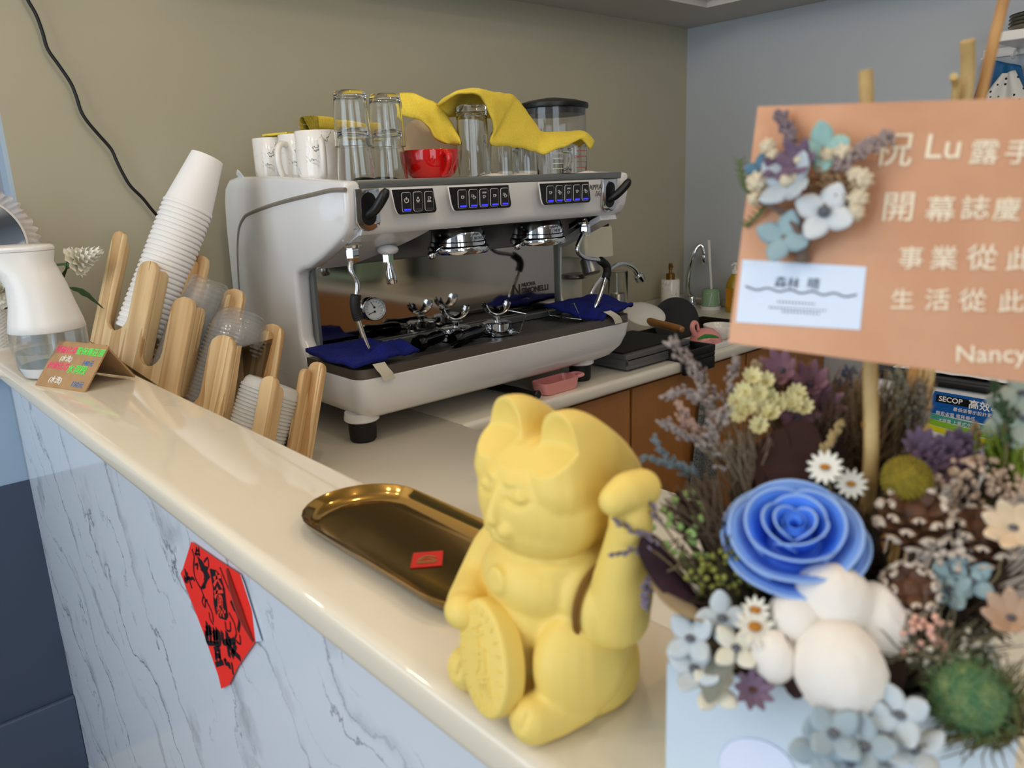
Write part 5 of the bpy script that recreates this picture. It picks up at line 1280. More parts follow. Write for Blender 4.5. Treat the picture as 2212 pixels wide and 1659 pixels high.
strokes(b, [[(-0.006, -0.002), (-0.003, 0.003), (0.002, 0.004), (0.006, 0.001)], [(-0.007, -0.004), (0.007, -0.004)], [(-0.004, -0.001), (0.0, 0.001), (0.005, -0.002)], [(-0.006, -0.006), (0.006, -0.006)]], 0.0014, frame(cS + V((0, 0, 0.0006)), q[1] - q[0], q[0] - q[3]), 0.0002)
obj('sticker_print', b, M('gold_ink', (150, 110, 50), 0.5), stk, smooth=False)
# ------------------------------------------------------------------ yellow lucky cat
CATY = M('cat_yellow', (240, 210, 112), 0.55)
Fc = V((-0.9973, 0.073, 0)).normalized(); Lc = V((-Fc.y, Fc.x, 0)); Bc = V((0.2546, 0.2627, BZ))
HC = MX(((Fc.x, Lc.x, 0, Bc.x), (Fc.y, Lc.y, 0, Bc.y), (0, 0, 1, Bc.z), (0, 0, 0, 1)))
cat = thing('lucky_cat', 'matte yellow lucky cat figurine with one raised arm on the bar top', 'figurine', mtx=HC)
def fuse(b, voxel, smooth_it):
    me = bpy.data.meshes.new('tmp'); b.to_mesh(me); b.free()
    o = bpy.data.objects.new('tmp', me); COL.objects.link(o)
    m = o.modifiers.new('r', 'REMESH'); m.mode = 'VOXEL'; m.voxel_size = voxel; m.adaptivity = 0
    dg = bpy.context.evaluated_depsgraph_get(); dg.update()
    me2 = bpy.data.meshes.new_from_object(o.evaluated_get(dg))
    bpy.data.objects.remove(o); bpy.data.meshes.remove(me)
    r = new(); r.from_mesh(me2); bpy.data.meshes.remove(me2)
    for _ in range(smooth_it): bmesh.ops.smooth_vert(r, verts=r.verts, factor=0.5, use_axis_x=True, use_axis_y=True, use_axis_z=True)
    return r
def chain(b, pts, rads, n=14, m=8):
    P = cr(pts, m); rr = []
    for i in range(len(P)):
        x = i / (len(P) - 1) * (len(rads) - 1); j = min(int(x), len(rads) - 2); rr.append(rads[j] + (rads[j + 1] - rads[j]) * (x - j))
    for p, r in zip(P, rr): ball(b, p, r, n, 10)
b = new()
# trunk, rump
ball(b, (-0.006, 0, 0.034), (0.036, 0.041, 0.036), 24, 16); ball(b, (-0.004, 0, 0.060), (0.031, 0.036, 0.032), 24, 16); ball(b, (-0.008, 0, 0.016), (0.036, 0.042, 0.020), 24, 16)
lathe(b, [(0, 0.0), (0.036, 0.0), (0.040, 0.006), (0.040, 0.02), (0, 0.02)], 28, T(-0.008, 0, 0) @ MX.Diagonal((0.95, 1.02, 1, 1)))
ball(b, (0.008, 0, 0.05), (0.027, 0.027, 0.03), 20, 12)
# thighs and feet
for s in (-1, 1):
    ball(b, (0.008, s * 0.030, 0.034), (0.027, 0.019, 0.029), 20, 14)
    chain(b, [(0.010, s * 0.030, 0.013), (0.024, s * 0.0285, 0.0125), (0.036, s * 0.027, 0.012)], [0.0125, 0.0130, 0.0122])
# head: a rounded block, flatter in front
for dx, rx in ((-0.010, 0.026), (0.004, 0.027)):
    ball(b, (dx, 0, 0.109), (rx + 0.003, 0.0385, 0.0305), 26, 18)
ball(b, (0.007, 0, 0.100), (0.026, 0.0345, 0.0205), 24, 14); ball(b, (0.010, 0, 0.120), (0.021, 0.029, 0.018), 24, 14); ball(b, (-0.014, 0, 0.118), (0.026, 0.037, 0.023), 24, 14)
ball(b, (0.026, 0, 0.0985), (0.0105, 0.0115, 0.0085), 16, 10)
# nose ridge, brow, cheeks
chain(b, [(0.0285, 0, 0.1225), (0.0325, 0, 0.115), (0.0355, 0, 0.1075)], [0.0028, 0.0034, 0.0036]); ball(b, (0.0365, 0, 0.1055), (0.003, 0.0045, 0.0026), 12, 8)
for s in (-1, 1):
    chain(b, [(0.0300, s * 0.0050, 0.1240), (0.0285, s * 0.011, 0.1250), (0.0245, s * 0.0185, 0.1240)], [0.0018, 0.0018, 0.0014])
    ball(b, (0.0275, s * 0.0125, 0.1185), (0.0045, 0.0062, 0.0042), 14, 10)
    ball(b, (0.0310, s * 0.0050, 0.1005), (0.0055, 0.0058, 0.0048), 14, 10)
# ears, running back over the head
for s in (-1, 1):
    prof = [(0.010 - 0.0026 * k, 0.1575 + 0.0006 * math.sin(k * 0.6) - 0.00013 * k * k, 0.0118 + 0.0001 * k) for k in range(15)]
    for f_, zt_, rr_ in prof:
        P = [(f_, s * 0.0195, zt_ - rr_), (f_, s * 0.0205, zt_ - rr_ - 0.010), (f_, s * 0.0215, zt_ - rr_ - 0.024)]
        chain(b, P, [rr_, rr_ + 0.0026, rr_ + 0.0050], 14, 4)
# collar, bell and bib
pts = [(-0.004 + 0.0295 * math.cos(a), 0.0315 * math.sin(a), 0.0835 - 0.004 * math.cos(a)) for a in [2 * PI * k / 28 for k in range(28)]]
tube(b, pts, 0.0042, 10, closed=True)
lathe(b, [(0, -0.004), (0.007, -0.004), (0.007, 0.0015), (0.0062, 0.0024), (0, 0.0024)], 24, aim((0.0345, 0.0, 0.0735), (1, 0, 0.15)))
ball(b, (0.0105, 0, 0.0690), (0.0252, 0.0315, 0.0215), 24, 16)
# lowered arm with paw on the coin
chain(b, [(-0.002, -0.036, 0.076), (0.004, -0.043, 0.062), (0.016, -0.042, 0.049), (0.033, -0.030, 0.047)], [0.0125, 0.0145, 0.0135, 0.0115]); ball(b, (0.040, -0.0235, 0.0485), (0.010, 0.011, 0.0095), 14, 10)
# shoulder for the moving arm
ball(b, (-0.002, 0.030, 0.066), (0.022, 0.012, 0.022), 18, 12)
r = fuse(b, 0.0013, 2)
bm_top = r
for v in r.verts:
    f_, l_, u_ = v.co
    for s in (-1, 1):       # flat scooped inner ears
        if f_ > 0.0095 and u_ > 0.128 and abs(l_ - s * 0.0205) < 0.021 and u_ > 0.131 - 0.1 * (0.02 - abs(l_ - s * 0.0205)):
            d_ = math.hypot((l_ - s * 0.0205) / 0.0115, (u_ - 0.140) / 0.015)
            f_ = min(f_, 0.0105 - 0.0035 * max(0, 1 - d_ * d_) + 1.5 * max(0, 0.1405 - u_))
    if u_ < 0.0006: u_ = 0.0004
    v.co = V((f_, l_, u_))
for _ in range(1): bmesh.ops.smooth_vert(r, verts=[v for v in r.verts if v.co.z > 0.001], factor=0.4, use_axis_x=True, use_axis_y=True, use_axis_z=True)
# closed eyes and toes pressed into the surface
def press(verts, line, w, d_):
    L_ = cr([V(p) for p in line], 8)
    for v in verts:
        q_ = min(((v.co - p).length for p in L_))
        if q_ < w: v.co -= v.normal * d_ * (1 - (q_ / w) ** 2)
r.normal_update(); vs_ = list(r.verts); face_v = [v for v in vs_ if v.co.x > 0.015 and v.co.z > 0.09]; foot_v = [v for v in vs_ if v.co.x > 0.030 and v.co.z < 0.03]
for s in (-1, 1):
    press(face_v, [(0.0325, s * 0.0062, 0.1165), (0.0315, s * 0.010, 0.1150), (0.0300, s * 0.0145, 0.1152), (0.0275, s * 0.0185, 0.1175)], 0.0022, 0.0016)
    press(face_v, [(0.0365, 0, 0.1015), (0.0365, s * 0.0035, 0.0970), (0.0340, s * 0.009, 0.0960)], 0.0018, 0.0010)
    for dl in (-0.0045, 0.0, 0.0045): press(foot_v, [(0.0490, s * 0.027 + dl, 0.008), (0.0485, s * 0.027 + dl, 0.012), (0.043, s * 0.027 + dl, 0.0195)], 0.0020, 0.0013)
obj('body', r, CATY, cat, ang=180)
# raised arm
b = new()
chain(b, [(-0.002, 0.0430, 0.061), (-0.001, 0.0485, 0.075), (0.001, 0.0535, 0.093), (0.002, 0.0570, 0.108), (0.003, 0.0585, 0.118)], [0.0172, 0.0150, 0.0120, 0.0100, 0.0094], 18, 8)
ball(b, (-0.001, 0.0415, 0.063), (0.0185, 0.012, 0.0205), 20, 14)
chain(b, [(-0.003, 0.0595, 0.1285), (0.006, 0.0595, 0.1290), (0.014, 0.0590, 0.1270)], [0.0086, 0.0088, 0.0066], 16, 5)
r = fuse(b, 0.0013, 3); obj('raised_arm', r, CATY, cat, ang=180)
b = new(); tube(b, [(-0.0015 + 0.0205 * math.cos(a), 0.0385, 0.0635 + 0.0225 * math.sin(a)) for a in [2 * PI * k / 36 for k in range(36)]], 0.0016, 8, closed=True); obj('joint_gap_shade', b, M('joint_shadow', (120, 80, 20), 0.8), cat, label='brown gap around the arm joint')  # solid brown ring stands in for shade inside the joint
# oval coin with relief
Mk = frame((0.0430, 0.0005, 0.0350), (-0.05, 0.86, 0.46), (-0.22, -0.46, 0.88))
b = new(); ov = [(0.0205 * math.cos(a), 0.0285 * math.sin(a)) for a in [2 * PI * k / 44 for k in range(44)]]
prism(b, ov, 0.0125, Mk @ T(0, 0, -0.0085), bev=0.0022, seg=3)
coin = obj('coin', b, CATY, cat, ang=60)
b = new()
for k in range(44):
    a = 2 * PI * k / 44; c_, s_ = math.cos(a), math.sin(a)
    if k % 2 == 0: box(b, (-0.0022, -0.0005, 0.0035), (0.0012, 0.0005, 0.0047), 0.0003, 1, Mk @ T(0.0165 * c_, 0.0235 * s_, 0) @ RZ(a))
text(b, '千', 0.0125, Mk @ T(0, 0.0065, 0.0042), 0.0012, align='CENTER', bold=0.0003); text(b, '万', 0.0125, Mk @ T(0, -0.0055, 0.0042), 0.0012, align='CENTER', bold=0.0003); text(b, '両', 0.0115, Mk @ T(0, -0.0170, 0.0042), 0.0012, align='CENTER', bold=0.0003)
obj('coin_relief', b, CATY, coin, ang=40)
# ------------------------------------------------------------------ freezer, shelf and hanging things at the right
fz = thing('chest_freezer', 'white chest freezer with a blue and green energy sticker behind the dried flowers', 'freezer', (1.97, 0.20, FZ))
b = new(); box(b, (0, 0, 0.02), (0.515, 0.66, 0.833), 0.012, 3); obj('body', b, WHITE_PL, fz)
b = new(); box(b, (-0.006, -0.004, 0.836), (0.515, 0.664, 0.856), 0.006, 3); obj('lid', b, M('freezer_lid', (34, 34, 36), 0.4), fz, label='dark lid edge')
FX = 1.9685
def fz_(px, py): p = at(px, py, 0, FX); return V((p.x - 1.97, p.y - 0.20, p.z - FZ))
b = new(); FRz = frame(V((0, 0, 0)), (0, -1, 0), (0, 0, 1))
c0, c1, c2, c3 = fz_(2022, 840), fz_(2240, 876), fz_(2222, 985), fz_(1975, 925)
def lp(s, t): return c0 * (1 - s) * (1 - t) + c1 * s * (1 - t) + c2 * s * t + c3 * (1 - s) * t
def band(t0, t1, mi, bow=0.0):
    n = 10
    for k in range(n):
        q = [lp(k / n, t0 + bow * math.sin(PI * k / n)), lp((k + 1) / n, t0 + bow * math.sin(PI * (k + 1) / n)), lp((k + 1) / n, t1 + bow * math.sin(PI * (k + 1) / n)), lp(k / n, t1 + bow * math.sin(PI * k / n))]
        f = b.faces.new([b.verts.new(p) for p in q]); f.material_index = mi
band(0.0, 0.05, 4); band(0.05, 0.56, 0); band(0.56, 0.68, 1, 0.03); band(0.68, 0.80, 2, 0.05); band(0.80, 0.92, 3, 0.07); band(0.92, 1.0, 4, 0.07)
es = obj('energy_sticker', b, [M('sticker_blue', (16, 92, 168), 0.35), M('sticker_teal', (70, 160, 140), 0.35), M('sticker_lime', (140, 190, 50), 0.35), M('sticker_yellow', (222, 214, 20), 0.35), WHITE_PL], fz, smooth=False)
xd_ = (c1 - c0).normalized(); yd_ = (c0 - c3).normalized()
def lf(s, t): return frame(lp(s, t) + V((-0.0006, 0, 0)), xd_, yd_)
b = new(); box(b, (0, -0.002, -0.0002), (0.088, 0.0165, 0.0002), Mt=lf(0.06, 0.27)); obj('maker_plate', b, M('plate_black', (10, 12, 16), 0.4), es, smooth=False)
b = new(); text(b, 'SECOP', 0.0175, lf(0.085, 0.25) @ T(0, 0, 0.0004), 0.0004, bold=0.0003); text(b, '高效率壓縮機', 0.0235, lf(0.385, 0.28) @ T(0, 0, 0.0004), 0.0004, bold=0.0004)
text(b, '最低溫警示設計更節能', 0.0105, lf(0.26, 0.41) @ T(0, 0, 0.0004), 0.0004); text(b, '靜音省電 電耗最低', 0.0105, lf(0.12, 0.56) @ T(0, 0, 0.0004), 0.0004); text(b, '大容量 上蓋式冷凍櫃', 0.0100, lf(0.17, 0.71) @ T(0, 0, 0.0004), 0.0004)
obj('sticker_writing', b, WHITEI, es, smooth=False)
b = new()
def pile(u, v):
    x, y = 0.03 + 0.30 * u, 0.30 + 0.30 * v
    return V((x, y, 0.006 + 0.030 * math.sin(PI * u) * math.sin(PI * v) + 0.006 * NZ.noise(V((x * 25, y * 25, 3)))))
grid(b, pile, 24, 24, th=0.003); props(obj('white_cloth', b, PAPER, loc=(1.97, 0.20, FZ + 0.857), ang=180), 'crumpled white cloth lying on the freezer lid below the card', 'cloth')
# shelf on the right wall
sx = 2.29
p0 = at(2146, 75, 0, sx); z1 = at(2190, 64, 0, sx).z; z0 = at(2190, 86, 0, sx).z
sh = thing('wall_shelf', 'white wall shelf at the top right corner with dark plates on it', 'shelf', (sx, p0.y, z0))
b = new(); box(b, (0, -1.2, 0), (0.198, 0, z1 - z0), 0.002, 1); obj('board', b, WHITE_PL, sh, smooth=False)
pp = at(2225, 58, 0, sx + 0.09)
pl = None
PLT = M('plate_olive', (150, 146, 124), 0.3); 
for k in range(4):
    lab = ['lowest', 'second', 'third', 'topmost'][k] + ' dark-rimmed plate in the stack on the white wall shelf'
    t = thing('plate', lab, 'plate', (sx + 0.095, pp.y - 0.035, z1 + 0.0005 + 0.0085 * k), group='plates on the wall shelf')
    b = new(); lathe(b, [(0, 0.003), (0.03, 0.003), (0.032, 0), (0.05, 0.0), (0.080, 0.013), (0.0815, 0.0145), (0.080, 0.0155), (0.05, 0.0035), (0, 0.0045)], 48); obj('plate_body', b, PLT, t, ang=40)
    b = new(); lathe(b, [(0.0790, 0.0128), (0.0815, 0.0135), (0.0822, 0.0150), (0.080, 0.0162), (0.0785, 0.0152)], 48); obj('plate_rim', b, M('rim_dark', (46, 44, 40), 0.4), t)
hk = at(2150, 108, 0, 2.42)
t = thing('wall_hook', 'white double hook under the wall shelf at the top right', 'hook', (2.489, hk.y, hk.z))
b = new(); box(b, (-0.006, -0.05, -0.012), (0.0, 0.05, 0.012), 0.003); 
for yy in (-0.035, 0.035): tube(b, cr([(-0.004, yy, 0.0), (-0.030, yy, -0.004), (-0.040, yy, -0.022), (-0.052, yy, -0.016)], 5), 0.0035, 8)
obj('hook_body', b, WHITE_PL, t)
def hung(name, pxs, X, mat, label, cat, th=0.006, sag=0.012):
    P = [at(p[0], p[1], 0, X) for p in pxs]; o0 = sum(P, V()) / len(P); b = new(); n = 14
    def fn(u, v):
        p = P[0] * (1 - u) * (1 - v) + P[1] * u * (1 - v) + P[2] * u * v + P[3] * (1 - u) * v
        return p - o0 + V((-sag * math.sin(u * PI * 3) * v - 0.004 * math.sin(u * 11), 0, 0))
    grid(b, fn, 28, n, th=th)
    return props(obj(name, b, mat, loc=o0, ang=180), label, cat)
hung('blue_pouch', [(2138, 128), (2205, 142), (2230, 250), (2090, 250)], 2.452, M('pouch_blue', (20, 92, 140), 0.6), 'dark blue cloth hanging from the hook under the shelf', 'cloth', 0.004, 0.004)
dots = M('dotted_cloth', (214, 212, 206), 0.85)
nt = dots.node_tree; tcn = nt.nodes.new('ShaderNodeTexCoord'); vo = nt.nodes.new('ShaderNodeTexVoronoi'); vo.inputs['Scale'].default_value = 70; vo.inputs['Randomness'].default_value = 0.2
nt.links.new(tcn.outputs['Object'], vo.inputs['Vector']); lt = math_node(nt, 'LESS_THAN', vo.outputs['Distance'], 0.22)
mxn = nt.nodes.new('ShaderNodeMix'); mxn.data_type = 'RGBA'; mxn.inputs['A'].default_value = rgb(214, 212, 206); mxn.inputs['B'].default_value = rgb(40, 42, 46); nt.links.new(lt, mxn.inputs['Factor'])
nt.links.new(mxn.outputs['Result'], nt.nodes['Principled BSDF'].inputs['Base Color'])
hung('dotted_cloth', [(2166, 160), (2192, 152), (2240, 260), (2085, 260)], 2.42, dots, 'white cloth with small dark dots hanging in folds under the shelf', 'cloth', 0.003, 0.016)
# hook and towel on the cabinet front
hp = at(1512, 806, 1, 1.2195)
t = thing('door_hook', 'small white hook stuck on the middle cabinet door', 'hook', (hp.x, 1.2192, hp.z))
b = new(); ball(b, (0, -0.004, 0.006), (0.010, 0.004, 0.012), 14, 10); tube(b, cr([(0, -0.004, 0.0), (0, -0.014, -0.006), (0, -0.018, 0.0)], 4), 0.003, 8); obj('hook_body', b, WHITE_PL, t)
grey = M('speckled_cloth', (120, 124, 122), 0.9, var=(220, (70, 76, 78)))
b = new(); P = [at(1516, 832, 1, 1.2) , at(1522, 832, 1, 1.2), at(1556, 1140, 1, 1.2), at(1478, 1140, 1, 1.2)]; o0 = P[0].copy()
def tw(u, v):
    p = P[0] * (1 - u) * (1 - v) + P[1] * u * (1 - v) + P[2] * u * v + P[3] * (1 - u) * v
    return p - o0 + V((0, -0.008 * math.sin(u * PI * 2.5) * v, 0))
grid(b, tw, 20, 24, th=0.003); tube(b, cr([(hp.x - o0.x, 1.204 - o0.y, hp.z - o0.z), (0.004, 0, 0.0), (0.006, 0, -0.02)], 5), 0.002, 6)
props(obj('hand_towel', b, grey, loc=o0, ang=180), 'grey speckled towel hanging from the hook on the cabinet door', 'towel')
# things on the service side that the polished backsplash mirrors
sb = thing('side_counter', 'counter along the right wall behind the freezer, seen only as a reflection', 'counter', (2.0, -2.3, FZ))
b = new(); box(b, (0, 0, 0), (0.47, 2.45, 0.84)); obj('cabinet', b, cab_m, sb, smooth=False)
b = new(); box(b, (-0.02, 0, 0.841), (0.47, 2.45, 0.875), 0.005); obj('top', b, work_m, sb, smooth=False)
ov_ = thing('toaster_oven', 'mint green toaster oven reflected in the polished backsplash', 'oven', (2.08, -1.15, -0.004))
MINT = M('mint_enamel', (168, 196, 176), 0.35)
b = new(); box(b, (0, 0, 0.012), (0.32, 0.46, 0.27), 0.02, 3); obj('body', b, MINT, ov_)
b = new(); box(b, (-0.004, 0.12, 0.05), (0.0, 0.44, 0.22), 0.002); obj('oven_door', b, M('oven_glass', (30, 26, 22), 0.1), ov_, smooth=False)
for zz in (0.08, 0.15, 0.22):
    b = new(); lathe(b, [(0, 0), (0.016, 0), (0.014, 0.012), (0, 0.012)], 18, aim((-0.0005, 0.06, zz), (-1, 0, 0))); obj('knob', b, WHITE_PL, ov_)
jr = thing('bean_grinder', 'small grinder with amber hopper reflected in the polished backsplash', 'coffee grinder', (2.2, -0.52, -0.004))
b = new(); lathe(b, [(0, 0), (0.08, 0), (0.08, 0.02), (0.05, 0.05), (0.055, 0.2), (0, 0.2)], 32); obj('body', b, gr_w, jr)
b = new(); lathe(b, [(0.04, 0.2), (0.09, 0.27), (0.095, 0.40), (0.08, 0.43), (0, 0.44)], 32); obj('amber_hopper', b, M('amber', (190, 92, 30), 0.15), jr)

# ------------------------------------------------------------------ dried flower box in the foreground
bzt = 0.268
PL_, PR_ = at(1441, 1432, 2, bzt), at(2202, 1585, 2, bzt)
xb = (PR_ - PL_); wB = xb.length; xb.normalize(); yb = V((-xb.y, xb.x, 0)); dB = 0.10
MB_ = MX(((xb.x, yb.x, 0, PL_.x), (xb.y, yb.y, 0, PL_.y), (0, 0, 1, BZ), (0, 0, 0, 1)))
fb = thing('flower_box', 'pale blue cardboard box filled with dried flowers in the foreground', 'box', mtx=MB_)
hB = bzt - BZ
BOXM = M('pale_blue_card', (206, 220, 232), 0.6)
b = new(); t_ = 0.002
box(b, (0, 0, 0.0005), (wB, t_, hB)); box(b, (0, dB - t_, 0.0005), (wB, dB, hB)); box(b, (0, t_, 0.0005), (t_, dB - t_, hB)); box(b, (wB - t_, t_, 0.0005), (wB, dB - t_, hB)); box(b, (t_, t_, 0.0005), (wB - t_, dB - t_, 0.003))
obj('box_walls', b, BOXM, fb, smooth=False)
cp = MB_.inverted() @ at(1660, 1680, 2, 0.237) if False else None
b = new(); q = [V((wB * 0.30 + 0.0155 * math.cos(a), -0.0006, 0.0158 + 0.0150 * math.sin(a))) for a in [2 * PI * k / 40 for k in range(40)]]
prism(b, [(p.x, p.z) for p in q], 0.0005, frame((0, -0.0003, 0), (1, 0, 0), (0, 0, 1))); obj('round_label', b, M('label_pale', (222, 230, 252), 0.5), fb, smooth=False)
b = new(); box(b, (t_ + 0.001, t_ + 0.001, 0.004), (wB - t_ - 0.001, dB - t_ - 0.001, hB - 0.014), 0.004); obj('foam', b, M('foam_green', (60, 70, 44), 0.95), fb)
b = new()
def moss(u, v):
    x, y = 0.004 + (wB - 0.008) * u, 0.004 + (dB - 0.008) * v
    return V((x, y, hB - 0.012 + 0.028 * (math.sin(PI * u) * math.sin(PI * v)) ** 0.6 + 0.022 * math.sin(PI * u) * math.sin(PI * v) ** 0.7 * v + 0.006 * NZ.noise(V((x * 160, y * 160, 1)))))
grid(b, moss, 60, 50); o = obj('moss', b, M('moss', (70, 62, 40), 0.95, var=(140, (40, 44, 26)), bump=(500, 1.0, 0.003)), fb, ang=180); o['kind'] = 'stuff'
BC = MB_ @ V((wB * 0.5, dB * 0.5, hB - 0.008))

def root_for(p, k=0.0):
    l = MB_.inverted() @ p
    r = V((min(max(l.x, 0.012), wB - 0.012), min(max(l.y, 0.010), dB - 0.012), hB - 0.010))
    c = V((wB / 2, dB / 2, hB - 0.016))
    return MB_ @ (r * 0.6 + c * 0.4)
def flower(name, label, head, cat='flower', group=None):
    r = root_for(head); return thing(name, label, cat, r, group=group), head - r
def stem(t, h, rad=0.0008, mat=None, bend=0.004, nm='stem'):
    b = new(); m_ = h * 0.55 + V((bend, -bend, bend)); tube(b, cr([V((0, 0, 0)), m_, h], 5), rad, 6); obj(nm, b, mat or M('dry_stem', (112, 96, 66), 0.8), t)
TOCAM = lambda p: (CAM - p).normalized()
# --- blue soap rose
ROSE = M('rose_blue', (72, 132, 236), 0.55, sss=0.15); ROSE2 = M('rose_pale_blue', (112, 156, 232), 0.55, sss=0.15)
pR = deep(1716, 1150, 0.325)
ROSE3 = M('rose_edge', (150, 184, 238), 0.55, sss=0.15)
t, h = flower('blue_rose', 'large blue rose in the middle of the dried flower box', pR)
stem(t, h - V((0, 0, 0.012)), 0.002, M('stem_olive', (84, 88, 50), 0.8))
axR = (TOCAM(pR) * 0.55 + V((0, 0, 1)) * 0.75).normalized(); MR = aim(h - axR * 0.013, axR)
def petal(b, ang, r_in, r_out, z0, z1, spread, curlv, seed, sharp=0.15):
    rr = random.Random(seed); jj = rr.uniform(-.1, .1)
    def fn(u, v):
        a = ang + (u - 0.5) * spread * (0.5 + 0.5 * math.sin(min(v * 1.7, 1) * PI / 2))
        e = abs(u - 0.5) * 2
        r = r_in + (r_out - r_in) * (v ** 1.2) + curlv * max(0, v - 0.78) * 1.2 - (r_out - r_in) * 0.25 * e ** 4 * v
        z = z0 + (z1 - z0) * (v ** 0.75) * (1 - 0.30 * e ** 4) - abs(curlv) * max(0, v - 0.82) * 1.8 + sharp * 0.004 * (1 - e) * v
        return V((r * math.cos(a + jj * v), r * math.sin(a + jj * v), z))
    grid(b, lambda u, v: fn(u, v * 0.93), 18, 10, th=0.0007, Mt=MR); grid(b, lambda u, v: fn(u, 0.93 + 0.07 * v), 18, 2, th=0.0008, Mt=MR, mi=1)
b = new()
def spir(u, v):
    a = u * 2 * PI * 2.4; r = 0.0014 + 0.0042 * u; return V(((r + 0.0012 * v) * math.cos(a), (r + 0.0012 * v) * math.sin(a), 0.004 + 0.0165 * v - 0.0015 * u))
grid(b, spir, 60, 4, th=0.0005, Mt=MR); lathe(b, [(0, 0.010), (0.0085, 0.009), (0.0125, 0.005), (0.0175, 0.001), (0.019, -0.005), (0.010, -0.012), (0, -0.013)], 28, MR); obj('rose_heart', b, ROSE, t, ang=180)
lay = [(2, 0.0050, 0.0085, 0.003, 0.0212, 3.4, 0.0006), (3, 0.0075, 0.0130, 0.001, 0.0212, 2.9, 0.0014), (3, 0.0100, 0.0195, -0.002, 0.0195, 2.7, 0.0028), (4, 0.0122, 0.0258, -0.005, 0.0155, 2.2, 0.0042), (4, 0.0130, 0.0290, -0.008, 0.0100, 2.1, 0.0045)]
for li, (n_, ri, ro, za, zb_, sp, cu_) in enumerate(lay):
    for k in range(n_):
        b = new(); petal(b, 2 * PI * (k + 0.37 * li) / n_ + 0.5 * li, ri, ro, za, zb_, sp, cu_, li * 10 + k, 0.4); obj('petal', b, [ROSE if li < 3 else ROSE2, ROSE3], t, ang=180)
# --- cotton
COT = M('cotton', (240, 232, 222), 0.95, bump=(160, 0.5, 0.002), sss=0.2)
BRACT = M('bract_brown', (66, 42, 34), 0.7)
def cotton(label, lobes, core, brs):
    hc = deep(*core); t, h = flower('cotton_boll', label, hc); r0_ = hc - h; stem(t, h, 0.0015, BRACT)
    for (px, py, d, rr, st, ang_) in lobes:
        b = new(); p = deep(px, py, d) - r0_; ico(b, (0, 0, 0), 1.0, 3)
        for v in b.verts:
            n_ = 1 + 0.06 * NZ.noise(v.co * 2.2 + V((px, py, 0))) + 0.025 * NZ.noise(v.co * 6 + V((py, px, 0)))
            v.co *= n_
        dirn = (RIGHT * math.cos(ang_) + DOWN * math.sin(ang_))
        bmesh.ops.transform(b, matrix=aim(p, dirn) @ MX.Diagonal((rr, rr, rr * st, 1)), verts=b.verts)
        obj('lock', b, COT, t, ang=180)
    for (px, py, d, qx, qy, qd, w) in brs:
        b = new(); A_, B_ = deep(px, py, d) - r0_, deep(qx, qy, qd) - r0_; m_ = (A_ + B_) / 2 + TOCAM(hc) * 0.003
        leaf_blade(b, [A_, m_, B_], w, -0.3, 10); bmesh.ops.solidify(b, geom=b.faces[:], thickness=0.0005); obj('bract', b, BRACT, t, ang=180)
cotton('large white cotton boll low in the middle below the blue rose', [(1812, 1445, 0.300, 0.0172, 1.12, 1.2), (1722, 1338, 0.312, 0.0110, 1.1, 0.9)], (1790, 1400, 0.318), [(1735, 1395, 0.306, 1715, 1510, 0.302, 0.006), (1925, 1390, 0.305, 1915, 1510, 0.303, 0.006)])
cotton('white cotton boll tucked right under the blue rose', [(1800, 1290, 0.312, 0.0138, 1.12, 0.3), (1902, 1345, 0.311, 0.0112, 1.5, 1.25)], (1850, 1310, 0.325), [(1765, 1255, 0.316, 1770, 1370, 0.308, 0.004)])
cotton('small white cotton lock at the lower left under the daisies', [(1672, 1418, 0.306, 0.0085, 1.25, 1.4)], (1680, 1410, 0.313), [(1690, 1370, 0.305, 1690, 1440, 0.303, 0.003)])
# --- yellow ball flower
def ballflower(name, label, px, py, d, r, mat, bump_n=260, fuzz=0.0, stemr=0.001):
    p = deep(px, py, d); t, h = flower(name, label, p); stem(t, h, stemr)
    b = new(); ico(b, h, r * 0.93, 3)
    for k in range(bump_n):
        zz = 1 - 2 * (k + .5) / bump_n; a = k * 2.39996; q = math.sqrt(1 - zz * zz); n_ = V((q * math.cos(a), q * math.sin(a), zz))
        if fuzz: tube(b, [h + n_ * r * .9, h + n_ * r * (1 + fuzz) + V((rnd.uniform(-1, 1), rnd.uniform(-1, 1), rnd.uniform(-1, 1))) * r * .12], [r * 0.03, r * 0.008], 4)
        else: ico(b, h + n_ * r * 0.95, r * 0.085, 1)
    obj('bloom', b, mat, t, ang=180)
ballflower('billy_ball', 'mustard yellow ball flower beside the bamboo stick', 1958, 1036, 0.326, 0.0100, M('mustard', (150, 132, 36), 0.85, var=(300, (120, 104, 26))))
ballflower('thistle_ball', 'fuzzy green ball flower at the lower right', 2095, 1505, 0.288, 0.0135, M('thistle_green', (74, 116, 78), 0.9, var=(200, (120, 140, 90))), 420, 0.16)
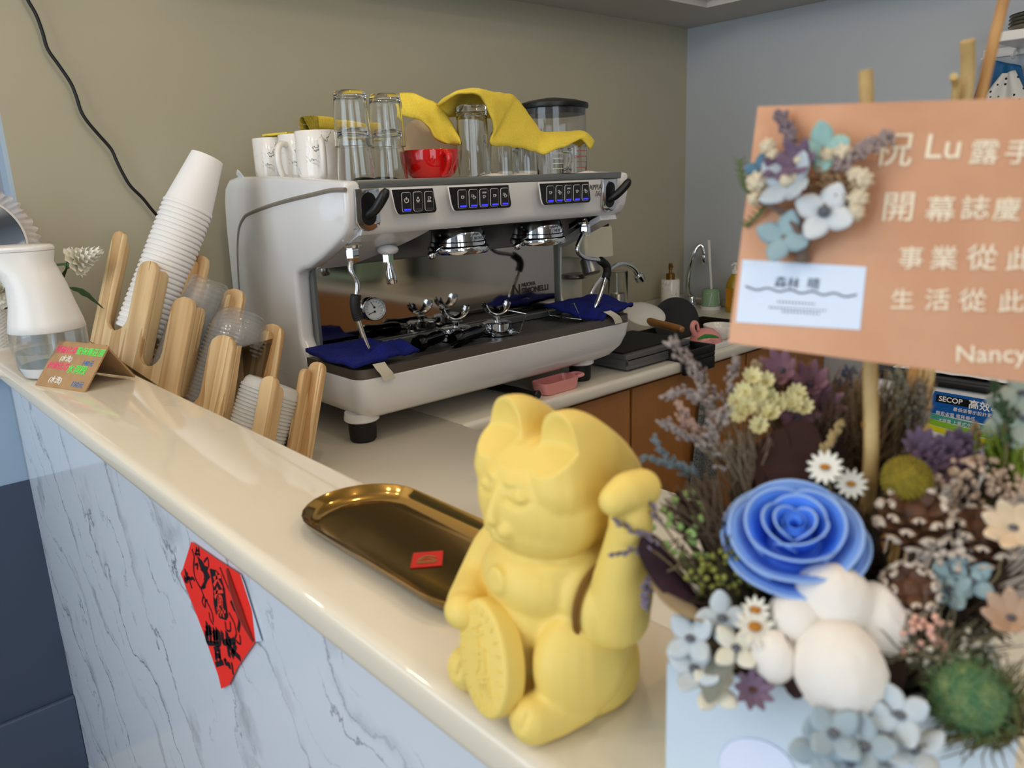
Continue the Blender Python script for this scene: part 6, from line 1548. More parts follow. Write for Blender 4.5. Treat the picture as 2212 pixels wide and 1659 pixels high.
# --- pine cones
CONE = M('cone_brown', (104, 66, 40), 0.6, var=(120, (70, 42, 26))); TIP = M('cone_tip_white', (206, 190, 172), 0.7)
def cone(label, px, py, d, r, axis):
    p = deep(px, py, d); t, h = flower('pine_cone', label, p, 'pine cone'); stem(t, h, 0.0015)
    Mz = aim(h, axis); b = new(); ico(b, (0, 0, 0), (r * .5, r * .5, r * .7), 2, Mt=None); bmesh.ops.transform(b, matrix=Mz, verts=b.verts); obj('core', b, CONE, t)
    b = new(); b2 = new(); N = 26
    for k in range(N):
        f_ = k / N; a = k * 2.39996; el = -0.6 + 1.95 * f_; rad = r * (0.42 + 0.58 * math.cos(el * 0.9)) ; z = r * 0.85 * math.sin(el * 0.8)
        dr = V((math.cos(a) * math.cos(el * .8), math.sin(a) * math.cos(el * .8), math.sin(el * .8) + 0.35)).normalized()
        base = V((math.cos(a) * rad * .35, math.sin(a) * rad * .35, z * .75)); tip = V((math.cos(a) * rad, math.sin(a) * rad, z * .9 + r * .15))
        sv = dr.cross(V((-math.sin(a), math.cos(a), 0))).normalized(); tv = V((-math.sin(a), math.cos(a), 0)); w = r * 0.36 * (1 - 0.35 * f_)
        def fn(u, v):
            return base.lerp(tip, u) + tv * (w * (v - .5) * 2 * math.sin(PI * (0.25 + 0.62 * u))) + sv * (0.12 * r * (1 - ((v - .5) * 2) ** 2) * u)
        grid(b, fn, 4, 4, th=0.0006, Mt=Mz); 
        def fn2(u, v):
            q_ = 0.80 + 0.22 * u
            return base.lerp(tip, q_) + tv * (w * 0.92 * (v - .5) * 2 * math.sin(PI * (0.25 + 0.60 * q_))) + sv * (0.12 * r * (1 - ((v - .5) * 2) ** 2) * q_ + 0.0004)
        grid(b2, fn2, 2, 4, th=0.0008, Mt=Mz)
    obj('scales', b, CONE, t, ang=50); obj('scale_tips', b2, TIP, t, ang=50, label='white tipped scale edges')
cone('brown pine cone with whitish tips right of the blue rose', 1972, 1128, 0.322, 0.0155, TOCAM(deep(1972, 1128, .322)) * 0.5 + V((0, 0, 0.8)))
cone('smaller brown pine cone with pale tips between cotton and pink blossoms', 1962, 1275, 0.312, 0.0118, TOCAM(deep(1962, 1275, .312)) + V((0.1, -0.1, 0.2)))
cone('pale-tipped pine cone at the far right edge of the box', 2108, 1170, 0.318, 0.0150, TOCAM(deep(2108, 1170, .318)) * 0.6 + V((0.3, 0, 0.7)))
# --- petals and small flowers
def floret(b, c, nrm, r, n=4, wide=0.75, lift=0.25, rot=0.0):
    fr_ = aim(c, nrm)
    for k in range(n):
        a = 2 * PI * k / n + rot; ca, sa = math.cos(a), math.sin(a)
        def fn(u, v):
            w = r * wide * math.sin(PI * (0.08 + 0.86 * u)) ** 0.8 * (v - .5)
            x = r * (0.06 + 0.98 * u); z = r * (lift * u * u + 0.10 * math.cos((v - .5) * PI) * u)
            return V((x * ca - w * sa, x * sa + w * ca, z))
        grid(b, fn, 6, 4, th=0.00025, Mt=fr_)
def blossom(name, label, pts, r, n, mat, centre=None, wide=0.75, lift=0.25, stemmat=None, tilt=(0, 0, 0.3), cen_r=0.2, group=None):
    hc = sum((deep(*p) for p in pts), V()) / len(pts); t, h = flower(name, label, hc, group=group); r0_ = hc - h
    stem(t, h - TOCAM(hc) * 0.002, 0.0009, stemmat)
    for i, p in enumerate(pts):
        c = deep(*p) - r0_; nr = (TOCAM(hc) + V(tilt) + V((rnd.uniform(-.35, .35), rnd.uniform(-.35, .35), rnd.uniform(-.3, .3)))).normalized()
        b = new(); floret(b, c, nr, r, n, wide, lift, rnd.uniform(0, 2)); fl_ = obj('floret' if len(pts) > 1 else 'petals', b, mat, t, ang=180)
        b = new(); ico(b, c + nr * r * 0.10, (r * cen_r, r * cen_r, r * cen_r * .6), 2, Mt=None); obj('centre', b, centre or M('centre_grey', (96, 98, 104), 0.8), fl_)
DAISYC = M('daisy_centre', (176, 116, 30), 0.8); WHP = M('petal_white', (232, 228, 214), 0.7, sss=0.1); GREYP = M('petal_grey', (196, 204, 208), 0.65, sss=0.1); BLUEG = M('petal_blue_grey', (158, 174, 182), 0.65, sss=0.1)
TEALP = M('petal_teal', (150, 174, 178), 0.65); CREAMP = M('petal_cream_yellow', (224, 213, 158), 0.7); PURP = M('petal_purple', (122, 98, 118), 0.7); PURD = M('petal_plum', (82, 52, 74), 0.7); PINKP = M('petal_pink', (226, 176, 156), 0.7)
blossom('white_daisy', 'white daisy just above the blue rose beside the bamboo stick', [(1783, 1010, 0.335)], 0.0075, 13, WHP, DAISYC, 0.36, 0.1, cen_r=0.3)
blossom('white_daisy', 'half hidden white daisy right of the bamboo foot above the rose', [(1838, 1046, 0.336)], 0.0066, 12, WHP, DAISYC, 0.36, 0.2, cen_r=0.3)
blossom('white_daisy', 'white daisy with amber centre left of the cotton', [(1630, 1355, 0.306)], 0.0080, 11, WHP, DAISYC, 0.42, 0.15, cen_r=0.34)
blossom('white_daisy', 'small amber-centred daisy just above the other daisy left of the cotton', [(1632, 1318, 0.310)], 0.0055, 10, WHP, DAISYC, 0.40, 0.15, cen_r=0.4)
blossom('hydrangea', 'pale grey hydrangea petals hanging at the left top corner of the box', [(1492, 1380, 0.318), (1500, 1445, 0.314), (1560, 1335, 0.318)], 0.0105, 4, GREYP, wide=0.85)
blossom('hydrangea', 'cream grey hydrangea petals between the daisies and the box edge', [(1590, 1400, 0.310), (1545, 1490, 0.309)], 0.0095, 4, M('petal_ivory', (222, 216, 196), 0.65), wide=0.8)
blossom('hydrangea', 'blue grey hydrangea petals drooping over the front of the box', [(1800, 1585, 0.283), (1868, 1612, 0.281), (1770, 1618, 0.284), (1840, 1652, 0.280)], 0.0105, 4, BLUEG, wide=0.9)
blossom('hydrangea', 'grey hydrangea petals below the big cotton boll', [(1945, 1545, 0.283), (1975, 1620, 0.279), (1915, 1590, 0.284)], 0.0110, 4, GREYP, wide=0.8)
blossom('purple_blossom', 'small plum coloured blossom at the box front edge', [(1625, 1490, 0.305)], 0.0075, 9, PURP, M('centre_brown', (92, 56, 36), 0.8), 0.5, 0.7)
blossom('statice', 'yellow cream statice blossoms under the lower left corner of the card', [(1625, 815, 0.375), (1640, 850, 0.372), (1700, 868, 0.372), (1612, 880, 0.370), (1665, 895, 0.368), (1720, 850, 0.374), (1640, 920, 0.366), (1590, 868, 0.372), (1735, 880, 0.37), (1655, 825, .374), (1610, 845, .373), (1680, 880, .37), (1715, 872, .371), (1648, 885, .37), (1600, 895, .37), (1665, 860, .372)], 0.0044, 9, CREAMP, M('centre_yellow', (206, 178, 80), 0.8), 0.7, 0.75)
blossom('statice', 'purple statice blossoms right of the bamboo stick', [(2005, 990, 0.345), (2045, 975, 0.343), (2085, 1000, 0.340), (2030, 1015, 0.342), (2065, 960, 0.345), (1990, 965, 0.348)], 0.0070, 9, PURP, None, 0.7, 0.9)
blossom('statice', 'dusty mauve statice blossoms behind the yellow ones below the card', [(1690, 800, 0.385), (1750, 830, 0.385), (1720, 905, 0.378), (1775, 880, 0.382)], 0.0090, 8, M('petal_mauve', (142, 104, 116), 0.7), None, 0.7, 0.9)
blossom('hydrangea', 'teal hydrangea petals beside the white-tipped cones', [(2065, 1235, 0.312), (2100, 1255, 0.309), (2050, 1275, 0.311)], 0.0085, 4, TEALP, wide=0.85)
blossom('hydrangea', 'grey green hydrangea petals at the right edge below the card', [(2195, 870, 0.335), (2215, 905, 0.33), (2178, 915, 0.335), (2210, 850, 0.332)], 0.0105, 4, M('petal_greygreen', (168, 176, 158), 0.65), wide=0.9)
blossom('cream_bud', 'cream rosebud at the right edge beside the cone', [(2190, 1140, 0.305)], 0.0088, 7, M('petal_peach', (232, 208, 176), 0.7), None, 0.9, 1.1)
blossom('cream_bud', 'brownish cream bud at the right edge above the green ball', [(2185, 1335, 0.297)], 0.0082, 7, M('petal_tan', (196, 164, 138), 0.7), None, 0.9, 1.1)
def berries(name, label, pts, spread, n, r, mat, d):
    hc = deep(pts[0], pts[1], d); t, h = flower(name, label, hc); stem(t, h, 0.001)
    bs2, bt = new(), new(); rr = random.Random(int(pts[0]))
    for k in range(n):
        a = rr.uniform(0, 2 * PI); q_ = math.sqrt(rr.random()); o_ = RIGHT * (math.cos(a) * q_ * spread[0] / F_PX * d) + DOWN * (math.sin(a) * q_ * spread[1] / F_PX * d) + TOCAM(hc) * (0.006 * (1 - q_ * q_) + rr.uniform(-.003, .003))
        p = h + o_; ico(bs2, p, (r, r, r * rr.uniform(.8, 1.3)), 1)
        if k % 2 == 0: tube(bt, [h - TOCAM(hc) * 0.004 + o_ * 0.2, p], 0.0003, 4)
    obj('buds', bs2, mat, t, ang=180); obj('twigs', bt, M('twig_brown', (74, 54, 40), 0.85), t)
berries('rice_flower', 'cluster of pinkish cream rice flower buds at the right above the cones', (2110, 1060), (105, 75), 170, 0.0014, M('bud_cream', (216, 190, 164), 0.75, var=(150, (170, 140, 116))), 0.330)
berries('rice_flower', 'pale beige bud cluster between the two cones at the right', (2060, 1190), (70, 60), 46, 0.0017, M('bud_beige', (204, 186, 170), 0.75), 0.316)
berries('pink_filler', 'tiny salmon pink blossoms beside the small pine cone', (2005, 1385), (60, 60), 34, 0.0015, PINKP, 0.302)
berries('green_filler', 'small lime green buds at the left side of the box beside the raised arm', (1475, 1160), (70, 100), 40, 0.0019, M('bud_lime', (160, 190, 112), 0.75), 0.345)
berries('green_filler', 'yellow green moss buds left below the blue rose', (1560, 1240), (80, 50), 60, 0.0014, M('bud_moss', (136, 138, 60), 0.8), 0.33)
berries('white_filler', 'tiny whitish buds around the green ball at the lower right', (2060, 1420), (110, 60), 50, 0.0012, M('bud_white', (206, 198, 178), 0.75), 0.300)
# --- sprays with tiny buds
LIM = M('limonium', (176, 164, 158), 0.8, var=(120, (140, 124, 118))); LIMB = M('limonium_blue', (104, 118, 124), 0.8); LAV = M('lavender_grey', (134, 122, 140), 0.8); BRN = M('grass_brown', (120, 96, 64), 0.9); TAN = M('grass_tan', (178, 154, 104), 0.9)
def spray(name, label, path, d0, d1, mat, r=0.0012, dens=1.0, width=16, seed=1, smat=None, grow=0.3):
    P = cr([deep(p[0], p[1], d0 + (d1 - d0) * i / (len(path) - 1)) for i, p in enumerate(path)], 8)
    r0_ = root_for(P[0]); t = thing(name, label, 'dried flower', r0_)
    b = new(); tube(b, cr([V((0, 0, 0)), (P[0] - r0_) * .6 + V((0, 0, 0.003))] + [p - r0_ for p in P[::4]] + [P[-1] - r0_], 4), 0.0005, 5)
    b2 = new(); rr = random.Random(seed); nb = int(len(P) * 0.8 * dens)
    for k in range(nb):
        f_ = grow + (1 - grow) * k / nb; i = min(int(f_ * (len(P) - 1)), len(P) - 2); q_ = P[i].lerp(P[i + 1], f_ * (len(P) - 1) - i) - r0_
        tg = (P[i + 1] - P[i]).normalized(); w = width * 1.5 / F_PX * d0 * (1.1 - 0.75 * f_)
        o_ = (RIGHT * rr.uniform(-1, 1) + DOWN * rr.uniform(-1, .5) + FWD * rr.uniform(-.8, .8)).normalized() * w * rr.uniform(.5, 1.1) + tg * w * 0.9
        tube(b, [q_, q_ + o_ * .5 + tg * w * .1, q_ + o_], [0.00035, 0.0002], 4)
        for j in range(7):
            c = q_ + o_ * (0.35 + 0.68 * j / 6) + V((rr.uniform(-1, 1), rr.uniform(-1, 1), rr.uniform(-1, 1))) * r * 1.1
            n0 = len(b2.verts); s_ = r * rr.uniform(.55, .95)
            ico(b2, (0, 0, 0), (s_ * .75, s_ * .75, s_ * rr.uniform(1.1, 1.8)), 1)
            b2.verts.ensure_lookup_table(); Mq = aim(c, o_.normalized() + tg + V((rr.uniform(-.4, .4), rr.uniform(-.4, .4), rr.uniform(-.4, .4))))
            for v in range(n0, len(b2.verts)): b2.verts[v].co = Mq @ b2.verts[v].co
    obj('stem', b, smat or M('dry_stem', (112, 96, 66), 0.8), t); obj('buds', b2, mat, t, ang=180)
sp_list = [
 ('statice_spray', 'grey lilac statice spray whose tip reaches over the black tray', [(1610, 1010), (1560, 900), (1520, 840), (1490, 790), (1455, 745)], .375, .385, LIM, .0012, 1.3, 26),
 ('statice_spray', 'grey lilac statice side spray ending left at the level of the hook', [(1600, 1000), (1545, 900), (1500, 850), (1440, 858)], .37, .375, LIM, .0012, 1.1, 18),
 ('statice_spray', 'grey lilac statice spray pointing up in front of the middle cabinet', [(1610, 980), (1570, 880), (1580, 820), (1592, 780)], .375, .38, LIM, .0011, 1.0, 15),
 ('statice_spray', 'pinkish statice spray left of the hanging towel', [(1600, 1050), (1530, 960), (1490, 920), (1470, 880)], .365, .365, M('limonium_pink', (182, 150, 136), .8), .0012, 1.2, 20),
 ('statice_spray', 'pinkish grey statice spray ending in front of the cabinet door gap', [(1590, 1060), (1520, 970), (1470, 935), (1435, 915)], .36, .36, LIM, .0012, 1.0, 16),
 ('statice_spray', 'bushy grey statice spray beside the left edge of the maroon leaves', [(1620, 1080), (1580, 1010), (1545, 960), (1560, 900)], .36, .36, LIM, .0012, 1.5, 34),
 ('blue_sprig', 'slate blue sprig reaching left over the raised paw', [(1560, 1090), (1500, 1030), (1450, 1000), (1412, 945)], .355, .355, LIMB, .0011, .9, 12),
 ('blue_sprig', 'short slate blue sprig pointing left above the raised arm', [(1550, 1080), (1490, 1020), (1440, 1000), (1388, 990)], .352, .350, LIMB, .0010, .8, 9),
 ('lavender_sprig', 'thin lavender sprig crossing the raised arm of the cat', [(1480, 1200), (1430, 1130), (1400, 1080), (1375, 1050)], .335, .335, LAV, .0008, .6, 8),
 ('lavender_sprig', 'thin lavender sprig in front of the elbow of the raised arm', [(1470, 1220), (1420, 1170), (1370, 1150), (1325, 1120)], .333, .333, LAV, .0008, .6, 8),
 ('lavender_sprig', 'thin lavender sprig pointing left at the level of the purple leaf', [(1470, 1240), (1410, 1190), (1360, 1190), (1315, 1200)], .332, .332, LAV, .0008, .5, 7),
 ('lavender_sprig', 'grey lavender sprig hanging beside the arm below the purple leaf', [(1480, 1220), (1430, 1240), (1400, 1270), (1395, 1310)], .33, .33, LAV, .0010, .9, 14),
 ('wheat_ear', 'pale wheat ear standing above the daisies', [(1760, 1030), (1778, 985), (1800, 945), (1815, 915)], .345, .35, TAN, .0011, .8, 8),
 ('cream_spray', 'cream feathery spray right below the card left of the bamboo', [(1720, 980), (1690, 900), (1660, 820), (1640, 790)], .385, .39, M('feather_cream', (196, 176, 140), .85), .0011, 1.2, 22),
 ('grey_spray', 'grey green spray right of the bamboo stick below the card', [(1930, 1000), (1935, 930), (1950, 870), (1945, 820)], .37, .375, M('spray_greygreen', (132, 128, 108), .85), .0012, 1.6, 40),
 ('grey_spray', 'greyish spray left of the freezer sticker', [(1960, 1000), (1970, 930), (1985, 880), (1990, 840)], .372, .378, M('spray_grey', (146, 140, 132), .85), .0012, 1.2, 20),
 ('beige_spray', 'beige feathery spray in front of the freezer sticker', [(2085, 1040), (2100, 990), (2112, 950), (2106, 925)], .345, .35, M('feather_beige', (186, 158, 116), .85), .0010, 1.0, 18),
 ('green_sprig', 'dark green leafy sprig at the right edge below the card', [(2160, 1040), (2175, 960), (2165, 890), (2150, 840)], .33, .335, M('sprig_green', (62, 84, 52), .8), .0012, .9, 18),
 ('blue_spray', 'dark blue statice spray behind the maroon leaves under the card', [(1790, 960), (1800, 900), (1820, 850), (1830, 810)], .39, .395, M('spray_navy', (60, 72, 104), .8), .0012, 1.0, 24),
 ('grey_sprig', 'fine grey sprig rising at the right edge beside the cones', [(2150, 1250), (2170, 1190), (2195, 1130), (2205, 1080)], .305, .31, LIM, .0010, .8, 14)]
for i, s in enumerate(sp_list): spray(*s, seed=i + 3)
# --- grasses and leaves
def tuft(name, label, base, tips, d, mat, n, seed, r=0.0005):
    hb = deep(base[0], base[1], d); r0_ = root_for(hb); t = thing(name, label, 'dried grass', r0_); rr = random.Random(seed); b = new()
    for k in range(n):
        a, c_ = rr.choice(tips), rr.random(); e = deep(a[0] + rr.gauss(0, a[2]), a[1] + rr.gauss(0, a[2] * .7), d + rr.uniform(-.012, .02)) - r0_
        m_ = (hb - r0_) + V((rr.uniform(-.006, .006), rr.uniform(-.006, .006), rr.uniform(-.003, .004)))
        tube(b, cr([V((0, 0, 0)), m_, m_.lerp(e, .55) + V((rr.uniform(-.003, .003), rr.uniform(-.003, .003), 0)), e], 4), [r, r, r * .4], 4)
    o = obj('blades', b, mat, t, ang=180); o['kind'] = 'stuff'
tuft('dried_grass', 'tuft of brown dried grass behind the bamboo stick', (1860, 1030), [(1850, 830, 26), (1900, 850, 30), (1810, 900, 20), (1940, 890, 24)], .375, BRN, 150, 1)
tuft('dried_grass', 'brown dried grass between the maroon leaves and the bamboo', (1790, 1030), [(1780, 900, 22), (1820, 860, 24), (1840, 940, 18)], .365, M('grass_dark', (78, 60, 42), .9), 90, 2)
tuft('dried_grass', 'grey brown dried grass left of the maroon leaves', (1620, 1090), [(1560, 960, 26), (1600, 930, 24), (1660, 960, 22)], .36, M('grass_greybrown', (120, 104, 84), .9), 110, 3)
tuft('green_grass', 'bright green dyed grass at the right under the card', (2160, 1060), [(2165, 930, 18), (2190, 950, 18), (2135, 960, 16)], .34, M('grass_green', (112, 132, 34), .85), 130, 4, .0006)
tuft('moss_tuft', 'olive moss fibres around the green ball', (2150, 1560), [(2050, 1590, 40), (2190, 1450, 34), (2200, 1560, 40), (2110, 1600, 40)], .288, M('moss_olive', (96, 92, 50), .9), 170, 5)
tuft('moss_tuft', 'grey olive fibres below the small pine cone', (2000, 1430), [(1950, 1400, 40), (2060, 1340, 40), (2040, 1470, 40), (2130, 1390, 40)], .302, M('moss_grey', (110, 104, 80), .9), 150, 6)
tuft('dried_grass', 'dark brown grass filling the gap between the rose and the pine cones', (1860, 1220), [(1890, 1130, 20), (1880, 1180, 18), (1860, 1110, 16), (1905, 1220, 16)], .335, M('grass_umber', (62, 46, 34), .9), 150, 7, .0007)
tuft('dried_grass', 'dark olive stems filling the left side of the box below the purple leaf', (1580, 1300), [(1540, 1230, 26), (1500, 1290, 24), (1580, 1180, 26), (1480, 1210, 20)], .335, M('grass_olive', (74, 66, 42), .9), 150, 8, .0006)
tuft('dried_grass', 'dark stems between the pine cones and the right edge', (2080, 1300), [(2090, 1220, 30), (2150, 1260, 30), (2180, 1200, 26), (2060, 1300, 26), (2150, 1360, 30)], .318, MATS['grass_umber'], 170, 9, .0007)
tuft('dried_grass', 'brown dried grass behind the yellow statice just below the card', (1740, 1010), [(1760, 815, 26), (1700, 800, 26), (1830, 835, 26), (1650, 800, 24)], .392, M('grass_russet', (116, 88, 64), .9), 240, 11, .0006)
tuft('dried_grass', 'grey brown dried grass right of the bamboo below the card', (1900, 1010), [(1930, 835, 24), (1965, 880, 24), (1900, 900, 22), (1985, 830, 20), (1950, 940, 24)], .385, M('grass_ash', (124, 110, 88), .9), 280, 12, .0006)
tuft('dried_grass', 'brown filler grass at the far left beside the raised paw', (1560, 1180), [(1450, 1085, 20), (1490, 1060, 22), (1530, 1100, 22), (1470, 1130, 20), (1520, 1040, 20)], .345, M('grass_walnut', (92, 74, 56), .9), 150, 13, .0006)
def bigleaf(name, label, path, d0, d1, w, mat):
    P = [deep(p[0], p[1], d0 + (d1 - d0) * i / (len(path) - 1)) for i, p in enumerate(path)]; r0_ = root_for(P[0]); t = thing(name, label, 'leaf', r0_)
    stem(t, P[0] - r0_, 0.0009); b = new(); leaf_blade(b, [p - r0_ for p in P], w, 0.12, 16); bmesh.ops.solidify(b, geom=b.faces[:], thickness=0.0004); obj('blade', b, mat, t, ang=180)
PURL = M('leaf_purple', (84, 56, 70), 0.6, var=(90, (64, 44, 58))); MARO = M('leaf_maroon', (72, 44, 40), 0.8)
bigleaf('purple_leaf', 'large dusky purple leaf at the left beside the raised arm', [(1535, 1330), (1470, 1270), (1420, 1200), (1395, 1150)], .325, .335, .0105, PURL)
bigleaf('purple_leaf', 'small dark purple leaf above the lime buds left of the rose', [(1550, 1180), (1510, 1130), (1480, 1090), (1462, 1060)], .345, .35, .006, PURL)
bigleaf('maroon_leaf', 'broad maroon leaf rising behind the rose left of the daisy', [(1700, 1070), (1705, 1000), (1720, 940), (1740, 905)], .345, .36, .0125, MARO)
bigleaf('maroon_leaf', 'dark maroon leaf right beside the broad one behind the rose', [(1760, 1060), (1770, 1000), (1780, 950), (1775, 915)], .35, .365, .0095, M('leaf_dark_maroon', (56, 38, 34), .8))
bigleaf('maroon_leaf', 'dull maroon leaf standing left of the yellow statice stems', [(1660, 1080), (1662, 1010), (1672, 960), (1690, 925)], .35, .36, .0085, MARO)
bigleaf('tan_leaf', 'tan dry leaf under the purple leaf at the left', [(1530, 1340), (1480, 1310), (1440, 1280), (1405, 1250)], .318, .325, .0065, M('leaf_tan', (200, 180, 146), .7))
bigleaf('tan_leaf', 'caramel seed pod behind the big cotton boll', [(1900, 1500), (1915, 1440), (1918, 1400), (1905, 1360)], .303, .306, .006, M('leaf_caramel', (150, 104, 44), .6))
bigleaf('grey_leaf', 'long silver grey leaf pointing down over the box front at the left', [(1590, 1380), (1560, 1430), (1540, 1470), (1530, 1520)], .312, .305, .0055, M('leaf_silver', (172, 172, 158), .7))
bigleaf('grey_leaf', 'slate grey leaf under the big cotton boll', [(1850, 1560), (1900, 1545), (1950, 1530), (1995, 1500)], .292, .29, .006, M('leaf_slate', (112, 116, 120), .7))
bigleaf('dark_leaf', 'dark brown leaf between the green ball and the right edge', [(2120, 1440), (2160, 1480), (2190, 1530), (2215, 1570)], .285, .28, .009, M('leaf_umber', (58, 48, 36), .8))
# --- bamboo and reeds
BAM = M('bamboo', (206, 176, 116), 0.5, var=(60, (180, 148, 92)))
def stick(name, label, pts, d0, d1, r, node=None, mat=BAM):
    P = [deep(p[0], p[1], d0 + (d1 - d0) * i / (len(pts) - 1)) for i, p in enumerate(pts)]; r0_ = root_for(P[0]); t = thing(name, label, 'stick', r0_)
    b = new(); Q = [p - r0_ for p in P]; Q2 = [V((0, 0, 0))] + Q; tube(b, cr(Q2, 4), r, 14); obj('cane', b, mat, t)
    if node:
        b = new(); n_ = deep(*node) - r0_; tg = (Q[-1] - Q[0]).normalized(); lathe(b, [(0, -.0018), (r * 1.02, -.0018), (r * 1.16, 0), (r * 1.02, .0018), (0, .0018)], 16, aim(n_, tg)); obj('node', b, M('bamboo_node', (160, 112, 56), .6), t)
stick('bamboo_stick', 'pale bamboo stick carrying the card, its foot behind the blue rose', [(1878, 1050), (1880, 800), (1882, 500), (1870, 155)], .345, .345, .0031, (1880, 918, .345))
stick('cut_reed', 'thick cut bamboo end rising above the card at the right', [(1985, 960), (2040, 500), (2086, 210), (2090, 88)], .405, .375, .0033)
stick('cut_reed', 'thin short reed beside the thick cut bamboo end above the card', [(1965, 960), (2020, 500), (2062, 220), (2060, 165)], .405, .372, .0018)
stick('long_reed', 'long tan reed leaning right beyond the top of the picture', [(1935, 970), (2049, 500), (2117, 215), (2168, 0), (2185, -70)], .405, .37, .0026, mat=M('reed_tan', (196, 146, 84), .5, var=(50, (176, 124, 66))))
# --- the card on the bamboo stick
cTL, cBL, cTR, cBR = deep(1637, 230, .338), deep(1573, 740, .338), deep(2212, 211, .285), deep(2212, 826, .285)
xC = ((cTR + cBR) - (cTL + cBL)).normalized(); FC = frame(cBL, xC, cTL - cBL); nC = V((FC[0][2], FC[1][2], FC[2][2])); yC = V((FC[0][1], FC[1][1], FC[2][1]))
hC = (cTL - cBL).length; wC = hC * 1.42
def cxy(px, py):
    d = deep(px, py, 1.0) - CAM; s_ = (cBL - CAM).dot(nC) / d.dot(nC); p = CAM + d * s_ - cBL; return p.dot(xC), p.dot(yC)
card = thing('greeting_card', 'copper coloured greeting card with white handwriting on a bamboo stick', 'card', mtx=FC)
b = new(); sk_ = cxy(1637, 230); s2_ = cxy(2212, 211); s3_ = cxy(2212, 826)
prism(b, [(0, 0), (s3_[0] * 1.4, s3_[1] * 1.4), (sk_[0] + (s2_[0] - sk_[0]) * 1.4, sk_[1] + (s2_[1] - sk_[1]) * 1.4), sk_], 0.0007, T(0, 0, -0.0007)); obj('sheet', b, M('copper_card', (214, 160, 124), 0.42, 0.25, var=(30, (206, 150, 114)), bump=(900, 0.15, 0.0005)), card, smooth=False)
CHALK = M('white_chalk', (244, 226, 196), 0.7)
b = new()
def cw(s, px0, px1, pyb, k=1.0):
    x0_, y0_ = cxy(px0, pyb); x1_, y1_ = cxy(px1, pyb); sz = (x1_ - x0_) * k
    text(b, s, sz, T(x0_, y0_, 0.0003) @ RZ(math.atan2(y1_ - y0_, x1_ - x0_)), 0.0003, bold=0.00008)
for s, a_, c_, y_ in (('祝', 1882, 1972, 352), ('露', 2090, 2158, 350), ('手', 2166, 2236, 350), ('開', 1900, 1978, 472), ('幕', 1996, 2064, 474), ('誌', 2072, 2138, 470), ('慶', 2142, 2206, 472), ('事', 1938, 1996, 576), ('業', 2006, 2070, 578), ('從', 2086, 2156, 578), ('此', 2170, 2236, 580), ('生', 1922, 1976, 664), ('活', 1996, 2054, 666), ('從', 2070, 2132, 668), ('此', 2154, 2216, 670)): cw(s, a_, c_, y_, 0.98)
cw('Lu', 1992, 2082, 342, 0.95); cw('Nancy', 2062, 2208, 782, 0.42)
obj('handwriting', b, CHALK, card, smooth=False)
q = [cxy(*p) for p in ((1590, 696), (1858, 713), (1872, 577), (1604, 561))]
b = new(); prism(b, q, 0.0003, T(0, 0, 0.0001)); lb_ = obj('florist_label', b, M('label_white', (222, 232, 248), 0.45), card, smooth=False)
b = new(); INKG = M('label_ink', (84, 90, 100), 0.6)
xa, ya = cxy(1672, 618); xc_, yc_ = cxy(1775, 624); text(b, '森林', (xc_ - xa) * 0.27, T(xa, ya, 0.0006), 0.0002); xa2, ya2 = cxy(1742, 622); text(b, '晴', (xc_ - xa) * 0.27, T(xa2, ya2, 0.0006), 0.0002)
for (pa, pb2, w_) in (((1612, 622), (1850, 640), 0.0003),): strokes(b, [[cxy(pa[0] + (pb2[0] - pa[0]) * k / 10, pa[1] + (pb2[1] - pa[1]) * k / 10 + (3 if k % 2 else -3)) for k in range(11)]], 0.0007, T(0, 0, 0.0005), 0.0002)
for y_, xs, xe in ((652, 1680, 1768), (664, 1662, 1790), (673, 1690, 1780)):
    n_ = int((xe - xs) / 7)
    for k in range(n_):
        x0_, y0_ = cxy(xs + 7 * k, y_ + 0.06 * 7 * k); x1_, _ = cxy(xs + 7 * k + 4, y_); box(b, (x0_, y0_ - 0.0003, 0.0004), (x1_, y0_ + 0.0003, 0.0006))
obj('label_print', b, INKG, lb_, smooth=False)
# small posy fixed to the card
def cp3(px, py, z): x, y = cxy(px, py); return V((x, y, z))
TWIG = M('twig_grey', (112, 92, 80), 0.8)
b = new(); tube(b, cr([cp3(1735, 568, .002), cp3(1745, 520, .005), cp3(1790, 490, .007), cp3(1850, 455, .007)], 6), [0.0026, 0.0026, 0.0022, 0.0014], 10); tube(b, cr([cp3(1735, 568, .002), cp3(1738, 520, .006), cp3(1700, 470, .007), cp3(1650, 445, .006)], 6), [0.0022, 0.0018, 0.0014, 0.001], 10); obj('posy_twigs', b, TWIG, card)
def cfl(nm, px, py, z, r, n, mat, wide, lift, cen=None, tilt=(0, 0)):
    b = new(); c = cp3(px, py, z); nr = V((tilt[0], tilt[1], 1)); floret(b, c, nr, r, n, wide, lift, rnd.uniform(0, 2)); f_ = obj(nm, b, mat, card, ang=180)
    if cen: b = new(); ico(b, c + nr.normalized() * r * .12, r * .22, 2); obj('centre', b, cen, f_)
cfl('white_petals', 1790, 472, .010, .0115, 4, M('petal_silver', (212, 214, 214), .6), .9, .15, M('centre_grey', (96, 98, 104), .8))
cfl('white_petals', 1712, 408, .010, .0120, 4, M('petal_pearl', (186, 194, 200), .6), .95, .35, M('bud_ivory', (222, 206, 176), .7), (-.3, .2))
cfl('teal_petals', 1700, 520, .007, .0105, 4, TEALP, .9, .2)
cfl('teal_petals', 1785, 335, .008, .0100, 4, M('petal_pale_teal', (150, 186, 178), .65), .9, .3)
cfl('teal_petals', 1650, 375, .006, .0060, 4, M('petal_slate', (90, 128, 150), .65), .9, .3)
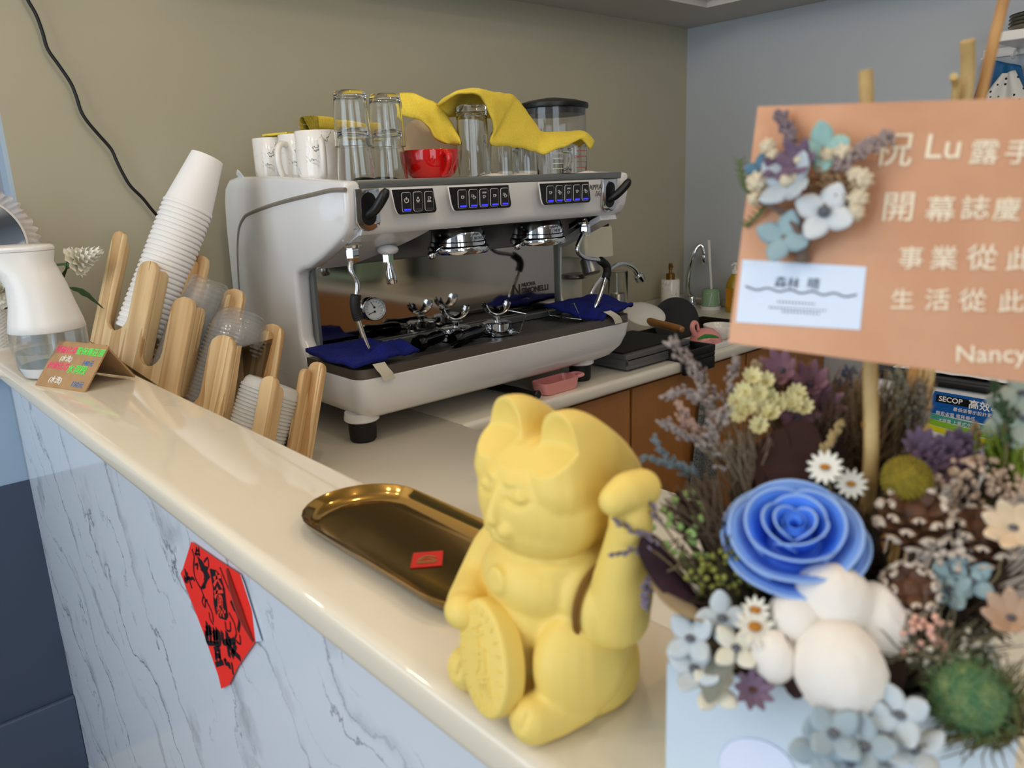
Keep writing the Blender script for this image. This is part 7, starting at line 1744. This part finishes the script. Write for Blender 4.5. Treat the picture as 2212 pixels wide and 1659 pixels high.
cfl('purple_petals', 1735, 365, .011, .0075, 6, PURP, .7, .8, M('bud_ivory', (222, 206, 176), .7)); cfl('purple_petals', 1690, 378, .009, .0060, 5, PURP, .7, .6)
for k, (px, py, r_) in enumerate(((1645, 405, .0038), (1668, 330, .0030), (1680, 350, .0028), (1722, 395, .0042), (1828, 345, .0036), (1865, 400, .0040), (1850, 388, .0026), (1858, 440, .0036), (1852, 470, .0032), (1795, 350, .0028), (1640, 440, .0026))):
    b = new(); c = cp3(px, py, .008); ico(b, c, r_, 2)
    for j in range(22):
        zz = 1 - 2 * (j + .5) / 22; a = j * 2.4; s_ = math.sqrt(1 - zz * zz); ico(b, c + V((s_ * math.cos(a), s_ * math.sin(a), zz)) * r_, r_ * .28, 1)
    obj('cream_bud', b, M('bud_ivory', (222, 206, 176), .7), card, ang=180)
def cspike(path, mat, r, w, seed):
    P = cr([cp3(*p) for p in path], 8); rr = random.Random(seed); b = new(); tube(b, P, 0.0006, 5)
    for k in range(len(P) * 5):
        q_ = P[min(int(rr.random() * len(P)), len(P) - 1)]; ico(b, q_ + V((rr.uniform(-w, w), rr.uniform(-w, w), rr.uniform(0, w))), (r, r, r * 1.4), 1)
    obj('statice_spike', b, mat, card, ang=180)
cspike([(1715, 345, .006), (1712, 305, .006), (1700, 275, .005), (1690, 258, .004)], M('spike_grey', (134, 116, 120), .8), .0011, .0022, 1); cspike([(1825, 370, .008), (1860, 345, .008), (1895, 325, .007), (1922, 308, .006)], M('spike_mauve', (158, 138, 132), .8), .0012, .0026, 2)
cspike([(1770, 410, .006), (1800, 395, .007), (1840, 420, .007), (1800, 440, .006)], M('spike_tan', (150, 118, 84), .8), .0010, .0040, 3)
for path in ([(1650, 440, .004), (1620, 420, .003), (1606, 390, .002), (1598, 350, .001)], [(1660, 440, .004), (1640, 470, .003), (1612, 490, .001)]):
    b = new(); P = cr([cp3(*p) for p in path], 6); tube(b, P, .0007, 6)
    for i in range(2, len(P), 2):
        for s_ in (-1, 1): tube(b, [P[i], P[i] + V((s_ * .0028, .0018, .0006))], [.0006, .0002], 5)
    obj('green_sprig', b, M('sprig_olive', (92, 108, 62), .8), card)
